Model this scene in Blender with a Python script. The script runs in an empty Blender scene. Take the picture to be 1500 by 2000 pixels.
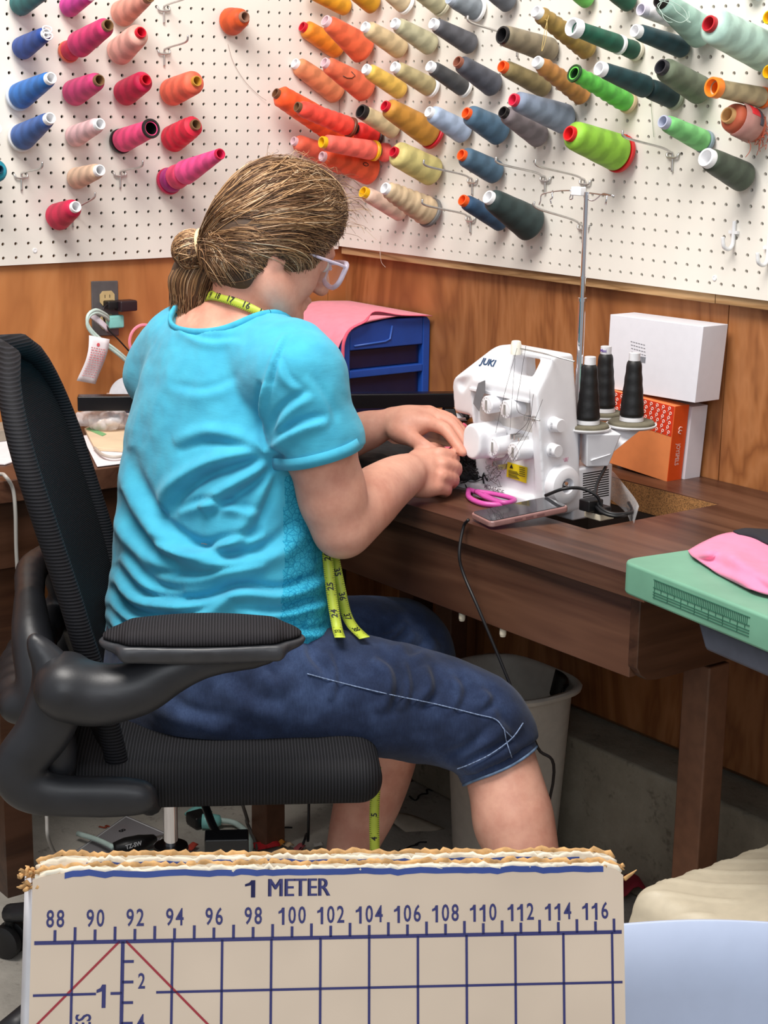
import bpy, bmesh, math, random
import numpy as np
from mathutils import Vector, Matrix, noise as mnoise
random.seed(7); RNG=np.random.default_rng(11)
S=0.0254            # all lengths below are inches above the garage floor
COL=bpy.context.scene.collection
pi=math.pi
# ---------- camera (solved from the one-inch hole grid of the two pegboards)
F_PX=3286.0; CAMZ=53.4
_w=np.array([1.65893247,0.834557659,-0.637243740]);_t=np.linalg.norm(_w);_k=_w/_t
_K=np.array([[0,-_k[2],_k[1]],[_k[2],0,-_k[0]],[-_k[1],_k[0],0]])
MR=np.eye(3)+math.sin(_t)*_K+(1-math.cos(_t))*_K@_K      # rows: right, down, forward
RT,DN,FW=MR[0],MR[1],MR[2]
CAMP=np.array([0,0,CAMZ])
def ray(x,y): return MR.T@np.array([(x-750)/F_PX,(y-1000)/F_PX,1.0])
def dep(x,y,d): return CAMP+ray(x,y)*d
def on(x,y,ax,v):
    r=ray(x,y); return CAMP+r*((v-CAMP[ax])/r[ax])
def onplane(x,y,P,N):
    r=ray(x,y); return CAMP+r*(np.dot(np.array(P)-CAMP,N)/np.dot(r,N))
def depth_of(P): return float(FW@(np.array(P)-CAMP))
def scl(P): return F_PX/depth_of(P)
cam=bpy.data.cameras.new('camera'); cam.sensor_fit='AUTO'; cam.sensor_width=36; cam.lens=F_PX/2000*36
cam.clip_start=0.05; cam.clip_end=60
co=bpy.data.objects.new('camera',cam); COL.objects.link(co)
mw=Matrix(((RT[0],-DN[0],-FW[0],0),(RT[1],-DN[1],-FW[1],0),(RT[2],-DN[2],-FW[2],CAMZ*S),(0,0,0,1)))
co.matrix_world=mw; bpy.context.scene.camera=co
cam.dof.use_dof=False
# ---------- materials
def lin(c):
    o=[]
    for v in c[:3]:
        v=v/255; o.append(v/12.92 if v<=.04045 else ((v+.055)/1.055)**2.4)
    return (*o,1)
class NT:
    def __init__(s,name):
        s.m=bpy.data.materials.new(name); s.m.use_nodes=True; s.t=s.m.node_tree; s.n=s.t.nodes; s.l=s.t.links
        s.b=s.n['Principled BSDF']; s.out=s.n['Material Output']
    def N(s,ty,**kw):
        n=s.n.new(ty)
        for k,v in kw.items():
            if k.startswith('_'): setattr(n,k[1:],v)
            else: n.inputs[k.replace('__',' ')].default_value=v
        return n
    def L(s,a,b): s.l.new(a,b)
    def math(s,op,a,b=None,c=None):
        n=s.n.new('ShaderNodeMath'); n.operation=op
        for i,v in enumerate((a,b,c)):
            if v is None: continue
            if hasattr(v,'links') or isinstance(v,bpy.types.NodeSocket): s.l.new(v,n.inputs[i])
            else: n.inputs[i].default_value=v
        return n.outputs[0]
    def mix(s,fac,a,b,blend='MIX'):
        n=s.n.new('ShaderNodeMix'); n.data_type='RGBA'; n.blend_type=blend
        for i,v in ((0,fac),(6,a),(7,b)):
            if isinstance(v,bpy.types.NodeSocket): s.l.new(v,n.inputs[i])
            else: n.inputs[i].default_value=v
        return n.outputs[2]
    def ramp(s,fac,stops):
        n=s.n.new('ShaderNodeValToRGB'); e=n.color_ramp.elements
        while len(e)<len(stops): e.new(.5)
        for q,(p,c) in zip(e,stops): q.position=p; q.color=c
        s.l.new(fac,n.inputs[0]); return n.outputs[0]
    def coords(s,scale=(1,1,1),kind='Object'):
        tc=s.n.new('ShaderNodeTexCoord'); mp=s.n.new('ShaderNodeMapping'); mp.inputs['Scale'].default_value=scale
        s.l.new(tc.outputs[kind],mp.inputs[0]); return mp.outputs[0]
    def noise(s,vec,scale,detail=4,rough=.5,dist=0):
        n=s.N('ShaderNodeTexNoise',Scale=scale,Detail=detail,Roughness=rough,Distortion=dist); s.L(vec,n.inputs['Vector']); return n.outputs[0]
    def bump(s,h,strength=.3,dist=.001,normal=None):
        n=s.N('ShaderNodeBump',Strength=strength,Distance=dist); s.L(h,n.inputs['Height'])
        if normal is not None: s.L(normal,n.inputs['Normal'])
        s.L(n.outputs[0],s.b.inputs['Normal']); return n.outputs[0]
def setp(nt,rough=.5,metal=0,spec=None,sheen=0,trans=0,ior=None,sss=0,coat=0,alpha=None):
    b=nt.b; b.inputs['Roughness'].default_value=rough; b.inputs['Metallic'].default_value=metal
    if spec is not None: b.inputs['Specular IOR Level'].default_value=spec
    if sheen: b.inputs['Sheen Weight'].default_value=sheen; b.inputs['Sheen Roughness'].default_value=.6
    if trans: b.inputs['Transmission Weight'].default_value=trans
    if ior: b.inputs['IOR'].default_value=ior
    if coat: b.inputs['Coat Weight'].default_value=coat; b.inputs['Coat Roughness'].default_value=.15
    if sss: b.inputs['Subsurface Weight'].default_value=sss; b.inputs['Subsurface Scale'].default_value=.01; b.inputs['Subsurface Radius'].default_value=(1,.35,.2)
    if alpha is not None: b.inputs['Alpha'].default_value=alpha
_mc={}
def mat(name,c,rough=.5,metal=0,var=.06,vs=60,bump=0,bs=400,bd=.0004,**kw):
    if name in _mc: return _mc[name]
    nt=NT(name); v=nt.coords()
    if var:
        f=nt.noise(v,vs,3); c0=lin(c); d=tuple(x*(1-var*2) for x in c0[:3])+(1,); e=tuple(min(1,x*(1+var)) for x in c0[:3])+(1,)
        nt.L(nt.ramp(f,[(.3,d),(.65,e)]),nt.b.inputs['Base Color'])
    else: nt.b.inputs['Base Color'].default_value=lin(c)
    setp(nt,rough,metal,**kw)
    if bump: nt.bump(nt.noise(v,bs,2),bump,bd)
    _mc[name]=nt.m; return nt.m
# ---------- geometry helpers (numpy verts in inches)
class G:
    def __init__(s): s.v=[]; s.f=[]; s.n=0
    def add(s,v,f):
        v=np.asarray(v,float).reshape(-1,3); s.v.append(v); s.f+= [tuple(int(i)+s.n for i in q) for q in f]; s.n+=len(v); return s
    def V(s): return np.vstack(s.v)
def frame(d,up=(0,0,1)):
    d=np.array(d,float); d/=np.linalg.norm(d); u=np.array(up,float)
    if abs(d@u)/np.linalg.norm(u)>.98: u=np.array([1.,0,0]) if abs(d[0])<.9 else np.array([0,1.,0])
    a=np.cross(u,d); a/=np.linalg.norm(a); b=np.cross(d,a); return a,b,d
def box(g,lo,hi,R=None,o=(0,0,0)):
    x0,y0,z0=lo;x1,y1,z1=hi
    v=np.array([(x0,y0,z0),(x1,y0,z0),(x1,y1,z0),(x0,y1,z0),(x0,y0,z1),(x1,y0,z1),(x1,y1,z1),(x0,y1,z1)],float)
    if R is not None: v=v@np.array(R)
    return g.add(v+np.array(o),[(3,2,1,0),(4,5,6,7),(0,1,5,4),(1,2,6,5),(2,3,7,6),(3,0,4,7)])
def hexa(g,b4,t4):
    return g.add(list(b4)+list(t4),[(3,2,1,0),(4,5,6,7),(0,1,5,4),(1,2,6,5),(2,3,7,6),(3,0,4,7)])
def lathe(g,prof,o=(0,0,0),axis=(0,0,1),n=32,close=False):
    a,b,d=frame(axis); t=np.linspace(0,2*pi,n,endpoint=False); P=[]
    for r,z in prof: P.append(np.array(o)+d*z+np.outer(np.cos(t),a)*r+np.outer(np.sin(t),b)*r)
    v=np.vstack(P); f=[]
    m=len(prof)
    for i in range(m-1 if not close else m):
        for j in range(n):
            k=(j+1)%n; i2=(i+1)%m; f.append((i*n+j,i*n+k,i2*n+k,i2*n+j))
    return g.add(v,f)
def cyl(g,a,b,r0,r1=None,n=24,caps=True):
    a=np.array(a,float);b=np.array(b,float);L=np.linalg.norm(b-a); r1=r0 if r1 is None else r1
    pr=[(r0,0),(r1,L)]
    if caps: pr=[(1e-4,0)]+pr+[(1e-4,L)]
    return lathe(g,pr,a,b-a,n)
def smoothpath(pts,n=8):
    P=np.array(pts,float); 
    if len(P)<3: return P
    Q=np.vstack([2*P[0]-P[1],P,2*P[-1]-P[-2]]); out=[]
    for i in range(1,len(Q)-2):
        for t in np.linspace(0,1,n,endpoint=False):
            p0,p1,p2,p3=Q[i-1:i+3]
            out.append(.5*((2*p1)+(-p0+p2)*t+(2*p0-5*p1+4*p2-p3)*t*t+(-p0+3*p1-3*p2+p3)*t**3))
    out.append(P[-1]); return np.array(out)
def tube(g,pts,r,n=8,caps=True,flat=None):
    P=np.array(pts,float); m=len(P); R=np.full(m,r) if np.isscalar(r) else np.array(r,float)
    if len(R)!=m: R=np.interp(np.linspace(0,1,m),np.linspace(0,1,len(R)),R)
    T=np.gradient(P,axis=0); T/=np.linalg.norm(T,axis=1)[:,None]+1e-12
    a,b,_=frame(T[0]); t=np.linspace(0,2*pi,n,endpoint=False); vs=[]
    for i in range(m):
        a=a-T[i]*(a@T[i]); a/=np.linalg.norm(a)+1e-12; b=np.cross(T[i],a)
        rb=R[i]*(flat if flat else 1)
        vs.append(P[i]+np.outer(np.cos(t),a)*R[i]+np.outer(np.sin(t),b)*rb)
    v=np.vstack(vs); f=[(i*n+j,i*n+(j+1)%n,(i+1)*n+(j+1)%n,(i+1)*n+j) for i in range(m-1) for j in range(n)]
    if caps: f+= [tuple(range(n-1,-1,-1)),tuple(range((m-1)*n,m*n))]
    return g.add(v,f)
def ribbon(g,P,W,th=.03):
    """strip through points P with half-width vectors W, given thickness"""
    P=np.array(P,float);W=np.array(W,float); T=np.gradient(P,axis=0); N=np.cross(T,W); N/=np.linalg.norm(N,axis=1)[:,None]+1e-9
    N*=th/2; m=len(P); v=np.stack([P-W-N,P+W-N,P+W+N,P-W+N],1).reshape(-1,3); f=[]
    for i in range(m-1):
        for j in range(4): f.append((i*4+j,i*4+(j+1)%4,(i+1)*4+(j+1)%4,(i+1)*4+j))
    f+=[(3,2,1,0),tuple((m-1)*4+j for j in range(4))]; return g.add(v,f)
def sheet(g,P,th=.04):
    """grid of points P[i,j] -> thin closed sheet"""
    P=np.array(P,float); a,b,_=P.shape
    du=np.gradient(P,axis=0);dv=np.gradient(P,axis=1);N=np.cross(du,dv);N/=np.linalg.norm(N,axis=2)[:,:,None]+1e-9
    v=np.vstack([(P+N*th/2).reshape(-1,3),(P-N*th/2).reshape(-1,3)]); n=a*b; f=[]
    I=lambda i,j:i*b+j
    for i in range(a-1):
        for j in range(b-1):
            f.append((I(i,j),I(i+1,j),I(i+1,j+1),I(i,j+1))); f.append((n+I(i,j+1),n+I(i+1,j+1),n+I(i+1,j),n+I(i,j)))
    for i in range(a-1):
        f.append((I(i,0),n+I(i,0),n+I(i+1,0),I(i+1,0))); f.append((I(i+1,b-1),n+I(i+1,b-1),n+I(i,b-1),I(i,b-1)))
    for j in range(b-1):
        f.append((I(0,j+1),n+I(0,j+1),n+I(0,j),I(0,j))); f.append((I(a-1,j),n+I(a-1,j),n+I(a-1,j+1),I(a-1,j+1)))
    return g.add(v,f)
def prism(g,poly,fn,d0,d1):
    """2-D outline -> solid; fn(u,v,d) gives the 3-D point"""
    n=len(poly); v=[fn(u,w,d0) for u,w in poly]+[fn(u,w,d1) for u,w in poly]
    f=[tuple(range(n-1,-1,-1)),tuple(range(n,2*n))]+[(i,(i+1)%n,n+(i+1)%n,n+i) for i in range(n)]
    return g.add(v,f)
def rrect(w,h,r,n=5,cx=0,cy=0):
    out=[]
    for k,(sx,sy) in enumerate(((1,1),(-1,1),(-1,-1),(1,-1))):
        for i in range(n+1):
            a=(k+i/n)*pi/2; out.append((cx+sx*(w/2-r)+r*math.cos(a),cy+sy*(h/2-r)+r*math.sin(a)))
    return out
# ---------- objects
def tag(o,label=None,cat=None,group=None,kind=None):
    if label: o['label']=label
    if cat: o['category']=cat
    if group: o['group']=group
    if kind: o['kind']=kind
    return o
def mk(name,g,m,parent=None,smooth=False,o=(0,0,0),bevel=0,weld=False,sub=0,autos=None):
    V=(g.V()-np.array(o))*S; me=bpy.data.meshes.new(name)
    me.from_pydata(V.tolist(),[],g.f); me.validate(clean_customdata=False); me.update()
    if smooth or autos: me.shade_smooth() if hasattr(me,'shade_smooth') else None
    if smooth or autos:
        me.polygons.foreach_set('use_smooth',[True]*len(me.polygons))
    if m is not None: me.materials.append(m)
    ob=bpy.data.objects.new(name,me); COL.objects.link(ob)
    if autos:
        bm=bmesh.new(); bm.from_mesh(me); lim=math.radians(autos)
        for e in bm.edges:
            if len(e.link_faces)==2 and e.calc_face_angle(0)>lim: e.smooth=False
        bm.to_mesh(me); bm.free()
    if bevel:
        b=ob.modifiers.new('bevel','BEVEL'); b.width=bevel*S; b.segments=2; b.limit_method='ANGLE'; b.angle_limit=math.radians(40)
        me.polygons.foreach_set('use_smooth',[True]*len(me.polygons))
        w=ob.modifiers.new('wn','WEIGHTED_NORMAL')
    if sub:
        s_=ob.modifiers.new('sub','SUBSURF'); s_.levels=sub; s_.render_levels=sub
    if parent is not None: ob.parent=parent
    else: ob.location=Vector(np.array(o)*S)
    return ob
class Thing:
    def __init__(s,name,loc,label,cat,group=None):
        s.o=np.array(loc,float); s.e=bpy.data.objects.new(name,None); COL.objects.link(s.e)
        s.e.empty_display_size=.02; s.e.location=Vector(s.o*S); tag(s.e,label,cat,group)
    def part(s,name,g,m,parent=None,label=None,**kw):
        ob=mk(name,g,m,parent=parent or s.e,o=s.o,**kw)
        if label: ob['label']=label
        return ob
def solo(name,g,m,label,cat,group=None,o=None,**kw):
    if o is None: V=g.V(); o=(*V.mean(0)[:2],V[:,2].min())
    ob=mk(name,g,m,o=o,**kw); tag(ob,label,cat,group); return ob
def struct(name,g,m,**kw):
    ob=mk(name,g,m,**kw); ob['kind']='structure'; return ob
def text_geo(txt,size,bold=0,sx=1.0,align='CENTER'):
    """flat text outline triangles in inches (x right, y up) with thickness"""
    cu=bpy.data.curves.new('t','FONT'); cu.body=txt; cu.size=size; cu.align_x=align; cu.align_y='CENTER'; cu.offset=bold; cu.extrude=0; cu.resolution_u=3
    ob=bpy.data.objects.new('t',cu); COL.objects.link(ob); dg=bpy.context.evaluated_depsgraph_get(); dg.update()
    me=bpy.data.meshes.new_from_object(ob.evaluated_get(dg)); v=np.array([tuple(q.co) for q in me.vertices]) if len(me.vertices) else np.zeros((0,3))
    f=[tuple(p.vertices) for p in me.polygons]; bpy.data.objects.remove(ob); bpy.data.curves.remove(cu); bpy.data.meshes.remove(me)
    if len(v): v[:,0]*=sx
    return v,f
def put_text(g,txt,size,o,ex,ey,bold=0,sx=1.0,align='CENTER'):
    v,f=text_geo(txt,size,bold,sx,align)
    if len(v): g.add(np.array(o)+v[:,:1]*np.array(ex)+v[:,1:2]*np.array(ey),f)
    return v
def digits(g,txt,size,o,ex,ey,sx=.7,w=.085,bold=0):
    """numerals set one by one, with a flagged 1"""
    o=np.array(o);ex=np.array(ex);ey=np.array(ey); adv=size*sx*.62; x=-adv*(len(txt)-1)/2; h=size*.36
    for ch in txt:
        if ch=='1':
            t=w*.5; P=[(x-t*.2,-h),(x+t*1.8,-h),(x+t*1.8,h),(x-t*.1,h),(x-t*1.0,h*.72),(x-t*3.0,h*.55),(x-t*3.0,h*.28),(x-t*.2,h*.42)]
            g.add([o+ex*a+ey*b for a,b in P],[tuple(range(len(P)))])
        elif ch!=' ': put_text(g,ch,size,o+ex*x,ex,ey,bold=bold,sx=sx)
        x+=adv
# ---------- implicit surfaces: blended tapered capsules -> surface nets
class SDF:
    def __init__(s,lo,hi,h):
        s.lo=np.array(lo,float); s.h=h; s.n=np.ceil((np.array(hi)-s.lo)/h).astype(int)+1; s.F=np.full(s.n,9.,np.float32)
        s.ax=[(s.lo[i]+h*np.arange(s.n[i])).astype(np.float32) for i in range(3)]
    def _sub(s,lo,hi,m):
        a=np.clip(np.floor((np.array(lo)-m-s.lo)/s.h).astype(int),0,s.n); b=np.clip(np.ceil((np.array(hi)+m-s.lo)/s.h).astype(int)+1,0,s.n)
        if (b<=a).any(): return None
        sl=tuple(slice(a[i],b[i]) for i in range(3))
        return sl,s.ax[0][sl[0]][:,None,None],s.ax[1][sl[1]][None,:,None],s.ax[2][sl[2]][None,None,:]
    def _comb(s,sl,d,k,mode):
        A=s.F[sl]
        if mode=='sub':
            d=-d; h=np.clip(.5-.5*(A-d)/k,0,1) if k>0 else (d>A)*1.; s.F[sl]=A*(1-h)+d*h+k*h*(1-h)
        elif mode=='int':
            h=np.clip(.5-.5*(A-d)/k,0,1); s.F[sl]=A*(1-h)+d*h+k*h*(1-h)
        else:
            h=np.clip(.5+.5*(A-d)/k,0,1) if k>0 else (d<A)*1.; s.F[sl]=A*(1-h)+d*h-k*h*(1-h)
    def cap(s,a,b,ra,rb,k=.3,mode='add',flat=None,fdir=None):
        """tapered capsule; flat<1 squashes it along fdir"""
        a=np.array(a,float);b=np.array(b,float); R=max(ra,rb); q=s._sub(np.minimum(a,b)-R,np.maximum(a,b)+R,k+s.h*2)
        if q is None: return s
        sl,X,Y,Z=q; X=X-a[0];Y=Y-a[1];Z=Z-a[2]; d=b-a; L2=d@d+1e-9
        t=np.clip((X*d[0]+Y*d[1]+Z*d[2])/L2,0,1); X=X-t*d[0];Y=Y-t*d[1];Z=Z-t*d[2]; rr=ra+(rb-ra)*t
        D2=X*X+Y*Y+Z*Z
        if flat:
            fd=np.array(fdir,float);fd/=np.linalg.norm(fd); u=X*fd[0]+Y*fd[1]+Z*fd[2]; D2=D2+u*u*(1/flat**2-1); D=np.sqrt(D2)
            g=(D-rr)*(.5+.5*flat)
        else: g=np.sqrt(D2)-rr
        s._comb(sl,g,k,mode); return s
    def ell(s,c,r,R=None,k=.3,mode='add'):
        c=np.array(c,float); r=np.array(r,float); m=r.max(); q=s._sub(c-m,c+m,k+s.h*2)
        if q is None: return s
        sl,X,Y,Z=q; X=X-c[0];Y=Y-c[1];Z=Z-c[2]
        if R is None: R=np.eye(3)
        R=np.array(R,float); k0=0;k1=0
        for i in range(3):
            u=X*R[i][0]+Y*R[i][1]+Z*R[i][2]; k0=k0+(u/r[i])**2; k1=k1+(u/r[i]**2)**2
        k0=np.sqrt(k0);k1=np.sqrt(k1)+1e-9; s._comb(sl,k0*(k0-1)/k1,k,mode); return s
    def box(s,c,hf,R=None,rad=.2,k=.2,mode='add'):
        c=np.array(c,float);hf=np.array(hf,float); m=np.linalg.norm(hf); q=s._sub(c-m,c+m,k+s.h*2)
        if q is None: return s
        sl,X,Y,Z=q; X=X-c[0];Y=Y-c[1];Z=Z-c[2]
        R=np.eye(3) if R is None else np.array(R,float)
        Q=[np.abs(X*R[i][0]+Y*R[i][1]+Z*R[i][2])-(hf[i]-rad) for i in range(3)]
        d=np.sqrt(sum(np.maximum(t,0)**2 for t in Q))+np.minimum(np.maximum(np.maximum(Q[0],Q[1]),Q[2]),0)-rad
        s._comb(sl,d,k,mode); return s
    def chain(s,pts,rs,k=.3,n=4,**kw):
        if len(pts)>2 and n>1:
            m=len(pts); pts=smoothpath(pts,n); rs=np.interp(np.linspace(0,m-1,len(pts)),np.arange(m),rs)
        for i in range(len(pts)-1): s.cap(pts[i],pts[i+1],rs[i],rs[i+1],k,**kw)
        return s
    def half(s,p,n,k=.05):
        """keep only the side where (x-p).n<0"""
        n=np.array(n,float);n/=np.linalg.norm(n); p=np.array(p)
        d=(s.ax[0][:,None,None]-p[0])*n[0]+(s.ax[1][None,:,None]-p[1])*n[1]+(s.ax[2][None,None,:]-p[2])*n[2]
        s._comb((slice(None),)*3,d.astype(np.float32),k,'int'); return s
    def mesh(s,relax=1):
        F=s.F; F[0]=F[-1]=9; F[:,0]=F[:,-1]=9; F[:,:,0]=F[:,:,-1]=9
        I=F<0; c=I[:-1,:-1,:-1].astype(np.uint8)
        for dx in (0,1):
            for dy in (0,1):
                for dz in (0,1):
                    if dx+dy+dz: c=c+I[dx:F.shape[0]-1+dx,dy:F.shape[1]-1+dy,dz:F.shape[2]-1+dz]
        act=np.argwhere((c>0)&(c<8)); idm=np.full(c.shape,-1,np.int32); idm[tuple(act.T)]=np.arange(len(act))
        acc=np.zeros((len(act),3));cnt=np.zeros(len(act))
        cr=[(x,y,z) for x in(0,1) for y in(0,1) for z in(0,1)]
        for p in cr:
            for ax in range(3):
                if p[ax]: continue
                q=list(p);q[ax]=1
                a=F[act[:,0]+p[0],act[:,1]+p[1],act[:,2]+p[2]];b=F[act[:,0]+q[0],act[:,1]+q[1],act[:,2]+q[2]]
                m=(a<0)!=(b<0); t=np.where(m,a/(a-b+1e-12),0); pt=np.tile(np.array(p,float),(len(act),1)); pt[:,ax]+=t
                acc+=pt*m[:,None];cnt+=m
        V=s.lo+(act+acc/cnt[:,None])*s.h; faces=[]
        for ax in range(3):
            o=[i for i in range(3) if i!=ax]; sl0=[slice(None)]*3;sl1=[slice(None)]*3; sl0[ax]=slice(0,-1);sl1[ax]=slice(1,None)
            A=I[tuple(sl0)];B=I[tuple(sl1)]; e=np.argwhere(A!=B)
            e=e[(e[:,o[0]]>0)&(e[:,o[1]]>0)]
            fl=A[tuple(e.T)]; q=[]
            for (u,v) in ((0,0),(1,0),(1,1),(0,1)):
                w=e.copy(); w[:,o[0]]-=u; w[:,o[1]]-=v; q.append(idm[tuple(w.T)])
            q=np.stack(q,1); flip=fl if ax!=1 else ~fl
            q[~flip]=q[~flip][:,::-1]; faces.append(q)
        Fc=np.vstack(faces); Fc=Fc[(Fc>=0).all(1)]
        for _ in range(relax):
            sm=np.zeros_like(V);ct=np.zeros(len(V))
            for i in range(4):
                np.add.at(sm,Fc[:,i],V[Fc[:,(i+1)%4]]);np.add.at(sm,Fc[:,i],V[Fc[:,(i-1)%4]]);np.add.at(ct,Fc[:,i],2)
            V=V*.5+.5*sm/ct[:,None]
        return V,Fc
def vnormals(V,Fc):
    n=np.cross(V[Fc[:,2]]-V[Fc[:,0]],V[Fc[:,3]]-V[Fc[:,1]]); N=np.zeros_like(V)
    for i in range(4): np.add.at(N,Fc[:,i],n)
    return N/(np.linalg.norm(N,axis=1)[:,None]+1e-12)
class GM(G):
    def __init__(s,V,Fc): s.v=[V]; s.f=Fc.tolist(); s.n=len(V)
# ================= materials of the place
def wood_mat(name,cols,axis,scale=6,stretch=.06,rough=.45,ring=9,bump=.05,dark=.35):
    nt=NT(name); sc=[1,1,1]; sc[axis]=stretch; v=nt.coords(sc)
    n1=nt.noise(v,scale,5,.6,.8); n2=nt.noise(v,scale*14,3,.6)
    w=nt.math('FRACT',nt.math('MULTIPLY',n1,ring)); w=nt.math('ABSOLUTE',nt.math('SUBTRACT',w,.5)); w=nt.math('MULTIPLY',w,2)
    c=nt.ramp(w,[(.0,lin(cols[0])),(.5,lin(cols[1])),(1,lin(cols[2]))])
    g=nt.ramp(n2,[(.35,(dark+.3,)*3+(1,)),(.6,(1,1,1,1))])
    c2=nt.mix(.55,c,g,'MULTIPLY'); 
    n3=nt.noise(nt.coords((1,1,1)),2.2,3); s=nt.ramp(n3,[(.35,(.78,.76,.74,1)),(.6,(1,1,1,1))])
    nt.L(nt.mix(.8,c2,s,'MULTIPLY'),nt.b.inputs['Base Color']); setp(nt,rough); nt.bump(n2,bump,.0006); return nt.m
M_ply=wood_mat('plywood_orange',[(176,110,60),(192,124,70),(202,136,82)],2,2.2,.2,.5,ring=6,dark=.6)
M_ply2=wood_mat('plywood_brown',[(142,86,46),(166,106,60),(178,118,72)],2,3.4,.16,.5,ring=11,dark=.55)
M_desk=wood_mat('walnut_laminate',[(72,44,32),(92,60,45),(108,74,56)],0,5,.07,.36,ring=6,dark=.5)
M_deskend=wood_mat('walnut_end',[(62,38,26),(78,50,34),(88,58,42)],1,5,.07,.35,ring=6,dark=.5)
M_strip=wood_mat('pine_strip',[(150,112,70),(190,150,104),(205,168,122)],0,7,.1,.6)
M_part=mat('particle_board',(160,112,64),.8,var=.35,vs=500,bump=.4,bs=300)
M_peg=mat('pegboard_white',(233,228,219),.55,var=.02,vs=8,bump=.05,bs=150)
def concrete(name,a,b,c):
    nt=NT(name); v=nt.coords(); n=nt.noise(v,5,8,.7); m=nt.noise(v,90,4,.7); k=nt.noise(v,26,3,.8)
    col=nt.ramp(n,[(.3,lin(a)),(.5,lin(b)),(.7,lin(c))]); sp=nt.ramp(k,[(.3,(.45,.42,.4,1)),(.42,(1,1,1,1))])
    nt.L(nt.mix(.7,col,sp,'MULTIPLY'),nt.b.inputs['Base Color']); setp(nt,.9); nt.bump(m,.5,.003); return nt.m
M_conc=concrete('concrete_footing',(112,104,90),(138,130,114),(158,150,134))
M_floor=concrete('concrete_floor',(146,140,132),(172,166,156),(190,184,174))
M_steel=mat('galvanized_wire',(206,204,202),.38,.85,var=.05)
M_chrome=mat('chrome',(225,225,230),.08,1,var=0)
M_black=mat('black_plastic',(22,22,24),.42,var=.1)
M_white=mat('white_plastic',(238,238,240),.32,var=.01)
def clear_mat(name='clear_plastic',tint=(.95,.95,.97,1),rough=.08,alpha=.28):
    nt=NT(name); nt.b.inputs['Base Color'].default_value=tint; setp(nt,rough,alpha=alpha,spec=.8); return nt.m
# ================= floor, walls, footing
g=G(); box(g,(-116,-40,-1),(60,86,0)); struct('floor',g,M_floor)
LX,RY=-114.6,83.2      # plywood faces
g=G(); box(g,(LX-.7,-20,10),(LX,81.35,44)); box(g,(LX-.7,81.42,10),(LX,RY,44)); struct('wall_left',g,M_ply)
g=G()
xs=on(1424,600,1,RY)[0]; box(g,(LX-.7,RY,10),(xs-.04,RY+.7,44)); box(g,(xs+.04,RY,10),(-20,RY+.7,44))
struct('wall_right',g,M_ply2)
g=G(); box(g,(LX-4,-20,44),(LX-.3,RY,92)); box(g,(LX-4,-20,0),(LX-.75,RY,44)); struct('wall_left_framing',g,mat('framing_wood',(120,84,54),.8))
g=G(); box(g,(LX-4,RY+.3,44),(-20,RY+4,92)); box(g,(LX-4,RY+.75,0),(-20,RY+4,44)); struct('wall_right_framing',g,mat('framing_wood',(120,84,54),.8))
g=G(); box(g,(LX-1,RY-4,0),(-20,RY+.7,9.6)); box(g,(LX-.7,-20,0),(LX+3.5,RY,9.6)); struct('trim_1',g,M_conc,bevel=.3)
# ---- perforated panels: real 1/4 inch holes on the one inch grid
def pegboard(name,c0,c1,r0,r1,P,eu,nrm,lo,hi,zb,zt):
    g=G(); n=12; t=np.linspace(0,2*pi,n,endpoint=False); eu=np.array(eu,float);up=np.array([0,0,1.]);nr=np.array(nrm,float);P=np.array(P,float)
    sq=np.stack([np.cos(t),np.sin(t)],1); sq=sq/np.abs(sq).max(1)[:,None]*.5; ci=np.stack([np.cos(t),np.sin(t)],1)*.125
    # make the ring hit the square corners
    for q in sq:
        for i in range(2):
            if abs(abs(q[i])-.5)>1e-6 and abs(q[i])>.24: q[i]=math.copysign(.5,q[i])
    base=np.vstack([np.c_[sq,np.zeros(n)],np.c_[ci,np.zeros(n)],np.c_[ci,np.full(n,-.22)]])
    ff=[(j,(j+1)%n,n+(j+1)%n,n+j) for j in range(n)]+[(n+j,n+(j+1)%n,2*n+(j+1)%n,2*n+j) for j in range(n)]
    flip=np.dot(np.cross(eu,up),nr)<0
    if flip: ff=[f[::-1] for f in ff]
    for c in range(c0,c1+1):
        for r in range(r0,r1+1):
            b=base.copy(); b[:,0]+=c; b[:,1]+=r
            g.add(P+b[:,:1]*eu+b[:,1:2]*up+b[:,2:]*nr,ff)
    def strip(u0,u1,z0,z1,d0=0,d1=-.25):
        a=[P*np.array([1,1,0])+eu*u+up*z+nr*d for u,z,d in ((u0,z0,d1),(u1,z0,d1),(u1,z1,d1),(u0,z1,d1),(u0,z0,d0),(u1,z0,d0),(u1,z1,d0),(u0,z1,d0))]
        f=[(3,2,1,0),(4,5,6,7),(0,1,5,4),(1,2,6,5),(2,3,7,6),(3,0,4,7)]
        g.add(a,f if not flip else [q[::-1] for q in f])
    z0=P[2]+r0-.5; z1=P[2]+r1+.5; strip(lo,hi,zb,z0); strip(lo,hi,z1,zt)
    strip(lo,c0-.5,z0,z1); strip(c1+.5,hi,z0,z1)
    return struct(name,g,M_peg)
PLX,PRY=-114.15,82.107
pegboard('trim_2',-10,28,0,27,(PLX,52.303,42.03),(0,1,0),(1,0,0),-11,29.8,41.5,71)
pegboard('trim_3',1,58,0,27,(-114.465,PRY,42.403),(1,0,0),(0,-1,0),.35,59,41.75,71)
jx=on(1395,590,1,82.3)[0]
g=G(); box(g,(-114.1,82.36,41.1),(jx-.03,RY,42.3)); box(g,(jx+.03,82.36,41.12),(-55,RY,42.3)); struct('trim_4',g,M_strip,bevel=.05)
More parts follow.
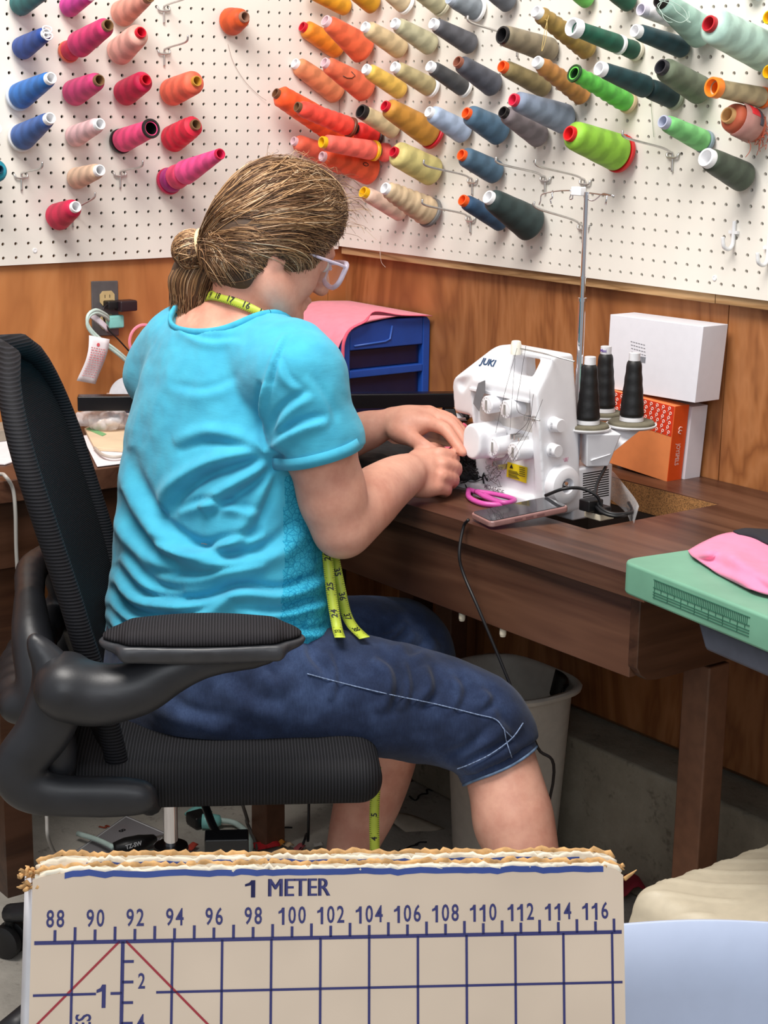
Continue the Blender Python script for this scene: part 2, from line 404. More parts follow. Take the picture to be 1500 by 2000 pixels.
# screws with white washers on the panels
for k,(x,y,w) in enumerate(((68,489,0),(1396,543,1))):
    P=on(x,y,0,PLX) if w==0 else on(x,y,1,PRY); n=(1,0,0) if w==0 else (0,-1,0); g=G(); lathe(g,[(1e-4,.05),(.08,.05),(.1,.07),(.17,.06),(.17,-.02)],P,n,16)
    solo('screw',g,M_white,('small white washer screw low on the left pegboard','small white washer screw low on the right pegboard')[k],'screw','washer screws on the pegboards')
# ================= desk
DZ=29.5
def desk():
    t=Thing('sewing_desk',(-80,72,0),'dark walnut laminate sewing desk with cut-out well and square leg, under the serger','desk')
    g=G(); x0,x1,y0,y1=-97.5,-58.6,61.95,83.1; hx0,hx1,hy0,hy1=-79.3,-67.9,66.75,78.0
    za,zb=28.2,DZ
    # top with a real rectangular well: four slabs sharing edges
    for a,b in (((x0,y0),(x1,hy0)),((x0,hy1),(x1,y1)),((x0,hy0),(hx0,hy1)),((hx1,hy0),(x1,hy1))):
        box(g,(a[0],a[1],za),(b[0],b[1],zb))
    t.part('desktop',g,M_desk)
    g=G(); box(g,(hx0-.0,hy1-.04,za-.5),(hx1,hy1+.02,zb-.06)); box(g,(hx1-.02,hy0,za-.5),(hx1+.02,hy1,zb-.06)); t.part('raw_edge',g,M_part,label='bare particle board edge of the cut-out')
    g=G(); box(g,(x0,y0+.5,23.6),(-59.9,y0+1.2,28.2)); t.part('apron',g,M_desk,bevel=.04)
    # end panel with rounded lower corners
    pl=[(62.4,28.2),(62.4,24.3),(62.7,23.85),(63.2,23.5),(64.0,23.35),(74,23.35),(81.6,23.35),(82.6,23.8),(82.9,24.4),(82.9,28.2)]
    g=G(); prism(g,pl,lambda u,v,d:np.array([d,u,v]),-60.0,-59.3); t.part('end_panel',g,M_deskend,bevel=.06)
    g=G(); prism(g,pl,lambda u,v,d:np.array([d,u,v]),-97.2,-96.5); t.part('end_panel',g,M_deskend,bevel=.06)
    g=G(); box(g,(hx0-.5,hy0-.4,25.0),(hx1+.4,hy1+.5,25.5)); box(g,(hx1+.02,hy0,25.5),(hx1+.4,hy1,28.2)); box(g,(hx0-.4,hy0,25.5),(hx0,hy1,28.2)); box(g,(hx0,hy1,25.5),(hx1,hy1+.4,28.2))
    t.part('well_box',g,mat('dark_hardboard',(46,32,24),.8))
    lg=mat('leg_brown',(104,70,50),.55,var=.08)
    LP=on(1380,1300,0,-60.9)
    for x,y in ((-60.9,LP[1]),(-60.9,80.6),(-96.5,63.4),(-96.5,80.5)):
        
        g=G(); box(g,(x-1.0,y-.85,0),(x+1.0,y+.85,22.9)); t.part('leg',g,lg,bevel=.12)
    for px,py in ((903,1183),(983,1213)):
        P=on(px,py,1,62.75); P[2]=23.4; g=G(); lathe(g,[(1e-4,-.35),(.16,-.35),(.2,-.2),(.2,.3),(1e-4,.3)],P,(0,0,1),12); t.part('shelf_pin',g,mat('cream_plastic',(226,214,190),.5),label='small cream peg under the apron')
    g=G(); P=on(1414,1250,1,64.5); lathe(g,[(.16,0),(.22,0),(.22,.08),(.16,.08)],P,(0,-1,0),16,close=True)
    return t
DESK=desk()
def bench():
    t=Thing('work_bench',(-106,55,0),'dark wood bench along the left wall, behind the office chair','bench')
    g=G(); box(g,(-114.5,10,28.0),(-98.2,83.1,DZ-.02)); t.part('benchtop',g,M_desk,bevel=.08)
    g=G(); box(g,(-99.6,10,23.5),(-98.9,61.5,28)); t.part('apron',g,M_deskend)
    for y in (14,45,80): 
        g=G(); box(g,(-101.2,y-1,0),(-99.4,y+1,28)); t.part('leg',g,M_deskend)
    for y in (14,45,78): 
        g=G(); box(g,(-110,y-1,0),(-108.4,y+1,28)); t.part('leg',g,M_deskend)
bench()
# ================= lights and sky
def area(name,loc,tgt,sx,sy,pw,c):
    l=bpy.data.lights.new(name,'AREA'); l.shape='RECTANGLE'; l.size=sx*S; l.size_y=sy*S; l.energy=pw; l.color=c
    o=bpy.data.objects.new(name,l); COL.objects.link(o); o.location=Vector(np.array(loc)*S); d=Vector(np.array(tgt,float)-np.array(loc,float)); o.rotation_euler=d.to_track_quat('-Z','Y').to_euler(); return o
area('ceiling_lamp',(-66,28,108),(-86,62,30),54,34,62,(1,.955,.9))
area('garage_daylight',(30,-30,92),(-80,60,36),90,50,30,(.92,.96,1))
w=bpy.data.worlds.new('world'); bpy.context.scene.world=w; w.use_nodes=True
w.node_tree.nodes['Background'].inputs[0].default_value=(.9,.94,1,1); w.node_tree.nodes['Background'].inputs[1].default_value=.36
vs=bpy.context.scene.view_settings; vs.view_transform='Standard'; vs.look='None'; vs.exposure=.14; vs.gamma=1; vs.use_curve_mapping=False
# ================= thread cones and peg hooks on the two pegboards
_tc={}
def thread_mat(c,zig=9):
    k=(c,zig)
    if k in _tc: return _tc[k]
    nt=NT('thread_%02x%02x%02x'%c); tc=nt.n.new('ShaderNodeTexCoord'); sx=nt.n.new('ShaderNodeSeparateXYZ'); nt.L(tc.outputs['Object'],sx.inputs[0])
    th=nt.math('ARCTAN2',sx.outputs[1],sx.outputs[0]); z=nt.math('MULTIPLY',sx.outputs[2],1/S)
    # crossed winding: diamond bands that run round the cone
    nz=nt.math('MULTIPLY',nt.math('SUBTRACT',nt.noise(nt.coords(),60,2),.5),4.0)
    a=nt.math('SINE',nt.math('ADD',nt.math('MULTIPLY_ADD',z,zig*.62,nz),nt.math('MULTIPLY',th,2.0)))
    b=nt.math('SINE',nt.math('SUBTRACT',nt.math('MULTIPLY',z,zig*.42),nt.math('MULTIPLY',th,3.0)))
    m=nt.math('ADD',nt.math('MULTIPLY_ADD',a,.27,.52),nt.math('MULTIPLY',b,.13))
    f=nt.math('SINE',nt.math('ADD',nt.math('MULTIPLY',z,150),nt.math('MULTIPLY',th,3.0)))
    L=lin(c); dk=tuple(x*.76 for x in L[:3])+(1,); lt=tuple(min(1,x*1.06+.002) for x in L[:3])+(1,)
    col=nt.ramp(m,[(.25,dk),(.7,lt)]); nt.L(col,nt.b.inputs['Base Color']); setp(nt,.55,sheen=.06,spec=.3)
    h=nt.math('ADD',nt.math('MULTIPLY',m,.6),nt.math('MULTIPLY',f,.25)); nt.bump(h,.25,.0006)
    _tc[k]=nt.m; return nt.m
CW=(236,236,238);CR=(196,22,44);CB=(26,24,26);CN=(120,88,58);CY=(232,178,20);CO=(238,92,34);CG=(96,98,102);CT=(222,190,196)
def cone(P,D,L,r0,r1,c,core,label,group=None,cr=None,base=None,ext=.32,rough=1,name='thread_cone',hole=True,rib=0,bulge=.0):
    """wound cone: base centre P, unit axis D, length L, base/tip radii"""
    D=np.array(D)/np.linalg.norm(D); t=Thing(name,P,label,'thread cone',group)
    q=Vector(D).to_track_quat('Z','Y'); t.e.rotation_mode='QUATERNION'; t.e.rotation_quaternion=q
    t.o=np.zeros(3)
    cr=cr or max(.42,r1*.52); n=36
    g=G(); zb=.22 if base else .06; pr=[(r0*.6,zb)]
    ph=RNG.uniform(0,6)
    for i in range(25):
        u=i/24; r=r0+(r1-r0)*u; e=min(u*L,(1-u)*L*1.0); sh=1-.30*math.exp(-e/.10)*(.55 if u<.5 else 1)
        r=r*sh+bulge*math.sin(pi*u)+ (rib*math.sin(u*L*9+ph) if 1 else 0)*.03
        r*=1+.006*math.sin(u*17+ph); pr.append((r,zb+u*(L-zb-ext)))
    pr.append((cr*.96,L-ext+.03)); lathe(g,pr,n=n); t.part('thread_winding',g,thread_mat(c),smooth=True,autos=50)
    g=G(); ci=cr*.72
    lathe(g,[(cr,L-ext-.1),(cr*.98,L-.05),(cr*.93,L),(ci+.02,L),(ci,L-.04),(ci*.98,L-1.8),(1e-4,L-1.8)],n=28)
    cm=mat('core_%02x%02x%02x'%core,core,.38,var=.03,trans=.0)
    t.part('cone_core',g,cm,smooth=True,autos=35,label=None)
    if base:
        g=G(); rb=r0*1.03; lathe(g,[(1e-4,0),(rb,0),(rb,.2),(rb-.05,.26),(r0*.5,.26)],n=n); t.part('base_flange',g,mat('core_%02x%02x%02x'%base,base,.4,var=.03),smooth=True,autos=35)
    return t
# wall side, tile origin x, tip(x,y) base(x,y) tip r, base r, colours, core, label, extras ; tiles are 2.885 px per photo px
K=2.8846
DATA=[
('L',0,(262,-62),(100,32),48,66,(24,98,100),CW,'teal thread cone at the very top left of the left pegboard',{}),
('L',0,(264,187),(112,280),42,66,(32,66,140),CW,'navy blue cone with a white tie over its tip, topmost blue cone',dict(cr=.34,tie=1)),
('L',0,(290,438),(96,552),42,76,(30,104,182),CW,'bright blue cone with white core, middle of the three blue cones',dict(base=(200,206,216))),
('L',0,(285,664),(106,786),40,76,(58,94,160),CW,'medium blue cone with white core, lowest of the three blue cones',dict(base=(214,212,212))),
('L',0,(-20,722),(-170,800),38,62,(38,44,84),CW,'sliver of a dark navy cone at the left picture edge',{}),
('L',0,(0,952),(-140,1015),62,74,(28,142,164),(24,60,80),'teal blue ball of thread cut by the left picture edge',dict(cr=.3)),
('L',0,(525,-35),(376,44),34,62,(196,44,140),CW,'magenta cone at the top of the left pegboard',{}),
('L',0,(845,-20),(672,88),36,76,(206,142,124),CN,'dusty rose cone with brown core at the top of the left pegboard',{}),
('L',0,(612,140),(440,258),52,76,(206,44,104),CN,'deep pink cone with brown core, outer one of a stacked pair',dict(off=.0)),
('L',0,(440,258),(376,298),50,60,(206,30,70),CN,'crimson pink cone peeking from beneath the deep pink cone',dict(base=(206,96,70),ext=.1)),
('L',0,(797,180),(650,312),62,78,(226,170,156),CR,'large pale peach cone with a red core',{}),
('L',0,(562,450),(402,532),50,76,(204,54,112),CN,'rose pink cone with brown core, above the pale pink cone',{}),
('L',0,(825,448),(686,536),58,74,(190,22,70),CR,'crimson cone with red core, beside the coral cone',{}),
('L',0,(1112,455),(950,528),66,78,(238,108,80),(190,140,50),'coral cone with a yellow hole, right end of its row',dict(cr=.4)),
('L',0,(566,697),(408,775),42,62,(228,184,186),CW,'pale pink cone with white core on the left pegboard',{}),
('L',0,(855,722),(672,800),50,68,(240,70,128),CB,'neon pink cone with wide black core and black base',dict(cr=.72,base=CB,ext=.1)),
('L',0,(1106,700),(950,798),58,76,(212,34,62),CN,'bright red yarn cone, above the tall hot pink stack',dict(rib=1)),
('L',0,(1243,866),(1030,966),32,72,(240,78,146),(200,30,70),'hot pink tall cone at the outer end of a stack of three',dict(ext=.12)),
('L',0,(1030,966),(985,996),62,72,(224,66,108),(180,150,150),'raspberry cone in the middle of the stack of three',dict(ext=.05)),
('L',0,(985,996),(938,1028),66,74,(170,44,120),(180,150,150),'purple magenta cone against the board, under the stack of three',dict(base=(196,36,80),ext=.05)),
('L',0,(566,958),(418,1010),42,62,(220,184,156),CW,'beige cone with white core on the left pegboard',{}),
('L',0,(430,1163),(310,1232),50,80,(200,26,70),CW,'crimson cone with white core, lowest on the left pegboard',{}),
('L',0,(1382,93),(1288,128),50,82,(204,80,30),(150,110,90),'burnt orange spool hanging alone at the top of the left pegboard',dict(cr=.42)),
# right pegboard
('R',500,(300,-50),(525,48),40,52,(212,150,24),CW,'mustard cone at the top, nearest the wall corner',{}),
('R',500,(520,-75),(690,45),48,60,(190,136,20),CW,'dark gold cone at the top beside the mustard one',{}),
('R',500,(258,148),(490,292),50,62,(228,138,36),CR,'amber cone with red core, nearest the wall corner',{}),
('R',500,(388,113),(648,312),46,88,(226,100,62),CT,'long coral cone with clear core in the upper row',dict(cr=.46)),
('R',500,(608,148),(842,292),46,62,(206,182,142),CW,'pale tan cone with white core in the upper row',{}),
('R',500,(700,-75),(868,42),40,58,(206,186,154),CW,'pale beige cone with white base at the top',dict(base=CW)),
('R',500,(880,-80),(1070,48),50,62,(186,180,146),CW,'pale khaki cone at the top, right of the beige one',dict(base=(190,184,160))),
('R',500,(776,128),(1010,268),44,64,(184,178,146),CW,'sage beige cone with white core in the upper row',{}),
('R',500,(1085,-10),(1262,62),42,66,(128,136,144),(180,190,204),'blue grey cone with a white base plate at the top',dict(base=CW)),
('R',500,(1290,-80),(1450,32),50,62,(92,96,104),CW,'dim grey cone at the top edge, right of the blue grey one',{}),
('R',500,(992,130),(1232,262),42,62,(88,88,94),CW,'dark grey cone with white core in the upper row',{}),
('R',500,(1383,196),(1675,290),58,72,(138,126,104),CB,'taupe brown cone with wide black core',dict(cr=.62,ext=.1)),
('R',500,(215,354),(488,548),50,66,(222,142,98),CW,'peach cone with white core in the second row',dict(cr=.42)),
('R',500,(382,350),(655,528),46,78,(224,110,76),CT,'terracotta coral cone with a dark thread mark on its side',dict(cr=.42,mark=1)),
('R',500,(614,386),(840,526),44,54,(230,188,88),CW,'golden yellow cone with white core in the second row',{}),
('R',500,(775,374),(1010,508),42,56,(182,166,122),CW,'khaki cone with white core and white base in the second row',dict(base=CW)),
('R',500,(975,370),(1196,512),42,52,(72,72,74),CW,'charcoal cone with white core and white base',dict(base=(226,224,220))),
('R',500,(1132,345),(1368,500),50,70,(78,80,90),(140,84,66),'slate grey cone with brown core',{}),
('R',500,(1382,372),(1645,505),46,58,(140,124,84),CO,'olive tan cone with orange core',{}),
('R',500,(107,522),(560,800),60,84,(246,92,40),(112,70,44),'neon orange cone with brown core, furthest towards the corner',dict(cr=.4,rib=1)),
('R',500,(228,600),(535,716),46,56,(246,78,62),(112,76,50),'neon coral red cone with brown core lying over the orange one',dict(cr=.4,base=(110,60,40),rib=1)),
('R',500,(560,720),(695,780),48,52,(240,52,48),(60,40,40),'bright red cone stacked behind the neon coral red one',dict(base=(60,40,40),ext=.1)),
('R',500,(588,625),(800,745),44,56,(206,186,146),CB,'cream cone with wide black core',dict(cr=.58)),
('R',500,(722,594),(1025,778),56,82,(196,136,52),CR,'ochre cone with red core and red base',dict(base=CR,cr=.42)),
('R',500,(970,628),(1198,762),50,68,(170,186,212),CW,'pale blue cone with white core',{}),
('R',500,(1180,634),(1405,760),58,82,(74,104,128),CO,'large denim blue cone with orange core, upper one of two',{}),
('R',500,(1388,628),(1628,790),50,68,(126,116,120),CB,'mauve grey cone with black core, beneath the slate blue one',{}),
('R',500,(208,792),(520,930),46,72,(232,108,80),CT,'coral cone with clear core behind the head',dict(cr=.36)),
('R',500,(368,800),(670,850),46,56,(248,110,96),CY,'salmon cone with yellow core and yellow base ring',dict(cr=.46,base=CY)),
('R',500,(690,850),(745,862),46,58,(232,92,84),CN,'salmon red cone end between the yellow ringed and pale yellow cones',dict(ext=.1)),
('R',500,(368,880),(668,960),46,92,(230,92,52),CT,'large orange cone with a dark ring mark, above the head',dict(cr=.4,mark=2)),
('R',500,(770,853),(1028,985),72,84,(206,192,124),CR,'large pale yellow cone with red core',dict(cr=.42)),
('R',500,(1153,870),(1375,985),56,70,(72,100,122),CO,'denim blue cone with orange core, middle of three',{}),
('R',500,(600,1080),(840,1215),42,50,(226,196,178),CY,'pale pink cone with yellow core in the bottom row',dict(cr=.46)),
('R',500,(722,1058),(1010,1215),48,84,(206,180,146),CW,'large ribbed beige cone with white core in the bottom row',dict(rib=1.6,base=(110,108,108),cr=.46)),
('R',500,(1160,1125),(1405,1268),44,54,(52,82,114),CO,'denim blue cone with orange core, lowest of three',{}),
('R',500,(1305,1108),(1592,1290),62,104,(42,58,58),CW,'large dark green cone, lowest on the right pegboard',dict(cr=.5)),
('R',500,(380,1085),(478,1160),44,62,(232,98,66),CN,'orange cone half hidden behind the forehead',{}),
('R',980,(190,62),(515,300),46,62,(156,126,66),CW,'old gold cone with a trailing loop of thread',dict(rib=1.4,cr=.42,loop=1)),
('R',980,(330,-110),(505,15),40,54,(104,186,88),CW,'light green cone at the top edge',{}),
('R',980,(560,-90),(740,28),44,58,(24,84,62),CW,'dark emerald cone at the top edge',{}),
('R',980,(392,150),(668,252),44,54,(24,92,70),CW,'emerald green cone with white core and white base ring',dict(cr=.62,base=CW,ext=.5)),
('R',980,(665,252),(768,292),46,54,(22,78,60),CW,'emerald cone under the white ringed one, next to the board',dict(base=(206,200,180),ext=.1)),
('R',980,(748,172),(1035,275),46,60,(32,66,74),CW,'dark teal cone with white core, under the big mint cone',{}),
('R',980,(782,52),(960,110),40,46,(224,220,226),(200,196,210),'small white cone with lilac core',{}),
('R',980,(888,-5),(1165,215),62,96,(156,190,178),CB,'large grey mint cone with black core, partly behind the other mint cone',dict(cr=.5)),
('R',980,(1163,130),(1530,315),100,112,(176,208,196),(176,34,44),'large pale mint cone with red core at top right',dict(cr=.5)),
('R',980,(1500,95),(1640,150),40,62,(160,118,104),CY,'brown cone with yellow core at the right edge, upper',{}),
('R',980,(1498,402),(1640,450),42,62,(160,118,104),CY,'brown cone with yellow core at the right edge, lower',{}),
('R',980,(1372,-110),(1440,-30),40,62,(62,150,70),CW,'green cone end at the top right edge',{}),
('R',980,(194,345),(482,556),46,60,(182,124,66),CW,'caramel cone with white core and loose threads',dict(rib=1.4,cr=.42)),
('R',980,(404,410),(730,590),42,58,(98,196,76),(30,60,34),'bright green cone with dark hollow tip',dict(cr=.6,base=(200,176,140),rib=1.2,ext=.05)),
('R',980,(546,384),(822,478),44,66,(26,62,66),CW,'dark teal cone with white core over the bright green one',dict(cr=.46)),
('R',980,(822,478),(985,560),56,62,(22,52,56),(180,190,160),'dark teal cone nearer the board under the white cored one',dict(base=(150,160,140),ext=.1)),
('R',980,(893,374),(1150,530),66,82,(102,112,92),(44,44,50),'moss grey cone with dark core',dict(cr=.5)),
('R',980,(1182,490),(1480,552),48,58,(176,158,122),(240,128,36),'khaki cone with wide orange core at the right',dict(cr=.62,base=(236,110,40),ext=.4)),
('R',980,(60,560),(380,680),56,86,(130,142,164),(212,40,72),'slate blue cone with pink red core and stray threads',dict(cr=.44)),
('R',980,(376,750),(690,875),80,106,(140,192,58),(212,30,34),'large lime green cone with red core and red base',dict(base=(200,26,30),cr=.52)),
('R',980,(1268,645),(1450,735),78,84,(190,92,62),(216,168,110),'rust orange spool with a red and grey paper label',dict(cr=.5,wrap=1,bulge=.1)),
('R',980,(905,683),(1160,808),48,64,(124,204,124),(170,176,196),'mint green cone with pale grey core',dict(base=(130,150,160))),
('R',980,(1148,885),(1388,1012),66,88,(70,80,66),CW,'dark olive green cone with white core at lower right',dict(cr=.6)),
]
def cone_pos(side,ox,tip,base):
    bx,by=ox+base[0]/K,base[1]/K; tx,ty=ox+tip[0]/K,tip[1]/K
    if side=='L':
        B=on(bx,by,0,PLX+.05); T=on(tx,ty,1,B[1])
    else:
        B=on(bx,by,1,PRY-.05); T=on(tx,ty,0,B[0])
    return B,T
CONES={}
pos={}
for i,row in enumerate(DATA): pos[i]=cone_pos(*row[:4])
def _restack(outer,inner):
    """outer cone sits on the inner one: its base is where the inner one ends"""
    B,T=pos[inner][0],None
    return B
for i,(side,ox,tip,base,rt,rb,c,core,label,kw) in enumerate(DATA):
    B,T=pos[i]; kw=dict(kw)
    tie=kw.pop('tie',0);mark=kw.pop('mark',0);loop=kw.pop('loop',0);wrap=kw.pop('wrap',0);kw.pop('off',0)
    # members of a stack keep the direction of the whole stack and their place along it
    L=np.linalg.norm(T-B)
    if i in (8,17,18,43,51,64,75):          # outer members: place along the true stack axis
        lo={8:(9,8),18:(19,17),17:(19,17),43:(44,43),51:(52,51),64:(65,64),75:(76,75)}[i]
        b0=DATA[lo[0]]; t0=DATA[lo[1]]; SB,ST=cone_pos(b0[0],b0[1],t0[2],b0[3])[0],cone_pos(b0[0],b0[1],t0[2],b0[3])[1]
        ax=ST-SB; Ls=np.linalg.norm(ax); ax/=Ls
        full=np.hypot(t0[2][0]-b0[3][0],t0[2][1]-b0[3][1]); 
        d=lambda p:np.hypot(p[0]-b0[3][0],p[1]-b0[3][1])/full
        B2=SB+ax*Ls*d(base); T2=SB+ax*Ls*d(tip) if i not in (8,17,43,51,64,75) else ST
        B,T=B2,T2; L=np.linalg.norm(T-B)
    if i in (9,19,44,52,65,76):
        lo={9:8,19:17,44:43,52:51,65:64,76:75}[i]; t0=DATA[lo]; SB,ST=cone_pos(side,ox,t0[2],base); ax=ST-SB; Ls=np.linalg.norm(ax); ax/=Ls
        full=np.hypot(t0[2][0]-base[0],t0[2][1]-base[1]); T=SB+ax*Ls*np.hypot(tip[0]-base[0],tip[1]-base[1])/full; B=SB; L=np.linalg.norm(T-B)
    r0=rb/K/scl(B); r1=rt/K/scl(T)
    n=np.array([1,0,0]) if side=='L' else np.array([0,-1,0]); ax=(T-B)/L
    # keep the tilted base just off the board
    touch=(PLX if side=='L' else PRY); dist=(B[0]-touch) if side=='L' else (touch-B[1])
    need=r0*1.03*math.sqrt(max(0,1-(ax@n)**2))+.02
    if dist<need: B=B+ax*((need-dist)/(ax@n)); L=np.linalg.norm(T-B)
    0 and print('cone %2d L=%.2f r0=%.2f r1=%.2f tilt=%.0f %s'%(i,L,r0,r1,math.degrees(math.asin(ax[2])),label[:30]))
    t=cone(B,ax,L,r0,r1,c,core,label,group='thread cones on the left pegboard' if side=='L' else 'thread cones on the right pegboard',name='thread_spool' if 'spool' in label else 'thread_cone',**kw)
    CONES[i]=(t,B,ax,L,r0,r1)
    if tie:
        g=G()
        for s in (-1,1):
            a=np.linspace(0,2*pi,20); tube(g,np.c_[.0+.34*np.cos(a),s*.22+.26*np.sin(a),L+.04+.12*np.cos(a)**2],.055,6)
        t.part('tie',g,M_white,smooth=True)
    if mark:
        g=G(); v=np.array(FW); bb=ax
        side_v=np.cross(ax,-v); side_v/=np.linalg.norm(side_v); fr=np.cross(side_v,ax); fr*=-1 if fr@v>0 else 1
        # marks lie on the surface: work in the cone's own frame
        q=Vector(ax).to_track_quat('Z','Y').inverted(); f3=np.array(q@Vector(fr)); s3=np.array(q@Vector(side_v))
        def sp(u,w): 
            r=(r0+(r1-r0)*u)*1.015+.02; a=w; return (f3*math.cos(a)+s3*math.sin(a))*r+np.array([0,0,u*L])
        if mark==1: pts=[sp(.66,-.35),sp(.58,-.33),sp(.5,-.1),sp(.46,.25),sp(.55,.42)]
        else: pts=[sp(.3+.045*math.cos(a),.0+.11*math.sin(a)) for a in np.linspace(0,6.4,14)]
        tube(g,pts,.03,6); t.part('loose_thread',g,M_black,smooth=True,label='short dark loop of thread')
    if wrap:
        g=G(); q=Vector(ax).to_track_quat('Z','Y').inverted(); f3=np.array(q@Vector(-FW)); f3[2]=0; a0=math.atan2(f3[1],f3[0])
        for (u0,u1,w0,w1,mm,nm,r_) in ((.22,.80,-1.5,1.5,mat('label_paper',(176,126,118),.5),'paper_label',1.02),(.24,.62,.35,1.1,mat('label_red',(214,34,44),.5),'label_patch',1.035),(.24,.34,-.1,1.2,mat('label_dark',(60,54,64),.5),'label_patch',1.04)):
            g=G(); pp=np.array([[[ (r0*1.06+.08)*r_*math.cos(a0+w),(r0*1.06+.08)*r_*math.sin(a0+w),u*L] for w in np.linspace(w0,w1,16)] for u in (u0,u1)]); sheet(g,pp,.03); t.part(nm,g,mm,smooth=True)
        g=G()
        for k in range(26):
            a=a0+RNG.uniform(-1,1.3); p=[np.array([(r0)*math.cos(a),r0*math.sin(a),L*RNG.uniform(.05,.3)])]
            dn=np.array(q@Vector((0,0,-1)))
            for j in range(5): p.append(p[-1]+dn*RNG.uniform(.05,.28)+RNG.normal(0,.13,3))
            tube(g,smoothpath(p,4),.02,5)
        t.part('loose_thread',g,thread_mat((190,84,56)),smooth=True)
# loose strands that hang from cones
def strand(pts,c,label,r=.014,o=None):
    g=G(); tube(g,smoothpath(pts,8),r,5); return solo('loose_thread',g,mat('strand_%02x%02x%02x'%c,c,.6,var=0),label,'thread',smooth=True)
def onR(x,y,off=.15): return on(x,y,1,PRY-off)
def onL(x,y,off=.15): return on(x,y,0,PLX+off)
strand([onL(445,86,.2),onL(456,122),onL(478,158),onL(503,184),onL(520,196,.3)],(150,120,112),'thin brown strand sagging from the burnt orange spool')
strand([onR(1276,165,.3),onR(1272,200),onR(1274,235),onR(1277,268)],(120,140,110),'thin green strand hanging below the dark teal cones')
strand([onR(744,460,.3),onR(743,500),onR(742,492,.3),onR(745,512,.4),onR(753,522,.6)],(214,200,186),'pale strand hanging past the pine strip under the beige cone')
P0=CONES[61][1]+CONES[61][2]*CONES[61][3]*.72
strand([P0+np.array([.0,-.9,0]),dep(1068,40,depth_of(P0)-1.2),dep(1066,75,depth_of(P0)-1.2),dep(1058,100,depth_of(P0)-1.2),dep(1064,60,depth_of(P0)-1.2),dep(1072,30,depth_of(P0)-1)],(190,164,100),'golden loop of thread dangling from the old gold cone',r=.022)
P0=CONES[68][1]+CONES[68][2]*CONES[68][3]*.95
rr=random.Random(3); pts=[dep(1318+30*math.cos(a)+rr.uniform(-5,5),22+22*math.sin(a*1.3),depth_of(P0)-1.6) for a in np.linspace(0,11,26)]
strand(pts,(176,196,186),'tangled mint strand over the upper mint cone',r=.022)
# ---- empty peg hooks
def hook(P,n,u,label,L=3.0,rise=.9,group='empty wire peg hooks'):
    """double-prong hook: P = middle of the cross wire on the board"""
    P=np.array(P,float);n=np.array(n,float);u=np.array(u,float);z=np.array([0,0,1.]); t=Thing('peg_hook',P,label,'hook',group)
    g=G(); tube(g,smoothpath([P+u*-.5-n*.25,P-u*.5+n*.08,P-u*.42-z*.22+n*.16,P+u*0-z*.26+n*.16,P+u*.42-z*.22+n*.16,P+u*.5+n*.08,P+u*.5-n*.25],5),.075,8); t.part('cross_wire',g,M_steel,smooth=True)
    g=G(); tube(g,smoothpath([P-z*1.15+n*.1,P-z*.5+n*.12,P+z*.02+n*.16,P+n*.4+z*.12,P+n*1.2+z*(.12+rise*.3),P+n*L+z*(.1+rise),P+n*(L+.35)+z*(.55+rise)],6),.08,8); t.part('prong',g,M_steel,smooth=True)
    return t
def hookL(x,y,**k):
    k.setdefault('rise',.45); hook(on(x,y,0,PLX+.02),(1,0,0),(0,1,0),**k)
def hookR(x,y,**k): hook(on(x,y,1,PRY-.02),(0,-1,0),(1,0,0),**k)
hookL(918/K,42/K,label='empty wire hook at the top of the left pegboard, above its twin',L=3.4)
hookL(920/K,284/K,label='empty wire hook between the pale peach cone and the burnt orange spool',L=3.3)
hookL(115/K,982/K,label='empty wire hook below the lowest blue cone',L=3.3)
hookL(672/K,972/K,label='empty wire hook below the neon pink cone',L=3.3)
hookL(405/K,1190/K,label='wire hook carrying the lowest crimson cone, its end poking out',L=3.4,rise=1.0)
hookR(980+970/K,865/K,label='empty wire hook below the mint green cone',L=4.4)
hookR(980+252/K,1000/K,label='empty wire hook left of the thread stand top',L=4.4)
hookR(980+476/K,1017/K,label='empty wire hook just above the thread stand top',L=4.4)
hookR(980+465/K,1272/K,label='empty wire hook beside the large dark green cone',L=4.4,rise=1.2)
hookR(500+1225/K,1010/K,label='wire hook left of the middle denim blue cone',L=4.4)
hookR(500+1215/K,1225/K,label='wire hook left of the lowest denim blue cone',L=4.4)
hookR(980+95/K,225/K,label='wire hook under the blue grey cone at the top',L=4.4)
# white plastic J hooks
for k,(x,y) in enumerate(((1437,432),(1505,462))):
    P=on(x,y,1,PRY); g=G(); n=np.array([0,-1,0.]);z=np.array([0,0,1.]);u=np.array([1.,0,0])
    tube(g,smoothpath([P+n*.12+z*.02,P+n*.14-z*.5,P+n*.14-z*1.1,P+n*.2-z*1.5,P+n*.5-z*1.72,P+n*.95-z*1.55,P+n*1.08-z*1.1,P+n*1.1-z*.95],6),.13,10)
    box(g,tuple(P+np.array([-.36,-.22,-.78])),tuple(P+np.array([.36,-.02,-.58])))
    solo('hook',g,M_white,('white plastic J hook on the right pegboard, whole','white plastic J hook cut by the right picture edge')[k],'hook','white plastic J hooks',smooth=True,autos=50)
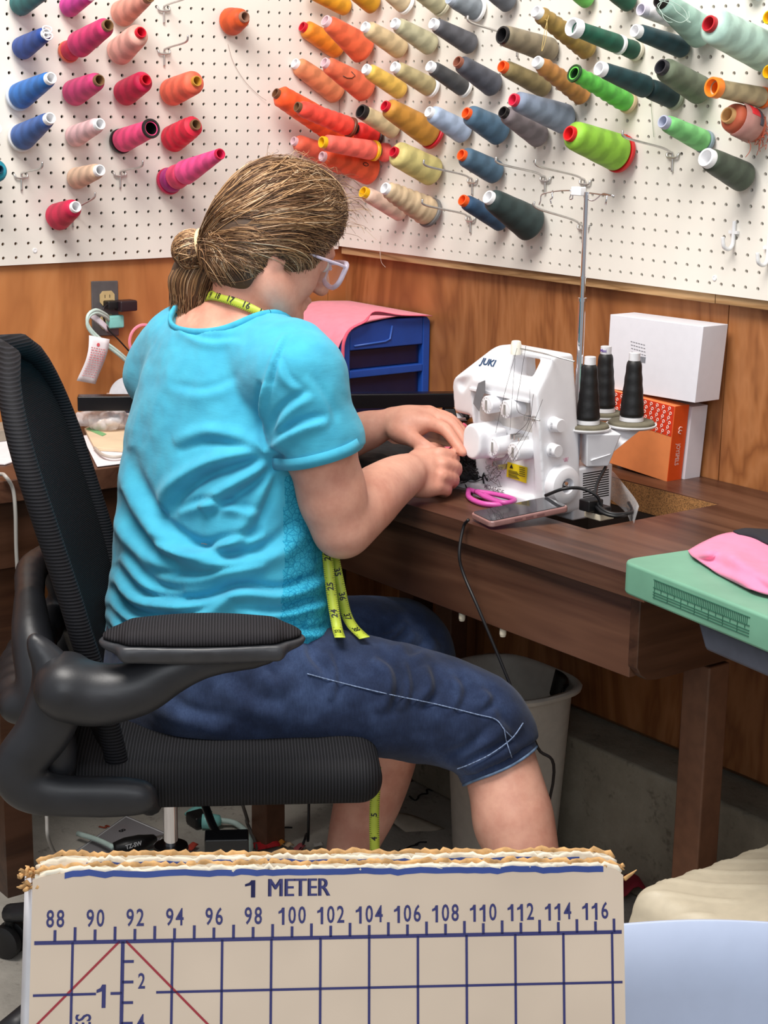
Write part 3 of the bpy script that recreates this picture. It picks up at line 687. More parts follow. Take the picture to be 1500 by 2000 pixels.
# ================= things on the desk, around the serger
MK=1.03
def mc(P): return CAMP+(np.array(P,float)-CAMP)*MK      # machine stands a little deeper than first measured
def mcl(x,y,z): return mc((x,y,z))
M_ser=mat('serger_white',(236,236,240),.28,var=.01,coat=.2)
M_serp=mat('serger_panel',(214,208,204),.4,var=.12,vs=40)
M_grey=mat('grey_plastic',(120,120,124),.4)
M_dark=mat('dark_void',(16,15,16),.7)
def serger():
    t=Thing('serger',mcl(-75,68,29.5),'white serger overlock machine with four tension dials, on the walnut desk','sewing machine')
    lo=np.array((-79.6,64.6,29.3));hi=np.array((-70.6,70.2,39.7)); s=SDF(lo,hi,.075)
    s.box((-75.15,67.5,34.35),(3.95,2.6,4.85),rad=.35,k=0)
    s.half((-78.72,67,37.2),(-1.9,0,1.95),.4).half((0,65.55,37.1),(0,-.84,.54),.35).half((0,66.45,29.5),(0,-.993,-.12),.1).half((0,68.5,38.8),(0,.99,.11),.3)
    s.half((-71.25,0,36),(1,0,.05),.15)
    s.box((-79.6,67,33.0),(2.1,4,1.75),rad=.3,k=.3,mode='sub')                  # sewing space under the head
    s.box((-74.6,65.4,33.75),(2.62,.85,2.75),rad=.12,k=.08,mode='sub')          # recessed dial panel
    s.box((-73.5,67.4,38.15),(1.15,3,.55),R=[(1,0,0),(0,.98,-.2),(0,.2,.98)],rad=.22,k=.12,mode='sub').box((-73.5,69.3,37.95),(1.25,1.55,.85),rad=.2,k=.12,mode='sub') # carrying handle window
    s.cap((-78.2,65.4,36.6),(-77.5,65.2,37.2),.45,.5,.15,mode='sub')
    s.box((-75.6,66.6,30.1),(3.6,.9,.62),rad=.2,k=.25)                           # toe of the base
    V,Fc=s.mesh(2); g=GM(mc_arr(V),Fc); t.part('body',g,M_ser,smooth=True)
    # dial panel face, slightly yellowed
    g=G(); hexa(g,[mcl(*p) for p in ((-77.1,66.62,31.05),(-72.05,66.62,31.05),(-72.05,66.8,31.05),(-77.1,66.8,31.05))],[mcl(*p) for p in ((-77.1,66.05,36.4),(-72.05,66.05,36.4),(-72.05,66.3,36.4),(-77.1,66.3,36.4))]); pn=t.part('dial_panel',g,M_serp)
    g=G(); box(g,tuple(mcl(-77.3,65.45,36.42)),tuple(mcl(-71.95,66.0,36.62))); t.part('panel_lip',g,M_ser,bevel=.04)
    # four tension dials
    for k,(x,y) in enumerate(((950,791),(986,800),(962,873),(1002,883))):
        P=on(x,y,1,66.9); g=G(); r=.56 if k<2 else .58
        lathe(g,[(1e-4,-.02),(r*.55,-.02),(r*.62,0),(r*.9,0),(r,.08),(r,1.0),(r*1.02,1.02),(r*1.02,1.9)],P,(0.05,1,0.04),32); d=t.part('tension_dial',g,M_ser,smooth=True,autos=30)
        g=G(); a=np.linspace(0,2*pi,13)[:-1]
        for i,q in enumerate(a): 
            c=P+np.array([math.cos(q)*r*.78,-.012,math.sin(q)*r*.78]); box(g,tuple(c-np.array([.02,.008,.035])),tuple(c+np.array([.02,.008,.035])))
        box(g,tuple(P+np.array([-.1,-.04,-.3])),tuple(P+np.array([.1,-.015,.3]))); t.part('dial_marks',g,mat('dial_grey',(150,146,142),.5),parent=d)
    # looper cover drum at the left
    s=SDF((-80.4,63.6,30.6),(-76,68.6,35),.08); P=on(917,861,1,66.2)
    s.cap(P+np.array([.2,.2,.25]),P+np.array([.2,2.0,.25]),.85,.85,0).cap(P+np.array([.2,.2,-.3]),P+np.array([.2,2.0,-.3]),.85,.85,.2).box(P+np.array([.75,1.3,-.1]),(.7,.6,.95),rad=.25,k=.25)
    s.half(P+np.array([0,-.05,0]),(0,-1,0),.15); V,Fc=s.mesh(2); t.part('looper_cover',GM(V,Fc),M_ser,smooth=True)
    # grey lever plate at the head, presser foot and needles
    g=G(); pl=[(934,748),(948,742),(948,762),(940,782),(936,804),(924,788),(928,770)]; prism(g,pl,lambda u,v,d:on(u,v,1,67.0+d),0,.25); t.part('lever_plate',g,M_grey,bevel=.04)
    g=G(); Q=on(955,828,1,68.6); 
    for dx in (-.18,0,.18): cyl(g,Q+np.array([dx,0,-.7]),Q+np.array([dx,0,1.3]),.06)
    box(g,tuple(Q+np.array([-.35,-.1,.1])),tuple(Q+np.array([.35,.25,.5]))); t.part('needle_clamp',g,M_steel)
    g=G(); prism(g,[(938,822),(905,838),(900,846),(940,842)],lambda u,v,d:on(u,v,1,68.3+d),0,.5); t.part('presser_foot',g,M_steel,bevel=.03)
    # side knobs and handwheel
    for (x,y,r,L,nm) in ((1083,829,.43,.62,'differential_knob'),(1080,879,.40,.5,'stitch_knob')):
        P=on(x,y,0,-71.2*MK+.1); g=G(); lathe(g,[(r*1.1,-.5),(r*1.1,.05),(r,.08),(r*.97,L-.06),(r*.88,L),(1e-4,L)],P,(1,0,0),32); kn=t.part(nm,g,M_ser,smooth=True,autos=30)
        g=G()
        for i in range(5): box(g,tuple(P+np.array([.1,-r-.012,-.2+i*.09])),tuple(P+np.array([.28,-r+.01,-.185+i*.09])))
        t.part('knob_marks',g,M_grey,parent=kn)
    P=on(1096,946,0,-71.2*MK+.15); g=G(); R=1.22
    lathe(g,[(R*1.0,-.3),(R*1.02,0),(R,.25),(R*.9,.5),(R*.62,.62),(R*.40,.60),(R*.36,.5),(R*.36,.1),(1e-4,.1)],P,(1,0,0),48); hw=t.part('handwheel',g,M_ser,smooth=True,autos=35)
    g=G(); lathe(g,[(R*.2,.1),(R*.2,.45),(R*.1,.5),(1e-4,.5)],P,(1,0,0),20); t.part('handwheel_hub',g,M_chrome,parent=hw,smooth=True,autos=40)
    # motor housing with louvres
    a=on(1137,915,0,-71.2*MK); b=on(1199,905,0,-71.2*MK); c=on(1200,996,0,-71.2*MK)
    g=G(); box(g,(-75.5,a[1]-.6,c[2]-.25),(-71.2*MK-.05,b[1],b[2])); mo=t.part('motor_housing',g,M_ser,bevel=.15)
    g=G()
    for i in range(12):
        p0=on(1139,926+i*4.55,0,-71.2*MK); p1=on(1192,921+i*4.9,0,-71.2*MK); z0=p0[2]; box(g,(-71.2*MK-.08,p0[1]+.02,z0-.035),(-71.2*MK-.035,p1[1]-.1,z0+.035))
    t.part('vent_slots',g,M_dark,parent=mo)
    # top thread guide post and rail
    g=G(); P=on(1008,676,1,68.5); lathe(g,[(.33,-.5),(.33,.1),(.28,.3),(.2,.34),(1e-4,.34)],P,(0,0,1),20); t.part('thread_guide_cap',g,mat('ivory_plastic',(238,234,220),.4),smooth=True,autos=40)
    g=G(); tube(g,[on(1013,680,1,68.6),on(1060,690,1,68.6),on(1122,706,1,68.6)],.05,6); t.part('guide_rail',g,M_steel,smooth=True)
    g=G(); 
    tube(g,[on(1025,814,1,67.1),on(1054,821,1,67.1)],.05,5)
    t.part('thread_guide_wire',g,M_steel,smooth=True)
    for x,y in ((1030,816),(1046,817),(970,848),(977,851),(1003,852),(1010,854),(1019,859),(968,905),(978,912)):
        g=G(); q=on(x,y,1,67.7); box(g,tuple(q-np.array([.05,.25,.16])),tuple(q+np.array([.05,.5,.16]))); t.part('thread_guide',g,M_steel)
    # yellow caution sticker
    g=G(); pl=[(991,902),(1030,913),(1028,944),(989,931)]; prism(g,pl,lambda u,v,d:on(u,v,1,68.12+d),0,.03); st=t.part('caution_label',g,mat('caution_yellow',(236,214,30),.5,var=.02))
    g=G(); 
    pl=[(995,914),(999,906),(1002,915)]; prism(g,pl,lambda u,v,d:on(u,v,1,68.08+d),0,.02)
    for r in range(6):
        tube(g,[on(993,918+r*2.6,1,68.08),on(1010+(r%3)*2,922+r*2.6,1,68.08)],.016,4)
    for r in range(5): tube(g,[on(1014,912+r*4,1,68.08),on(1025,915+r*4,1,68.08)],.018,4)
    t.part('label_print',g,M_black,parent=st)
    # lettering
    blue=mat('print_blue',(28,66,104),.4,var=0); ex=np.array([.985,0,-.0]);
    nrm=np.array([0,-.84,.54]); ey=np.array([0,.54,.84]); P=mc((-76.45,66.2,38.18)); P=P-nrm*np.dot(P-mc((-76.45,65.58,37.15)),nrm)+nrm*.04
    g=G(); put_text(g,'JUKI',.62,P,ex,ey,bold=.02,sx=1.15); t.part('brand_lettering',g,blue)
    P=mc((-74.9,65.68,30.66)); ey=np.array([0,.12,.99]); g=G(); put_text(g,'MO-654DE',.42,P+np.array([0,-.08,.02]),np.array([1,0,-.06]),ey,bold=.008,sx=.95); t.part('model_lettering',g,mat('print_grey',(110,104,112),.5,var=0))
    g=G(); P=on(1103,898,0,-71.2*MK+.02); 
    for i in range(3): tube(g,[P+np.array([.02,-.12+i*.1,.1]),P+np.array([.02,-.02+i*.1,-.12]),P+np.array([.02,.08+i*.1,.14])],.015,4)
    t.part('side_emblem',g,mat('print_rose',(206,120,150),.5,var=0))
    # threads running to the needles
    g=G()
    for a in (((1027,676),(1017,740),(1010,800),(1040,815)),((1010,680),(985,770),(968,845)),((1035,760),(1032,820),(1005,850)),((1042,770),(1030,835),(985,905)),((1006,700),(1000,780),(996,840)),((1060,780),(1040,830),(1002,900))):
        tube(g,smoothpath([on(x,y,1,66.4+.25*i) for i,(x,y) in enumerate(a)],5),.014,4)
    t.part('needle_threads',g,mat('thread_dark',(70,60,62),.6,var=0))
    # thread stand at the back: telescopic pole, cross arm, trays
    ZT=34.0
    PP=on(1127,835,2,ZT); px,py=PP[0],PP[1]; top=on(1130,374,1,py)
    g=G(); cyl(g,(px,py,29),(px,py,36.5+1.2),.24); cyl(g,(px,py,37.7),(px,py,41.9),.21); cyl(g,(px,py,41.8),(px,py,42.0),.27); cyl(g,(px,py,42),(px,py,top[2]),.16); cyl(g,(px,py,43.2),(px,py,43.3),.2); po=t.part('stand_pole',g,M_chrome,smooth=True,autos=40)
    h=lambda x,y,dd=0: on(x,y,1,py-dd)
    g=G(); c=h(1130,373); box(g,tuple(c-np.array([.42,.25,.27])),tuple(c+np.array([.42,.25,.25]))); t.part('cross_arm_block',g,M_white,bevel=.06)
    g=G()
    tube(g,smoothpath([h(1117,372),h(1090,373),h(1060,379),h(1056,392),h(1053,400)],5),.045,6); tube(g,smoothpath([h(1078,376),h(1079,386),h(1075,390),h(1077,398)],4),.05,6)
    tube(g,smoothpath([h(1116,378),h(1113,388),h(1118,388),h(1119,378)],4),.045,6)
    tube(g,smoothpath([h(1142,376),h(1148,388),h(1158,392),h(1168,386),h(1178,378),h(1200,383)],6),.045,6); tube(g,smoothpath([h(1145,376),h(1175,380),h(1198,382)],4),.045,6); tube(g,[h(1186,382),h(1183,400)],.06,6)
    t.part('cross_arm_wire',g,M_chrome,smooth=True)
    foam=mat('olive_foam',(112,106,88),.95,var=.1,bump=.5)
    lobes=[]
    for x,y,r in ((1147,836,1.42),(1233,830,1.55),(1178,812,1.35)):
        C=on(x,y,2,ZT); lobes.append((C,r)); g=G(); lathe(g,[(1e-4,-.22),(r*.55,-.22),(r*.92,-.12),(r*1.02,.0),(r*1.02,.08),(r*.96,.08),(r*.95,.0),(1e-4,.0)],C,(0,0,1),40); tr=t.part('spool_tray',g,M_white,smooth=True,autos=40)
        g=G(); lathe(g,[(r*.93,.0),(r*.93,.2),(r*.88,.28),(1e-4,.28)],C,(0,0,1),40); t.part('foam_pad',g,foam,parent=tr,smooth=True,autos=40)
    (c1,_),(c2,_),(c3,_)=lobes
    g=G(); hexa(g,[c1+np.array(q) for q in ((-.8,.3,-2.3),(.6,-.5,-2.3),(1.2,.8,-2.3),(0,1.5,-2.3))],[c1+np.array(q) for q in ((-1.2,.3,-.15),(.9,-.9,-.15),(2.0,1.0,-.15),(0,1.9,-.15))])
    t.part('tray_column',g,M_ser,bevel=.1)
    g=G(); hexa(g,[c1+np.array(q) for q in ((.6,-.3,-1.9),(.9,-.5,-1.9),(1.5,.6,-1.5),(1.2,.8,-1.5))],[c2+np.array(q) for q in ((-1.3,-.6,-.2),(-.2,-1.2,-.2),(.6,.4,-.2),(-.6,.9,-.2))]); t.part('tray_arm',g,M_ser,bevel=.08)
    return t,lobes,ZT
def mc_arr(V): return CAMP+(V-CAMP)*MK
SER,LOB,ZT=serger()
for k,(i,hgt,lab) in enumerate(((0,4.15,'black thread cone nearest the serger, on the stand tray'),(2,4.2,'black thread cone with lettered white tip, rear of the stand tray'),(1,4.25,'black thread cone on the right lobe of the stand tray'))):
    C,r=LOB[i]; t=Thing('thread_cone',C+np.array([0,0,.3]),lab,'thread cone','black thread cones on the serger stand'); t.o=C+np.array([0,0,.3]); L=hgt; O=t.o; g=G(); pr=[(.5,.2)]
    for q in range(25):
        u=q/24; rr_=.78+(.44-.78)*u; e=min(u,1-u)*L; pr.append(((rr_*(1-.22*math.exp(-e/.08))+.012*math.sin(u*30)),.2+u*(L-.65)))
    pr.append((.3,L-.42)); lathe(g,pr,O,(0,0,1),32); w=t.part('thread_winding',g,mat('thread_black',(15,15,17),.5,var=.3,vs=160,bump=.3,bs=260),smooth=True,autos=50)
    g=G(); lathe(g,[(.36,L-.6),(.35,L-.02),(.3,L),(1e-4,L)],O,(0,0,1),24); lathe(g,[(1e-4,0),(.76,0),(.74,.24),(.4,.26)],O,(0,0,1),32); t.part('cone_core',g,mat('clear_core',(222,222,226),.3),smooth=True,autos=40)
    if k==1:
        g=G(); put_text(g,'Maxi',.26,O+np.array([.03,-.36,L-.26])+np.array([0.21,-.02,0])*.5,np.array([.8,.35,0]),np.array([0,0,1]),bold=.008); t.part('tip_lettering',g,mat('print_violet',(96,70,150),.5,var=0))
# power plug and cords
def cord(pts,r,c,name,label,cat='cord',n=8,rough=.45,flat=None):
    g=G(); tube(g,smoothpath(pts,8),r,n,flat=flat); return solo(name,g,mat('cord_%02x%02x%02x'%c,c,rough,var=0),label,cat,smooth=True)
t=Thing('power_cable',on(1165,1002,2,29.7),'black power and pedal cable plugged into the right end of the serger','cable')
g=G(); a=on(1130,985,2,30.1); box(g,tuple(a+np.array([0,0,-.35])),tuple(a+np.array([.9,1.2,.35]))); box(g,tuple(a+np.array([.2,.6,-.5])),tuple(a+np.array([1.3,1.5,-.05]))); t.part('plug',g,M_black,bevel=.08)
g=G(); pz=lambda x,y,z:on(x,y,2,z)
tube(g,smoothpath([pz(1183,912,31.6),pz(1165,950,30.8),pz(1168,985,30.2),pz(1195,1003,29.9),pz(1235,1000,29.9),pz(1228,982,30.0)],8),.11,8)
tube(g,smoothpath([pz(1160,985,30.1),pz(1180,1003,29.9),pz(1215,1008,29.8),pz(1240,992,29.8)],8),.11,8)
tube(g,smoothpath([pz(1065,968,30.6),pz(1100,955,31.2),pz(1135,954,31.2),pz(1165,968,30.8),pz(1175,990,30.1)],8),.10,8); t.part('wire',g,M_black,smooth=True)
g=G(); a=on(1140,1010,2,29.2); box(g,tuple(a),tuple(a+np.array([1.4,1.2,.4]))); solo('connector_block',g,mat('cream_plastic',(226,214,190),.5),'cream connector block in the desk well beneath the black plug','connector',bevel=.08)
# clear plastic sheet curling in the well
M_clear=clear_mat()
g=G(); P=np.array([[on(1180+62*math.sin(v*1.6),930+80*v,2,29.9)+np.array([0,0,-1.2+1.9*u])+np.array([.3*math.sin(5*v+2*u),0,0]) for v in np.linspace(0,1,12)] for u in np.linspace(0,1,5)]); sheet(g,P,.02); solo('plastic_sheet',g,M_clear,'clear crinkled plastic sheet curling in the desk cut-out','plastic sheet',smooth=True)
# phone
A=on(918,1012,2,29.62);B=on(952,1033,2,29.62); w=(B-A); D=on(1107,1001,2,30.15)-B; 
N=np.cross(w,D); N/=np.linalg.norm(N); N=N if N[2]>0 else -N; Lw=np.linalg.norm(w); w/=Lw; LD=np.linalg.norm(D); D/=LD; w=w-D*(w@D); w/=np.linalg.norm(w)
t=Thing('phone',A+w*Lw/2+D*LD/2,'smartphone in a pinkish clear case lying at the desk edge','phone')
fn=lambda u,v,d:A+w*(u)+D*(v)+N*d
g=G(); prism(g,[(x,y) for x,y in rrect(Lw,LD,.35,5,Lw/2,LD/2)],fn,0,.36); t.part('case',g,mat('case_rose',(150,112,108),.25,coat=.5),bevel=.08)
g=G(); prism(g,rrect(Lw-.22,LD-.22,.3,5,Lw/2,LD/2),fn,.33,.40); sc=t.part('screen',g,mat('screen_glass',(58,58,62),.06,spec=.9,var=0))
g=G()
for k in range(3): prism(g,rrect(.03,.5,.01,2,Lw+.0,LD*(.35+.14*k)),fn,.12,.24)
t.part('side_buttons',g,mat('case_button',(120,84,84),.3))
cord([on(915,1015,2,29.85),on(905,1030,1,61.7),on(897,1080,1,61.2),on(905,1120,1,61.3),on(935,1190,1,61.2),on(975,1285,1,61.8),on(1010,1370,1,62.5),on(1050,1460,1,63.5),on(1080,1530,1,65),np.array([-73.5,67,.2]),np.array([-70,69,.15])],.095,(26,24,26),'charging_cable','black charging cable hanging from the phone down past the knees to the floor','cable')
# scissors with pink handles
t=Thing('scissors',on(950,970,2,29.6),'small scissors with magenta pink looped handles, in front of the serger','scissors')
pk=mat('scissor_pink',(206,84,166),.35)
g=G(); lp=lambda pts:smoothpath(pts,6)
tube(g,lp([pz(915,956,29.7),pz(917,972,29.7),pz(945,984,29.7),pz(985,985,29.7),pz(960,974,29.7),pz(935,963,29.7),pz(915,956,29.7)]),.17,8)
t.part('handle',g,pk,smooth=True)
g=G(); tube(g,lp([pz(930,960,29.85),pz(970,966,29.85),pz(1005,976,29.85),pz(985,982,29.85),pz(950,972,29.85),pz(930,960,29.85)]),.16,8); t.part('handle',g,pk,smooth=True)
g=G(); prism(g,[(0,0),(.25,.1),(.05,2.6),(-.05,2.6)],lambda u,v,d:pz(912,958,29.6)+np.array([-v*.88,-v*.3,0])+np.array([-u*.3,u*.9,0])+np.array([0,0,d]),0,.08); t.part('blade',g,M_steel)
# tangle of black serger threads
g=G(); r_=random.Random(5)
s_=SDF(on(900,930,2,29.6)-3.2,on(900,930,2,29.6)+3.2,.12)
for k_ in range(14):
    s_.ell(on(r_.uniform(896,940),r_.uniform(912,944),2,29.9)+np.array([0,0,r_.uniform(0,.6)]),(r_.uniform(.3,.6),r_.uniform(.3,.6),r_.uniform(.25,.45)),k=.15)
V,Fc=s_.mesh(1); g.add(V,Fc.tolist())
for k in range(420):
    c=on(r_.uniform(888,955),r_.uniform(905,950),2,29.75); z=r_.uniform(0,1.5)*(1-abs(c[0]+80.2)/4.5); p=[c+np.array([0,0,max(0,z)])]; d=np.array([r_.gauss(0,1),r_.gauss(0,1),r_.gauss(0,.5)])
    for j in range(7):
        d=.6*d+.8*np.array([r_.gauss(0,1),r_.gauss(0,1),r_.gauss(0,.8)]); q=p[-1]+d*.17; q[2]=max(29.56,min(q[2],31.9)); p.append(q)
    tube(g,smoothpath(p,3),r_.uniform(.025,.06),4)
tag(solo('thread_tangle',g,mat('tangle_black',(20,20,22),.8,var=.2),'tangled heap of black serged threads below the looper cover','thread'),kind='stuff')
g=G()
for k in range(16):
    p=[on(r_.uniform(945,965),r_.uniform(900,935),1,r_.uniform(65.3,66.0))]
    for j in range(6): p.append(p[-1]+np.array([r_.uniform(.05,.4),-.02,r_.gauss(0,.2)]))
    tube(g,smoothpath(p,4),.018,4)
tag(solo('loose_threads',g,mat('thread_dark',(70,60,62),.6,var=0),'wispy dark thread tails across the front of the serger','thread'),kind='stuff')
# ================= boxes against the right wall
def pbox(t,name,y0,y1,quad,m,lean=0,**kw):
    """front face corners (TL,TR,BR,BL) in the photo on the plane y=y0"""
    g=G(); a=[on(x,y,1,y0) for x,y in quad]; b=[p+np.array([0,y1-y0,lean]) for p in a]
    hexa(g,[a[3],a[2],b[2],b[3]],[a[0],a[1],b[1],b[0]]); return t.part(name,g,m,**kw),a,b
M_card=mat('white_carton',(232,232,240),.45,var=.01); M_or=mat('orange_carton',(232,84,26),.4,var=.02); M_or2=mat('pale_orange_carton',(232,140,84),.45,var=.02)
t=Thing('box',(-77,82,29.5),'white carton standing on the desk behind the orange box','box','cartons against the right wall'); pbox(t,'carton',81.45,82.95,((1225,765),(1352,795),(1336,941),(1205,912)),M_card,bevel=.03)
t=Thing('box',(-77,80.8,29.5),'orange box with a looped white pattern and brand name, standing on the desk','box','cartons against the right wall')
o_,a,b=pbox(t,'carton',80.0,81.35,((1186,760),(1318,794),(1302,941),(1184,902)),M_or2,bevel=.02)
TL,TR,BR,BL=a
fq=lambda u,v,d:(TL*(1-u)+TR*u)*(1-v)+(BL*(1-u)+BR*u)*v+np.array([0,-d,0])
g=G(); prism(g,[(0.003,0.003),(.997,.003),(.997,.40),(.003,.36)],fq,.0,.02); pb=t.part('pattern_band',g,mat('band_red',(214,58,30),.4,var=.02))
g=G()
for r in range(6):
    for c in range(11):
        u=.05+c*.088+(r%2)*.02; v=.035+r*.062
        if u>.97: continue
        pts=[fq(u+du*.03,v+dv*.048,.035) for du,dv in ((-.5,1.0),(-.1,.5),(.55,.3),(.5,-.15),(0,-.25),(-.4,.05),(-.1,.4))]
        tube(g,smoothpath(pts,3),.03,4)
t.part('loop_pattern',g,mat('pattern_white',(240,206,196),.5,var=0),parent=pb)
g=G(); hexa(g,[BR+np.array([.0,.02,0]),BR+np.array([.03,.02,0]),b[2]+np.array([.03,-.02,0]),b[2]+np.array([0,-.02,0])],[TR+np.array([0,.02,0]),TR+np.array([.03,.02,0]),b[1]+np.array([.03,-.02,0]),b[1]+np.array([0,-.02,0])]); sd=t.part('side_face',g,M_or)
g=G(); c=(TR+BR+b[1]+b[2])/4+np.array([.06,0,0]); up=(TR-BR)/np.linalg.norm(TR-BR)
put_text(g,'JOYSPELS',.5,c-up*.75,-up,np.array([0,1,0]),bold=.01,sx=.72); 
for k in (0,1): tube(g,smoothpath([c+up*(1.05-.22*k)+np.array([0,.18,0]),c+up*(1.1-.22*k)+np.array([0,-.02,0]),c+up*(.95-.22*k)+np.array([0,-.12,0]),c+up*(.85-.22*k)+np.array([0,.1,0])],4),.035,4)
t.part('side_lettering',g,mat('pattern_white',(240,206,196),.5,var=0),parent=sd)
t=Thing('box',(-77,81,35),'wide white carton with a small printed label, lying across the other boxes','box','cartons against the right wall')
o_,a,b=pbox(t,'carton',80.3,82.6,((1192,614),(1374,638),(1357,787),(1184,758)),M_card,bevel=.03)
TL,TR,BR,BL=a; g=G()
for r in range(5): 
    p=fq_=lambda u,v:(TL*(1-u)+TR*u)*(1-v)+(BL*(1-u)+BR*u)*v+np.array([0,-.02,0])
    for q in range(6-(r>3)*2): tube(g,[p(.25+q*.028+.006*r,.32+r*.045+q*.004),p(.268+q*.028+.006*r,.324+r*.045+q*.004)],.018,4)
for q in range(9): tube(g,[p(.36+q*.008,.50),p(.36+q*.008,.58)],.014 if q%2 else .022,4)
t.part('label_print',g,mat('print_dark',(90,90,98),.5,var=0))
# ================= blue drawer unit with pink fabric over it
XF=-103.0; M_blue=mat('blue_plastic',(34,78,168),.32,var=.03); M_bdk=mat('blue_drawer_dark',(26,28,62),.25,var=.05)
fX=lambda x,y,d=0:on(x,y,0,XF)+np.array([d,0,0])
yL=fX(664,760)[1]; yR=fX(838,760)[1]; zT=fX(836,618)[2]; zTl=fX(668,642)[2]
t=Thing('drawer_unit',((XF-5.5),(yL+yR)/2,DZ),'blue plastic two-drawer unit in the corner under pink fabric','drawer unit')
pl=[(yL,DZ+.02),(yR,DZ+.02),(yR,zT-.35),(yR-.3,zT),((yL+yR)/2,zT+.02),(yL+1.2,zTl-.05),(yL+.15,zTl-.9),(yL,zTl-1.4)]
g=G(); 
W=.95
# carcass: sides, top, back, rails; the drawers sit in the openings
def yz(g,pl,x0,x1): prism(g,pl,lambda u,v,d:np.array([d,u,v]),x0,x1)
zo1=fX(690,685)[2]; zo2=fX(690,748)[2]; zr=fX(690,733)[2]
yz(g,[(yL,DZ+.02),(yL+W,DZ+.02),(yL+W,zo1+1.0),(yL+1.2,zTl-.05),(yL+.15,zTl-.9),(yL,zTl-1.4)],XF-11,XF); yz(g,[(yR-W*.75,DZ+.02),(yR,DZ+.02),(yR,zT-.35),(yR-.3,zT),(yR-W*.75,zT)],XF-11,XF)
yz(g,[(yL+W,zo1),(yR-W*.75,zo1),(yR-W*.75,zT),((yL+yR)/2,zT+.02),(yL+W,zTl)],XF-11,XF-.02); t.part('carcass',g,M_blue,bevel=.1)
g=G(); box(g,(XF-.9,yL+W,zr-.25),(XF+.02,yR-W*.75,zr+.35)); t.part('rail',g,M_blue,bevel=.08)
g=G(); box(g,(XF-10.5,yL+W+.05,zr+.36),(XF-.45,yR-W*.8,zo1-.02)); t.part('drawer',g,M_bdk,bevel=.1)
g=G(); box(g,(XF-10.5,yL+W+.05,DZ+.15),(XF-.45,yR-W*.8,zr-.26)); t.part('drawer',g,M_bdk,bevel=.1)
g=G(); q=[fX(x,y,.02) for x,y in ((692,678),(756,668),(764,640),(766,636),(700,646))]
tube(g,[fX(692,676),fX(752,667),fX(762,662),fX(766,636)],.09,6); t.part('panel_ridge',g,mat('blue_edge',(60,100,186),.3,var=0),smooth=True)
# fabric: drapes over the top and hangs down the near side
M_pink=mat('pink_knit',(240,138,160),.75,var=.04,sheen=.25,bump=.2,bs=500); M_pinkd=mat('coral_pink_knit',(232,84,116),.75,var=.04,sheen=.2,bump=.2,bs=500)
def fab(rows,n=26):
    R=[smoothpath(r,5) for r in rows]; m=min(len(r) for r in R); R=np.array([r[:m] for r in R]); out=[]
    for j in range(m): out.append(smoothpath(R[:,j],5))
    return np.array(out)
zt=zT+.12; x0,x1=XF-10.8,XF+.15; rows=[]
for xx,e in ((x0,0),(XF-7,.05),(XF-3.5,.12),(XF-.9,.05),(x1,-.0)):
    u=(xx-x0)/(x1-x0); rows.append([(xx,yR+.0-1.0*u*.3,zt-.02),(xx,yR-2.2,zt+.1+e),(xx,(yL+yR)/2+.6,zt+.12+e),(xx,yL+1.6,zTl+.22+e),(xx,yL+.15,zTl-.7+e),(xx-.05,yL-.45,zTl-1.9),(xx-.05,yL-.9,zTl-3.2),(xx,yL-1.1,zTl-4.3+.2*u),(xx,yL-1.5,zTl-4.2)])
P=fab(rows); g=G(); sheet(g,P,.1); solo('fabric',g,M_pink,'pink fabric draped over the blue drawer unit','fabric',smooth=True)
g=G(); pts=[]; rows=[]
for d in (0,.22,.34,.3):
    rows.append([fX(838-2,616,.2+d)+np.array([0,0,.02]),fX(775,618,.25+d)+np.array([0,0,.06+d*.3]),fX(722,612,.3+d)+np.array([0,0,-.1+d*.9]),fX(705,626,.35+d),fX(676,642,.35+d),fX(664,668,.3+d),fX(662,705,.3+d),fX(655,730,.32+d),fX(648,728,.2+d*.5)])
sheet(g,fab(rows),.06); solo('fabric',g,M_pinkd,'deep coral folded edge of the fabric along the drawer unit front','fabric',smooth=True)
# long black square tube lying across bench and desk
ZB=31.9; A=on(152,789,2,ZB);B=on(903,782,2,ZB); d=(B-A)/np.linalg.norm(B-A); sd_=np.array([-d[1],d[0],0])
t=Thing('metal_bar',(A+B)/2-np.array([0,0,.62]),'long black square metal bar lying across the bench behind the hands','metal bar')
g=G(); hexa(g,[A-sd_*.55+np.array([0,0,-.45]),B-sd_*.55+np.array([0,0,-.45]),B+sd_*.55+np.array([0,0,-.45]),A+sd_*.55+np.array([0,0,-.45])],[A-sd_*.55+np.array([0,0,.62]),B-sd_*.55+np.array([0,0,.62]),B+sd_*.55+np.array([0,0,.62]),A+sd_*.55+np.array([0,0,.62])]); t.part('tube',g,mat('black_metal',(20,19,22),.25,.2),bevel=.08)
for q_ in (A+d*11,B-d*1.0):
    g=G(); hexa(g,[q_+d*a_+sd_*b_+np.array([0,0,DZ-ZB+.01]) for a_,b_ in ((-.8,-1),(.8,-1),(.8,1),(-.8,1))],[q_+d*a_+sd_*b_+np.array([0,0,-.55]) for a_,b_ in ((-.4,-.5),(.4,-.5),(.4,.5),(-.4,.5))]); t.part('foot',g,M_black,bevel=.08)
g=G(); C=B+d*.1; hexa(g,[C-sd_*.7+np.array([0,0,-.6])-d*.4,C-sd_*.7+np.array([0,0,-.6])+d*.3,C+sd_*.7+np.array([0,0,-.6])+d*.3,C+sd_*.7+np.array([0,0,-.6])-d*.4],[C-sd_*.7+np.array([0,0,1.2])-d*.4,C-sd_*.7+np.array([0,0,1.2])+d*.3,C+sd_*.7+np.array([0,0,1.2])+d*.3,C+sd_*.7+np.array([0,0,1.2])-d*.4]); t.part('end_cap',g,M_black,bevel=.12)
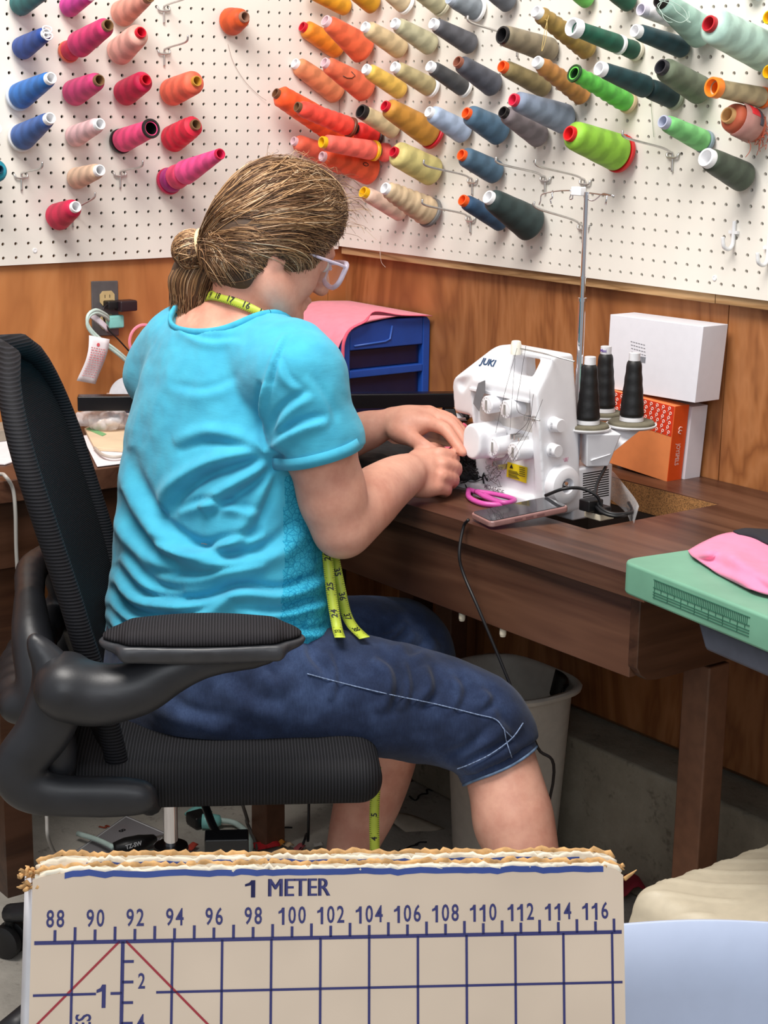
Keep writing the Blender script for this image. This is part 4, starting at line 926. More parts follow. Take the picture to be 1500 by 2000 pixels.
# perforated white tray, pliers-like tool and white loop near the head of the serger
g=G(); a=on(855,802,2,DZ+.35); b=on(905,806,2,DZ+.35)
g=G(); prism(g,[(850,797),(904,792),(912,822),(868,822)],lambda u,v,dd:on(u,v,2,DZ+.02)+np.array([0,0,dd]),0,.3); solo('tray',g,M_card,'white perforated tray behind the left hand','tray',bevel=.05)
g=G()
for x,y in ((868,801),(878,802),(888,801),(880,812),(893,811)): c=on(x,y,2,DZ+.33); lathe(g,[(1e-4,.02),(.2,.02),(.2,-.1)],c,(0,0,1),12)
cord([pz(885,792,DZ+.6),pz(898,800,DZ+.7),pz(912,815,DZ+.8)],.22,(26,26,28),'tool_handle','short black tool handle lying over the white tray','tool')
cord([pz(835,797,DZ+1.0),pz(862,806,DZ+.9),pz(882,818,DZ+.8),pz(905,818,DZ+.7),pz(925,812,DZ+.7)],.1,(232,216,222),'white_strap','narrow white strap looping toward the presser foot','strap')
# pink fabric under the presser foot and hands
def heap(name,pts,m,label,cat,h=.12,k=.35,cell=.12,kind=None):
    P=np.array([p[0] for p in pts]); lo=P.min(0)-2;hi=P.max(0)+2; lo[2]=P[:,2].min()-.6; s=SDF(lo,hi,cell)
    for i,(c,r) in enumerate(pts): s.ell(c,r,k=k)
    V,Fc=s.mesh(2); N=vnormals(V,Fc); d=np.array([mnoise.noise(Vector(v*.8))*.22+mnoise.noise(Vector(v*2.1))*.08 for v in V]); V=V+N*d[:,None]
    return solo(name,GM(V,Fc),m,label,cat,smooth=True)
rows=[[pz(x,y,DZ+z) for x,y,z in r] for r in (((800,868,.9),(850,872,.8),(895,872,1.0),(925,862,1.9),(945,852,2.3)),((815,885,.5),(855,888,.5),(893,885,.7),(920,872,1.4),(948,862,2.0)),((835,902,.25),(862,904,.25),(890,896,.35),(915,884,.8),(940,872,1.4)))]
g=G(); sheet(g,fab(rows),.06); solo('fabric',g,mat('hot_pink_knit',(236,92,122),.75,var=.03,sheen=.2),'hot pink fabric being fed under the presser foot by the hands','fabric',smooth=True)
rows=[[pz(x,y,DZ+z) for x,y,z in r] for r in (((893,838,2.2),(905,826,2.9),(918,835,2.4),(935,824,3.0),(955,830,2.6)),((895,852,1.8),(908,842,2.3),(920,848,2.0),(938,838,2.5),(957,842,2.3)))]
g=G(); sheet(g,fab(rows),.06); solo('fabric',g,M_pinkd,'folded dusky pink fabric behind the presser foot','fabric',smooth=True)
heap('garment',[(pz(725,905,DZ+.7),(2.2,2.6,.8)),(pz(760,890,DZ+.6),(1.6,2.2,.7)),(pz(715,880,DZ+.7),(2,2.2,.7)),(pz(650,890,DZ+.6),(2.6,2.6,.7))],mat('black_cloth',(13,13,16),.8,var=.2),'crumpled black garment on the desk between the forearms','garment')

# ================= wall outlet with plugs, cords, papers on the bench
t=Thing('wall_outlet',on(204,600,0,LX),'grey metal duplex outlet plate with ivory receptacles on the left wall','outlet')
lw=lambda x,y,d=0:on(x,y,0,LX)+np.array([d,0,0])
g=G(); prism(g,[(177,549),(229,548),(231,655),(179,656)],lambda u,v,d:lw(u,v,d),0,.15); t.part('cover_plate',g,mat('plate_grey',(112,110,112),.4,.5),bevel=.06)
iv=mat('ivory',(206,178,128),.45)
for cy in (582,628):
    g=G(); c=lw(207,cy,.12); pl=[(c[1]+a*.62,c[2]+b*.55) for a,b in ((-.6,-1),(.6,-1),(1,-.5),(1,.5),(.6,1),(-.6,1),(-1,.5),(-1,-.5))]; prism(g,pl,lambda u,v,d:np.array([c[0]+d,u,v]),0,.1); rc=t.part('receptacle',g,iv)
    g=G()
    for dy,dz,w in ((-.2,.15,.05),(.2,.15,.05)): box(g,(c[0]+.09,c[1]+dy-w/2,c[2]+dz-.12),(c[0]+.11,c[1]+dy+w/2,c[2]+dz+.12))
    box(g,(c[0]+.09,c[1]-.06,c[2]-.3),(c[0]+.11,c[1]+.06,c[2]-.18)); t.part('slots',g,M_black,parent=rc)
g=G(); c=lw(211,593,.2); box(g,tuple(c+np.array([0,-.55,-.3])),tuple(c+np.array([.9,.35,.3]))); solo('charger_plug',g,M_black,'small black plug in the upper receptacle of the outlet','plug',bevel=.1)
g=G(); c=lw(238,594,.9); box(g,tuple(c+np.array([-.5,-.9,-.4])),tuple(c+np.array([.6,.55,.42]))); solo('power_adapter',g,mat('adapter_maroon',(42,26,32),.4),'dark maroon block adapter sticking out beside the outlet','plug',bevel=.12)
tl=mat('mint_plastic',(136,206,200),.4)
t=Thing('power_plug',lw(210,628),'mint green plug and thick pale cord in the lower receptacle','plug')
g=G(); c=lw(215,627,.3); box(g,tuple(c+np.array([-.1,-.5,-.5])),tuple(c+np.array([.55,.8,.5]))); t.part('plug_body',g,tl,bevel=.15)
g=G(); P=[lw(206,622,.6),lw(190,612,1.2),lw(165,603,1.8),lw(148,612,2.0),lw(148,632,2.0),lw(168,655,2.0),lw(200,678,2.0),lw(225,698,1.8),lw(245,718,1.6),lw(280,760,1.4)]
P=smoothpath(P,8); tube(g,P+np.array([0,.0,.09]),.13,8); tube(g,P-np.array([0,.0,.12]),.13,8); t.part('cord',g,mat('mint_cord',(200,222,214),.5),smooth=True)
cord([lw(205,590,.8),lw(188,598,1.2),lw(186,615,1.3),lw(195,638,1.3),lw(215,660,1.4),lw(240,688,1.5),lw(268,715,1.4)],.06,(26,22,26),'thin_cord','thin black cord sagging from the upper plug','cord')
t=Thing('warning_tag',lw(155,690,2.2),'white paper tag with red warning print hanging on the mint cord','tag')
g=G(); P=np.array([[lw(146+37*u-22*v+3*math.sin(3*v),648+7*u+88*v,2.3+.25*math.sin(4*v+u)) for u in np.linspace(0,1,5)] for v in np.linspace(0,1,10)]); sheet(g,P,.03); t.part('paper',g,mat('paper_white',(232,224,228),.6,var=.02),smooth=True)
g=G(); rp=random.Random(4)
tp=lambda u,v:lw(146+37*u-22*v+3*math.sin(3*v),648+7*u+88*v,2.36+.25*math.sin(4*v+u))
for r in range(13):
    v=.24+r*.052; u=.12
    while u<.85: w=rp.uniform(.05,.16); tube(g,[tp(u,v),tp(min(.88,u+w),v)],.022 if r<6 else .014,4); u+=w+.05
lathe(g,[(1e-4,.01),(.13,.01),(.13,-.01)],tp(.45,.16),(1,0,0),14); t.part('print',g,mat('print_red',(222,92,100),.5,var=0))
g=G(); P=np.array([[lw(178-20*0+ -22*u, 605+34*u+ (14-10*u)*v,1.2+.2*v) for v in np.linspace(0,1,4)] for u in np.linspace(0,1,6)])
P=np.array([[lw(160+36*u,603+30*u+10*(1-abs(2*v-1))+12*v,1.2+.3*math.sin(3*u)) for v in np.linspace(0,1,4)] for u in np.linspace(0,1,6)]); sheet(g,P,.03); solo('warning_tag',g,mat('paper_lilac',(226,214,224),.6),'small pale tag folded against the outlet plate','tag',smooth=True)
# rolled pink cloth on the bench near the outlet
bz_=lambda x,y,z=0:on(x,y,2,DZ+z)
g=G(); c0=lw(262,662,1.5); tube(g,[c0,c0+np.array([5,4.5,-2])],[1.35,1.2],24); tube(g,smoothpath([c0+np.array([-.05,1.25*math.cos(a)*.96,1.25*math.sin(a)]) for a in np.linspace(0,6.28,20)],2),.12,6); solo('fabric_roll',g,M_pink,'end of a pink fabric roll behind the shoulder by the left wall','fabric',smooth=True,autos=50)
# packets, papers and spools on the bench
g=G(); prism(g,[(160,852),(246,838),(246,905),(190,912)],lambda u,v,d:bz_(u,v,.05)+np.array([0,0,d]),0,.03); solo('paper',g,mat('paper_white',(232,224,228),.6,var=.02),'white paper sheet under the pattern packet on the bench','paper')
t=Thing('pattern_packet',bz_(210,865),'cream pattern packet with green print, on the bench behind the chair back','packet')
g=G(); prism(g,[(165,842),(205,822),(250,838),(250,884),(185,880)],lambda u,v,d:bz_(u,v,.1)+np.array([0,0,d]),0,.22); t.part('packet',g,mat('packet_cream',(226,200,168),.6,var=.05,vs=20),bevel=.03)
g=G(); prism(g,[(168,838),(176,834),(208,848),(200,852)],lambda u,v,d:bz_(u,v,.33)+np.array([0,0,d]),0,.02); t.part('print',g,mat('print_green',(120,176,118),.5))
V0=bz_(205,822,.7); s=SDF(V0-3.5,V0+3.5,.15); 
for k in range(9): s.ell(V0+np.array([RNG.uniform(-1.6,1.6),RNG.uniform(-1.5,1.5),RNG.uniform(-.2,.5)]),(RNG.uniform(.7,1.3),RNG.uniform(.7,1.3),RNG.uniform(.3,.6)),k=.2)
V,Fc=s.mesh(1); N=vnormals(V,Fc); V=V+N*np.array([abs(mnoise.noise(Vector(v*1.7)))*.5 for v in V])[:,None]; V[:,2]=np.maximum(V[:,2],DZ+.36)
solo('plastic_bag',GM(V,Fc),clear_mat('bag_film',(.96,.94,.96,1),.12,.42),'crumpled clear plastic bag on the pattern packet','plastic bag',smooth=True)
g=G(); P=np.array([[bz_(172+6*u+14*v,790-62*v+10*u,.4)+np.array([0,.4*math.sin(4*v+2*u),1.6+v*2.6]) for u in np.linspace(0,1,4)] for v in np.linspace(0,1,8)]); P[:,:,2]-=1.2; sheet(g,P,.02); solo('plastic_bag',g,clear_mat('bag_film2',(.95,.93,.92,1),.1,.3),'clear film bag leaning on the wall below the warning tag','plastic bag',smooth=True)
g=G(); c=lw(228,768,1.8); lathe(g,[(1e-4,0),(1.5,0),(1.5,.12),(1e-4,.12)],c,(1,-.25,.15),40); solo('disc',g,mat('disc_white',(222,222,228),.4),'white round disc standing on edge at the left wall','disc',smooth=True,autos=40)
g=G(); c=lw(202,780,1.2); 
for k in range(3): box(g,tuple(c+np.array([0,-.35+.28*k,-.9])),tuple(c+np.array([.6,-.2+.28*k,.7-.15*k])))
solo('card_stack',g,mat('card_peach',(224,196,182),.6),'small upright peach cards beside the white disc','cards')
g=G(); c=bz_(232,797,1.0); lathe(g,[(.55,-.25),(.95,-.25),(.95,.25),(.55,.25)],c,(.6,-.7,.1),30,close=True); solo('tape_roll',g,mat('roll_dark',(44,42,58),.5),'small dark ring of tape at the edge of the shirt, on the bench','tape roll',smooth=True,autos=40)
g=G(); prism(g,[(-60,868),(26,856),(34,900),(10,908),(-60,905)],lambda u,v,d:bz_(u,v,.02)+np.array([0,0,d]),0,.06); solo('paper',g,mat('paper_white',(232,224,228),.6,var=.02),'white papers at the left edge, on the bench','paper')
g=G(); box(g,tuple(bz_(-40,850,.1)),tuple(bz_(-40,850,.1)+np.array([3,5,.8]))); solo('notebook',g,mat('notebook_grey',(150,140,126),.6),'flat grey box at the left picture edge, on the bench','box',bevel=.05)
cord([bz_(185,875,.25),bz_(200,888,.35),bz_(222,893,.35),bz_(250,890,.3)],.11,(190,180,170),'cord','pale grey cord curling across the white paper on the bench','cord')
# pair of grey wires going over the bench edge to the floor
EX=-98.0
cord([bz_(-30,935,.2),bz_(0,926,.3),bz_(12,932,.3),on(25,955,0,EX),on(30,1000,0,EX+.1),on(32,1080,0,EX),on(38,1165,0,EX),on(50,1300,0,EX+.5),on(75,1500,0,EX+1.5),on(90,1585,0,EX+2),on(95,1640,0,EX+3),on(120,1690,2,.15)],.13,(176,172,166),'floor_cable','pale grey cord hanging over the bench edge down to the floor','cord')
# ================= office chair
RH=np.array([.6073,.7945,0]);FH=np.array([-.7945,.6073,0]);U3=np.array([0,0,1.])
def hd(deg): a=math.radians(deg); return math.cos(a)*RH+math.sin(a)*FH      # heading: 0 = picture right, 90 = away from camera
CP=RH*-12.45+FH*92.9; CF=hd(5);CL=hd(95)
CH=Thing('office_chair',(CP[0],CP[1],0),'black mesh office chair with flip-up arm, carrying the seated person','office chair')
CH.e.rotation_euler=(0,0,math.atan2(CF[1],CF[0])); CH.o=np.zeros(3)
def cl(x,y,l):
    """photo point on the chair-parallel plane l inches left of its centre line -> chair coordinates"""
    P=onplane(x,y,CP+CL*l,CL)-CP; return np.array([P@CF,P@CL,P[2]])
M_cp=mat('chair_plastic',(38,39,43),.42,var=.12,vs=20,bump=.15,bs=300)
def ribmat(name,c,axis,f,k_=2.8):
    nt=NT(name); tc=nt.n.new('ShaderNodeTexCoord'); sx=nt.n.new('ShaderNodeSeparateXYZ'); nt.L(tc.outputs['Object'],sx.inputs[0])
    w=nt.math('MULTIPLY_ADD',nt.math('SINE',nt.math('MULTIPLY',sx.outputs[axis],f/S)),.5,.5); a=lin(c); b=tuple(q*k_+.006 for q in a[:3])+(1,)
    nt.L(nt.ramp(w,[(.55,a),(.95,b)]),nt.b.inputs['Base Color']); setp(nt,.75,spec=.25); nt.bump(w,.5,.0012); return nt.m
M_ribf=ribmat('mesh_ribs_long',(17,17,20),0,36); M_ribz=ribmat('mesh_ribs_back',(15,15,19),2,34,2.6); M_flat=ribmat('mesh_flat',(14,14,17),2,62,1.5)
s=SDF((-9.5,-10.5,13.5),(13,10.5,21.5),.17)
s.box((2.2,0,17.5),(9.7,9.4,1.3),rad=1.25,k=0).cap((-6.6,-6.5,18.2),(-6.6,6.5,18.2),1.3,1.3,1.5).cap((9.6,-6.5,17.1),(9.6,6.5,17.1),1.5,1.5,.8).ell((2.5,0,20.8),(8,6.5,2.6),k=1.2,mode='sub')
V,Fc=s.mesh(2); CH.part('seat',GM(V,Fc),M_ribf,smooth=True)
# backrest: curved mesh panel with rolled edge
bz=[17.6,20,23.5,28,33,37.5,40.2]; bf=[-4.2,-4.5,-5.1,-6.1,-7.4,-8.7,-9.5]
def bk(u,v):
    z=17.6+v*22.4; w=9.2*min(1,max(0,(1-max(0,(v-.60)/.40)**3.0))**.5)*(1-.16*max(0,.4-v)/.4)
    return np.array([np.interp(z,bz,bf)+1.9*u*u*(1-.3*v),w*u,z])
P=np.array([[bk(u,v) for u in np.linspace(-1,1,25)] for v in np.r_[np.linspace(0,.9,24),np.linspace(.92,.998,9)]])
g=G(); sheet(g,P,.35); CH.part('backrest',g,M_flat,smooth=True)
edge=[bk(-1,v) for v in np.linspace(0,.99,26)]+[bk(u,.998) for u in (-.6,0,.6)]+[bk(1,v) for v in np.linspace(.99,0,26)]
g=G(); tube(g,edge+[bk(.5,0),bk(0,0),bk(-.5,0),edge[0]],.62,14,caps=False); CH.part('backrest_roll',g,M_ribz,smooth=True)
# rear frame behind the mesh
s=SDF((-15,-11.5,12),(1,11.5,33),.2)
for sg in (-1,1):
    s.chain([(-7.2,sg*4.5,26.8),(-6.8,sg*7.0,25.2),(-6.1,sg*8.5,22.5),(-5.4,sg*9.3,19)],[.6,.85,1.0,.9],.8)
s.chain([(-7.2,-4.5,26.8),(-7.6,0,27.2),(-7.2,4.5,26.8)],[.6,.7,.6],.8); s.chain([(-7.6,-8,22),(-8.3,0,21.5),(-7.6,8,22)],[1.0,1.2,1.0],.8)
V,Fc=s.mesh(2); CH.part('back_frame',GM(V,Fc),M_cp,smooth=True)
for sg in (-1,1):
    l=10.6
    q=lambda x,y:(lambda p:np.array([p[0],sg*l,p[2]]))(cl(x,y,-l))
    s=SDF((-13,-14 if sg<0 else 8,11),(8,-8 if sg<0 else 14,28),.17)
    s.chain([q(66,1250),q(100,1300),q(118,1350)],[.35,.75,1.2],.5)
    s.chain([q(118,1350),q(85,1430),q(38,1490),q(45,1535),q(100,1553),q(200,1556),q(275,1556)],[1.35,1.25,1.1,1.0,.95,.95,.8],.45,flat=.75,fdir=(0,1,0))
    s.chain([q(275,1556),np.array([q(275,1556)[0]+.5,sg*6,15.3])],[.7,.8],.5)
    V,Fc=s.mesh(2); CH.part('side_frame',GM(V,Fc),M_cp,smooth=True)
    l2=11.6; q=lambda x,y:(lambda p:np.array([p[0],sg*l2,p[2]]))(cl(x,y,-l2))
    s=SDF((-12,-15 if sg<0 else 9,19),(10,-9 if sg<0 else 15,28),.16)
    s.cap(q(128,1342)-np.array([0,sg*.9,0]),q(128,1342)+np.array([0,sg*.4,0]),1.55,1.45,.3)
    s.chain([q(128,1345),q(190,1357),q(270,1345),q(330,1312),q(400,1287),q(520,1275)],[1.5,1.4,1.2,1.0,.8,.6],.5)
    V,Fc=s.mesh(2); ar=CH.part('armrest',GM(V,Fc),M_cp,smooth=True)
    c=(q(214,1262)+q(576,1256))/2; hl=(q(576,1256)[0]-q(214,1262)[0])/2
    s=SDF(c-np.array([hl+1,2.6,2]),c+np.array([hl+1,2.6,2]),.12)
    s.ell(c+np.array([0,0,.25]),(hl+.55,2.0,1.0),k=0).box(c+np.array([0,0,.0]),(hl-.5,1.75,.5),rad=.45,k=.4).half(c+np.array([0,0,.42]),(0,0,1),.1); V,Fc=s.mesh(1); CH.part('arm_pad_base',GM(V,Fc),mat('chair_plastic_light',(58,59,63),.4,var=.08),parent=ar,smooth=True)
    s=SDF(c-np.array([hl+1,2.6,1]),c+np.array([hl+1,2.6,2.4]),.12); s.ell(c+np.array([0,0,.4]),(hl+.45,1.85,1.15),k=0).box(c+np.array([0,0,.6]),(hl-.8,1.5,.45),rad=.4,k=.5).half(c+np.array([0,0,.44]),(0,0,-1),.12); V,Fc=s.mesh(1); CH.part('arm_pad',GM(V,Fc),ribmat('pad_ribs',(24,22,25),0,42),parent=ar,smooth=True)
g=G(); box(g,(-3.5,-3,13.7),(4.5,3,15.2)); CH.part('tilt_mechanism',g,M_cp,bevel=.3)
g=G(); tube(g,smoothpath([(2,-3,14.3),(2.6,-6,14.0),(3.0,-7.5,14.0)],5),.25,8); box(g,(2.2,-8.6,13.4),(4.6,-7.2,14.3)); CH.part('height_lever',g,M_black,bevel=.15)
g=G(); cyl(g,(0,0,9),(0,0,14),.43); CH.part('gas_lift',g,M_chrome,smooth=True,autos=40)
g=G(); cyl(g,(0,0,3.2),(0,0,9.6),.98,.92); lathe(g,[(.9,9.6),(1.05,9.9),(1.0,10.1),(.43,10.15)],(0,0,0)); CH.part('lift_sleeve',g,M_black,smooth=True,autos=40)
cast=on(14,1862,2,0)-CP; a0=math.atan2(cast@CL,cast@CF)
g=G(); cyl(g,(0,0,2.6),(0,0,5.0),1.9,1.3); hub=CH.part('base_hub',g,M_cp,smooth=True,autos=40)
for k in range(5):
    a=a0+k*2*pi/5; c,s_=math.cos(a),math.sin(a); R_=12.2
    g=G(); tube(g,smoothpath([(c*.8,s_*.8,3.9),(c*4,s_*4,4.3),(c*8,s_*8,4.0),(c*R_,s_*R_,2.9)],5),[1.1,1.0,.85,.7],12,flat=.8); lg=CH.part('base_leg',g,M_cp,smooth=True)
    ax=np.array([-s_,c,0]); w=np.array([c*R_,s_*R_,1.1]); g=G()
    for sg in (-1,1): lathe(g,[(1e-4,0),(.8,0),(1.08,.12),(1.08,.6),(.8,.72),(1e-4,.72)],w+ax*sg*.12,ax*sg,24)
    cyl(g,w,w+np.array([0,0,1.8]),.3); CH.part('caster',g,M_black,parent=lg,smooth=True,autos=40)
# ================= the seated person
def skinmat():
    nt=NT('skin'); v=nt.coords(); n=nt.noise(v,26,4,.6); n2=nt.noise(v,8,3); c=nt.ramp(n,[(.35,lin((206,148,128))),(.65,lin((224,170,148)))]); c2=nt.ramp(n2,[(.35,(1,.9,.87,1)),(.6,(1,1,1,1))])
    nt.L(nt.mix(1,c,c2,'MULTIPLY'),nt.b.inputs['Base Color']); setp(nt,.5,sss=.12,spec=.35); nt.bump(nt.noise(v,420,2),.12,.0004); return nt.m
M_skin=skinmat()
BF=hd(38);BR=hd(38-90)                 # chest heading and the person's right
pel=dep(372,1300,101)
PW=Thing('person',(pel[0],pel[1],18.3),'woman in turquoise T-shirt and rolled jeans, seated, feeding fabric with both hands','person')
J=dep
# --- head frame
HC=J(532,442,97.5); hy=27;hp=25
Hf=math.cos(math.radians(hp))*hd(hy)-math.sin(math.radians(hp))*U3; Hr=hd(hy-90); Hu=np.cross(Hr,Hf)
Hu=Hu if Hu[2]>0 else -Hu
HR=np.array([Hf,Hr,Hu])
hp_=lambda f,r,u: HC+Hf*f+Hr*r+Hu*u
def head(s):
    s.ell(hp_(.15,0,.1),(3.2,2.9,3.4),HR,k=.3)
    s.ell(hp_(1.35,0,-1.7),(2.35,2.35,3.1),HR,k=.8)
    s.ell(hp_(1.75,0,.4),(1.75,2.25,1.6),HR,k=.8)
    s.chain([hp_(-.2,2.3,-2.6),hp_(1.1,1.9,-3.9),hp_(2.7,.5,-4.5),hp_(2.7,-.5,-4.5),hp_(1.1,-1.9,-3.9),hp_(-.2,-2.3,-2.6)],[.75,.8,.72,.72,.8,.75],.8)
    s.ell(hp_(3.0,0,-4.75),(.8,.85,.7),HR,k=.5)                       # chin
    s.ell(hp_(1.6,1.5,-2.3),(1.5,1.0,1.3),HR,k=.8).ell(hp_(1.6,-1.5,-2.3),(1.5,1.0,1.3),HR,k=.8)   # cheeks
    s.chain([hp_(3.3,-1.5,-.2),hp_(3.6,0,-.25),hp_(3.3,1.5,-.2)],[.28,.34,.28],.5)                  # brow
    for q in (1,-1): s.ell(hp_(3.75,1.2*q,-.85),(.75,.62,.42),HR,k=.35,mode='sub'); s.ell(hp_(3.0,1.2*q,-.9),(.62,.58,.52),HR,k=.15)
    s.chain([hp_(3.5,0,-.5),hp_(4.1,0,-1.4),hp_(4.45,0,-2.1)],[.26,.3,.38],.35)                   # nose
    for q in (1,-1): s.ell(hp_(4.05,.38*q,-2.2),(.34,.25,.25),HR,k=.2)
    s.ell(hp_(3.55,0,-3.05),(.5,.85,.3),HR,k=.25).ell(hp_(3.45,0,-3.5),(.5,.75,.3),HR,k=.25).cap(hp_(4.0,-.75,-3.28),hp_(4.0,.75,-3.28),.07,.07,.12,mode='sub')
    for q in (1,-1):                                                 # ears
        s.ell(hp_(-.25,3.0*q,-1.6),(.62,.34,1.05),HR,k=.2); s.ell(hp_(-.15,3.36*q,-1.45),(.32,.22,.62),HR,k=.1,mode='sub'); s.ell(hp_(-.05,2.8*q,-2.5),(.32,.2,.38),HR,k=.15)
NB=J(458,672,99.5)
def torso(s,e=0,k=1.6,e2=None):
    """e = growth over the skin (the shirt) """
    T=[J(438,775,99.3),J(428,860,99.6),J(418,985,100.2),J(424,1110,100.8),J(424,1240,101.3)]
    R=[5.9,6.7,6.75,7.6,8.2]
    if e==0: T.append(J(416,1300,101.4)); R.append(8.9)
    e2=e if e2 is None else e2
    for i in range(len(T)-1): s.cap(T[i],T[i+1],R[i]+e,R[i+1]+e,k,flat=.66,fdir=BF)
    s.ell(T[1]+BF*3.2-U3*.6+BR*2.9,np.array((2.6,2.9,2.7))+e,np.array([BF,BR,U3]),k=1.2); s.ell(T[1]+BF*3.2-U3*.6-BR*2.9,np.array((2.6,2.9,2.7))+e,np.array([BF,BR,U3]),k=1.2)
    s.ell(T[3]+BF*3.0+U3*.3,np.array((3.6,6.2,3.6))+e,np.array([BF,BR,U3]),k=1.5)
    e=e2; s.chain([NB+U3*-1.0,J(532,704,95.8),J(585,738,93.0)],[2.5+e,2.15+e,2.25+e],1.2); s.chain([NB+U3*-1.0,J(370,680,102.3),J(325,728,104.8)],[2.5+e,2.1+e,2.1+e],1.2)
    s.chain([J(480,710,98.6),J(400,710,101.5)],[3.5+e,3.5+e],1.3,flat=.8,fdir=BF)
SH=J(585,738,93.0);EL=J(668,1032,95.2);WR=J(803,922,103)
SHl=J(325,728,104.8);ELl=J(500,925,110.5);WRl=J(748,830,107.6)
def arms(s):
    s.chain([SH,J(622,870,93.6),EL],[2.05,2.0,1.62],.6,n=1); s.ell(J(648,965,94.6),(1.8,1.8,2.2),k=.8)
    s.chain([EL,J(720,978,97.8),J(766,942,100.8),WR],[1.62,1.66,1.36,1.02],.5)
    s.chain([SHl,ELl],[2.2,1.7],.6); s.chain([ELl,J(640,868,109),WRl],[1.7,1.45,.98],.5)
def fingers(s,ch,k=.12):
    for pts,rr in ch: s.chain([J(*p) for p in pts],[q*.94 for q in rr],k,n=3)
def hands(s):
    # right hand: loose fist resting on the desk, back of the hand towards us
    s.chain([WR,J(822,922,103.4)],[1.05,1.05],.4,flat=.8,fdir=FW)
    for a,b,r in (((815,905,103.6),(856,888,104.2),.46),((817,917,103.2),(863,908,103.9),.46),((817,930,103),(862,930,103.6),.46),((815,942,103),(854,950,103.5),.44)): s.cap(J(*a),J(*b),.74,r,.2)
    fingers(s,[([(858,888,104.0),(884,893,105.0),(881,906,106.6),(858,912,107)],[.52,.47,.38,.32]),
      ([(864,908,103.6),(889,914,104.7),(884,926,106.3),(859,928,106.8)],[.54,.48,.4,.33]),
      ([(862,930,103.3),(884,936,104.4),(878,946,105.9),(856,944,106.3)],[.52,.47,.38,.32]),
      ([(854,949,103.2),(871,956,104.0),(864,963,105.2),(847,957,105.7)],[.47,.42,.35,.3]),
      ([(812,902,104),(826,884,105.2),(846,876,106.2),(866,884,107.0)],[.62,.55,.44,.38])],.05)
    s.ell(J(822,905,103.9),(.9,.9,.8),k=.5); s.ell(J(826,948,103.6),(1.1,1.1,.75),k=.5)
    # left hand: arched over the fabric, fingertips down at the presser foot
    for a,b,r in (((768,826,107.2),(836,826,106.2),.55),((766,820,107.6),(842,813,107),.58),((766,818,108.1),(838,808,108),.56),((766,822,108.6),(830,812,108.8),.5)): s.cap(J(*a),J(*b),.76,r,.22)
    s.ell(J(800,824,107.1),(1.35,1.35,.95),k=.6)
    fingers(s,[([(836,826,106.2),(868,838,105.4),(888,862,104.9),(904,884,104.4)],[.5,.44,.38,.3]),
      ([(842,813,107),(878,826,106.5),(899,850,106),(909,870,105.7)],[.52,.45,.39,.31]),
      ([(838,808,108),(876,818,107.9),(900,840,107.4),(912,860,107.2)],[.5,.44,.38,.3]),
      ([(830,812,108.8),(858,824,109),(878,844,108.8),(888,862,108.6)],[.44,.38,.33,.27]),
      ([(778,838,106.6),(804,856,105.6),(826,870,104.9),(846,880,104.6)],[.72,.56,.46,.38])],.05)
    s.ell(J(790,842,106.6),(1.0,1.0,.75),k=.5)
KR=J(958,1412,97.4);KL=J(798,1262,108.5)
ANR=J(1086,1905,96.0);ANL=J(668,1735,108.3)
def legs(s):
    s.chain([J(400,1345,97.8),KR],[3.0,2.0],.8,n=1); s.chain([J(400,1290,105),KL],[3.0,2.0],.8,n=1)
    s.chain([KR,J(980,1505,97.2),J(1006,1600,96.7),J(1040,1720,96.2),ANR],[1.85,1.95,2.1,1.6,1.15],.5)
    s.ell(J(994,1600,97.5),(2.05,2.05,2.6),k=.6)
    s.chain([KL,J(750,1470,108.6),J(716,1570,108.6),J(688,1650,108.4),ANL],[1.9,2.05,1.95,1.45,1.1],.5)
    for AN,h in ((ANR,10),(ANL,25)):
        d=hd(h); a=AN.copy(); z=1.35
        b=np.array([a[0],a[1],1.5])-d*.9; s.chain([a,b],[1.15,1.35],.5); s.chain([b,np.array([*(b+d*3.6)[:2],1.5]),np.array([*(b+d*6.5)[:2],1.1]),np.array([*(b+d*8.3)[:2],.85])],[1.3,1.35,1.15,.8],.5)
        for i in range(5): q=b+d*(8.2-.25*i)+np.cross(U3,d)*(1.1-.5*i); s.cap(np.array([*q[:2],.75]),np.array([*(q+d*.9)[:2],.6]),.5,.45-.02*i,.2)
# --- body: one continuous surface
allp=[HC,SH,EL,WR,SHl,ELl,WRl,KR,KL,ANR,ANL,J(905,880,104.5)]
lo=np.min(allp,0)-6; hi=np.max(allp,0)+6; lo[2]=.0; hi[2]=HC[2]+5; hi[:2]+=4
s=SDF(lo,hi,.135)
torso(s,-1.0,e2=-.4); head(s); s.chain([hp_(-.45,0,-2.4),J(492,620,98.6),J(470,655,99.2),NB],[2.05,2.0,2.3,2.8],.9,n=2)
arms(s); legs(s); 
s.ell(J(372,1310,101),(7.0,5.5,4.6),np.array([BR,BF,U3]),k=1)
hands(s)
V,Fc=s.mesh(1)
BODY=PW.part('body',GM(V,Fc),M_skin,smooth=True)
def sample(F,s,P):
    g_=(P-s.lo)/s.h; i=np.clip(np.floor(g_).astype(int),0,np.array(F.shape)-2); f_=g_-i; o=0
    for dx in(0,1):
        for dy in(0,1):
            for dz in(0,1): o+=F[i[0]+dx,i[1]+dy,i[2]+dz]*(f_[0] if dx else 1-f_[0])*(f_[1] if dy else 1-f_[1])*(f_[2] if dz else 1-f_[2])
    return o
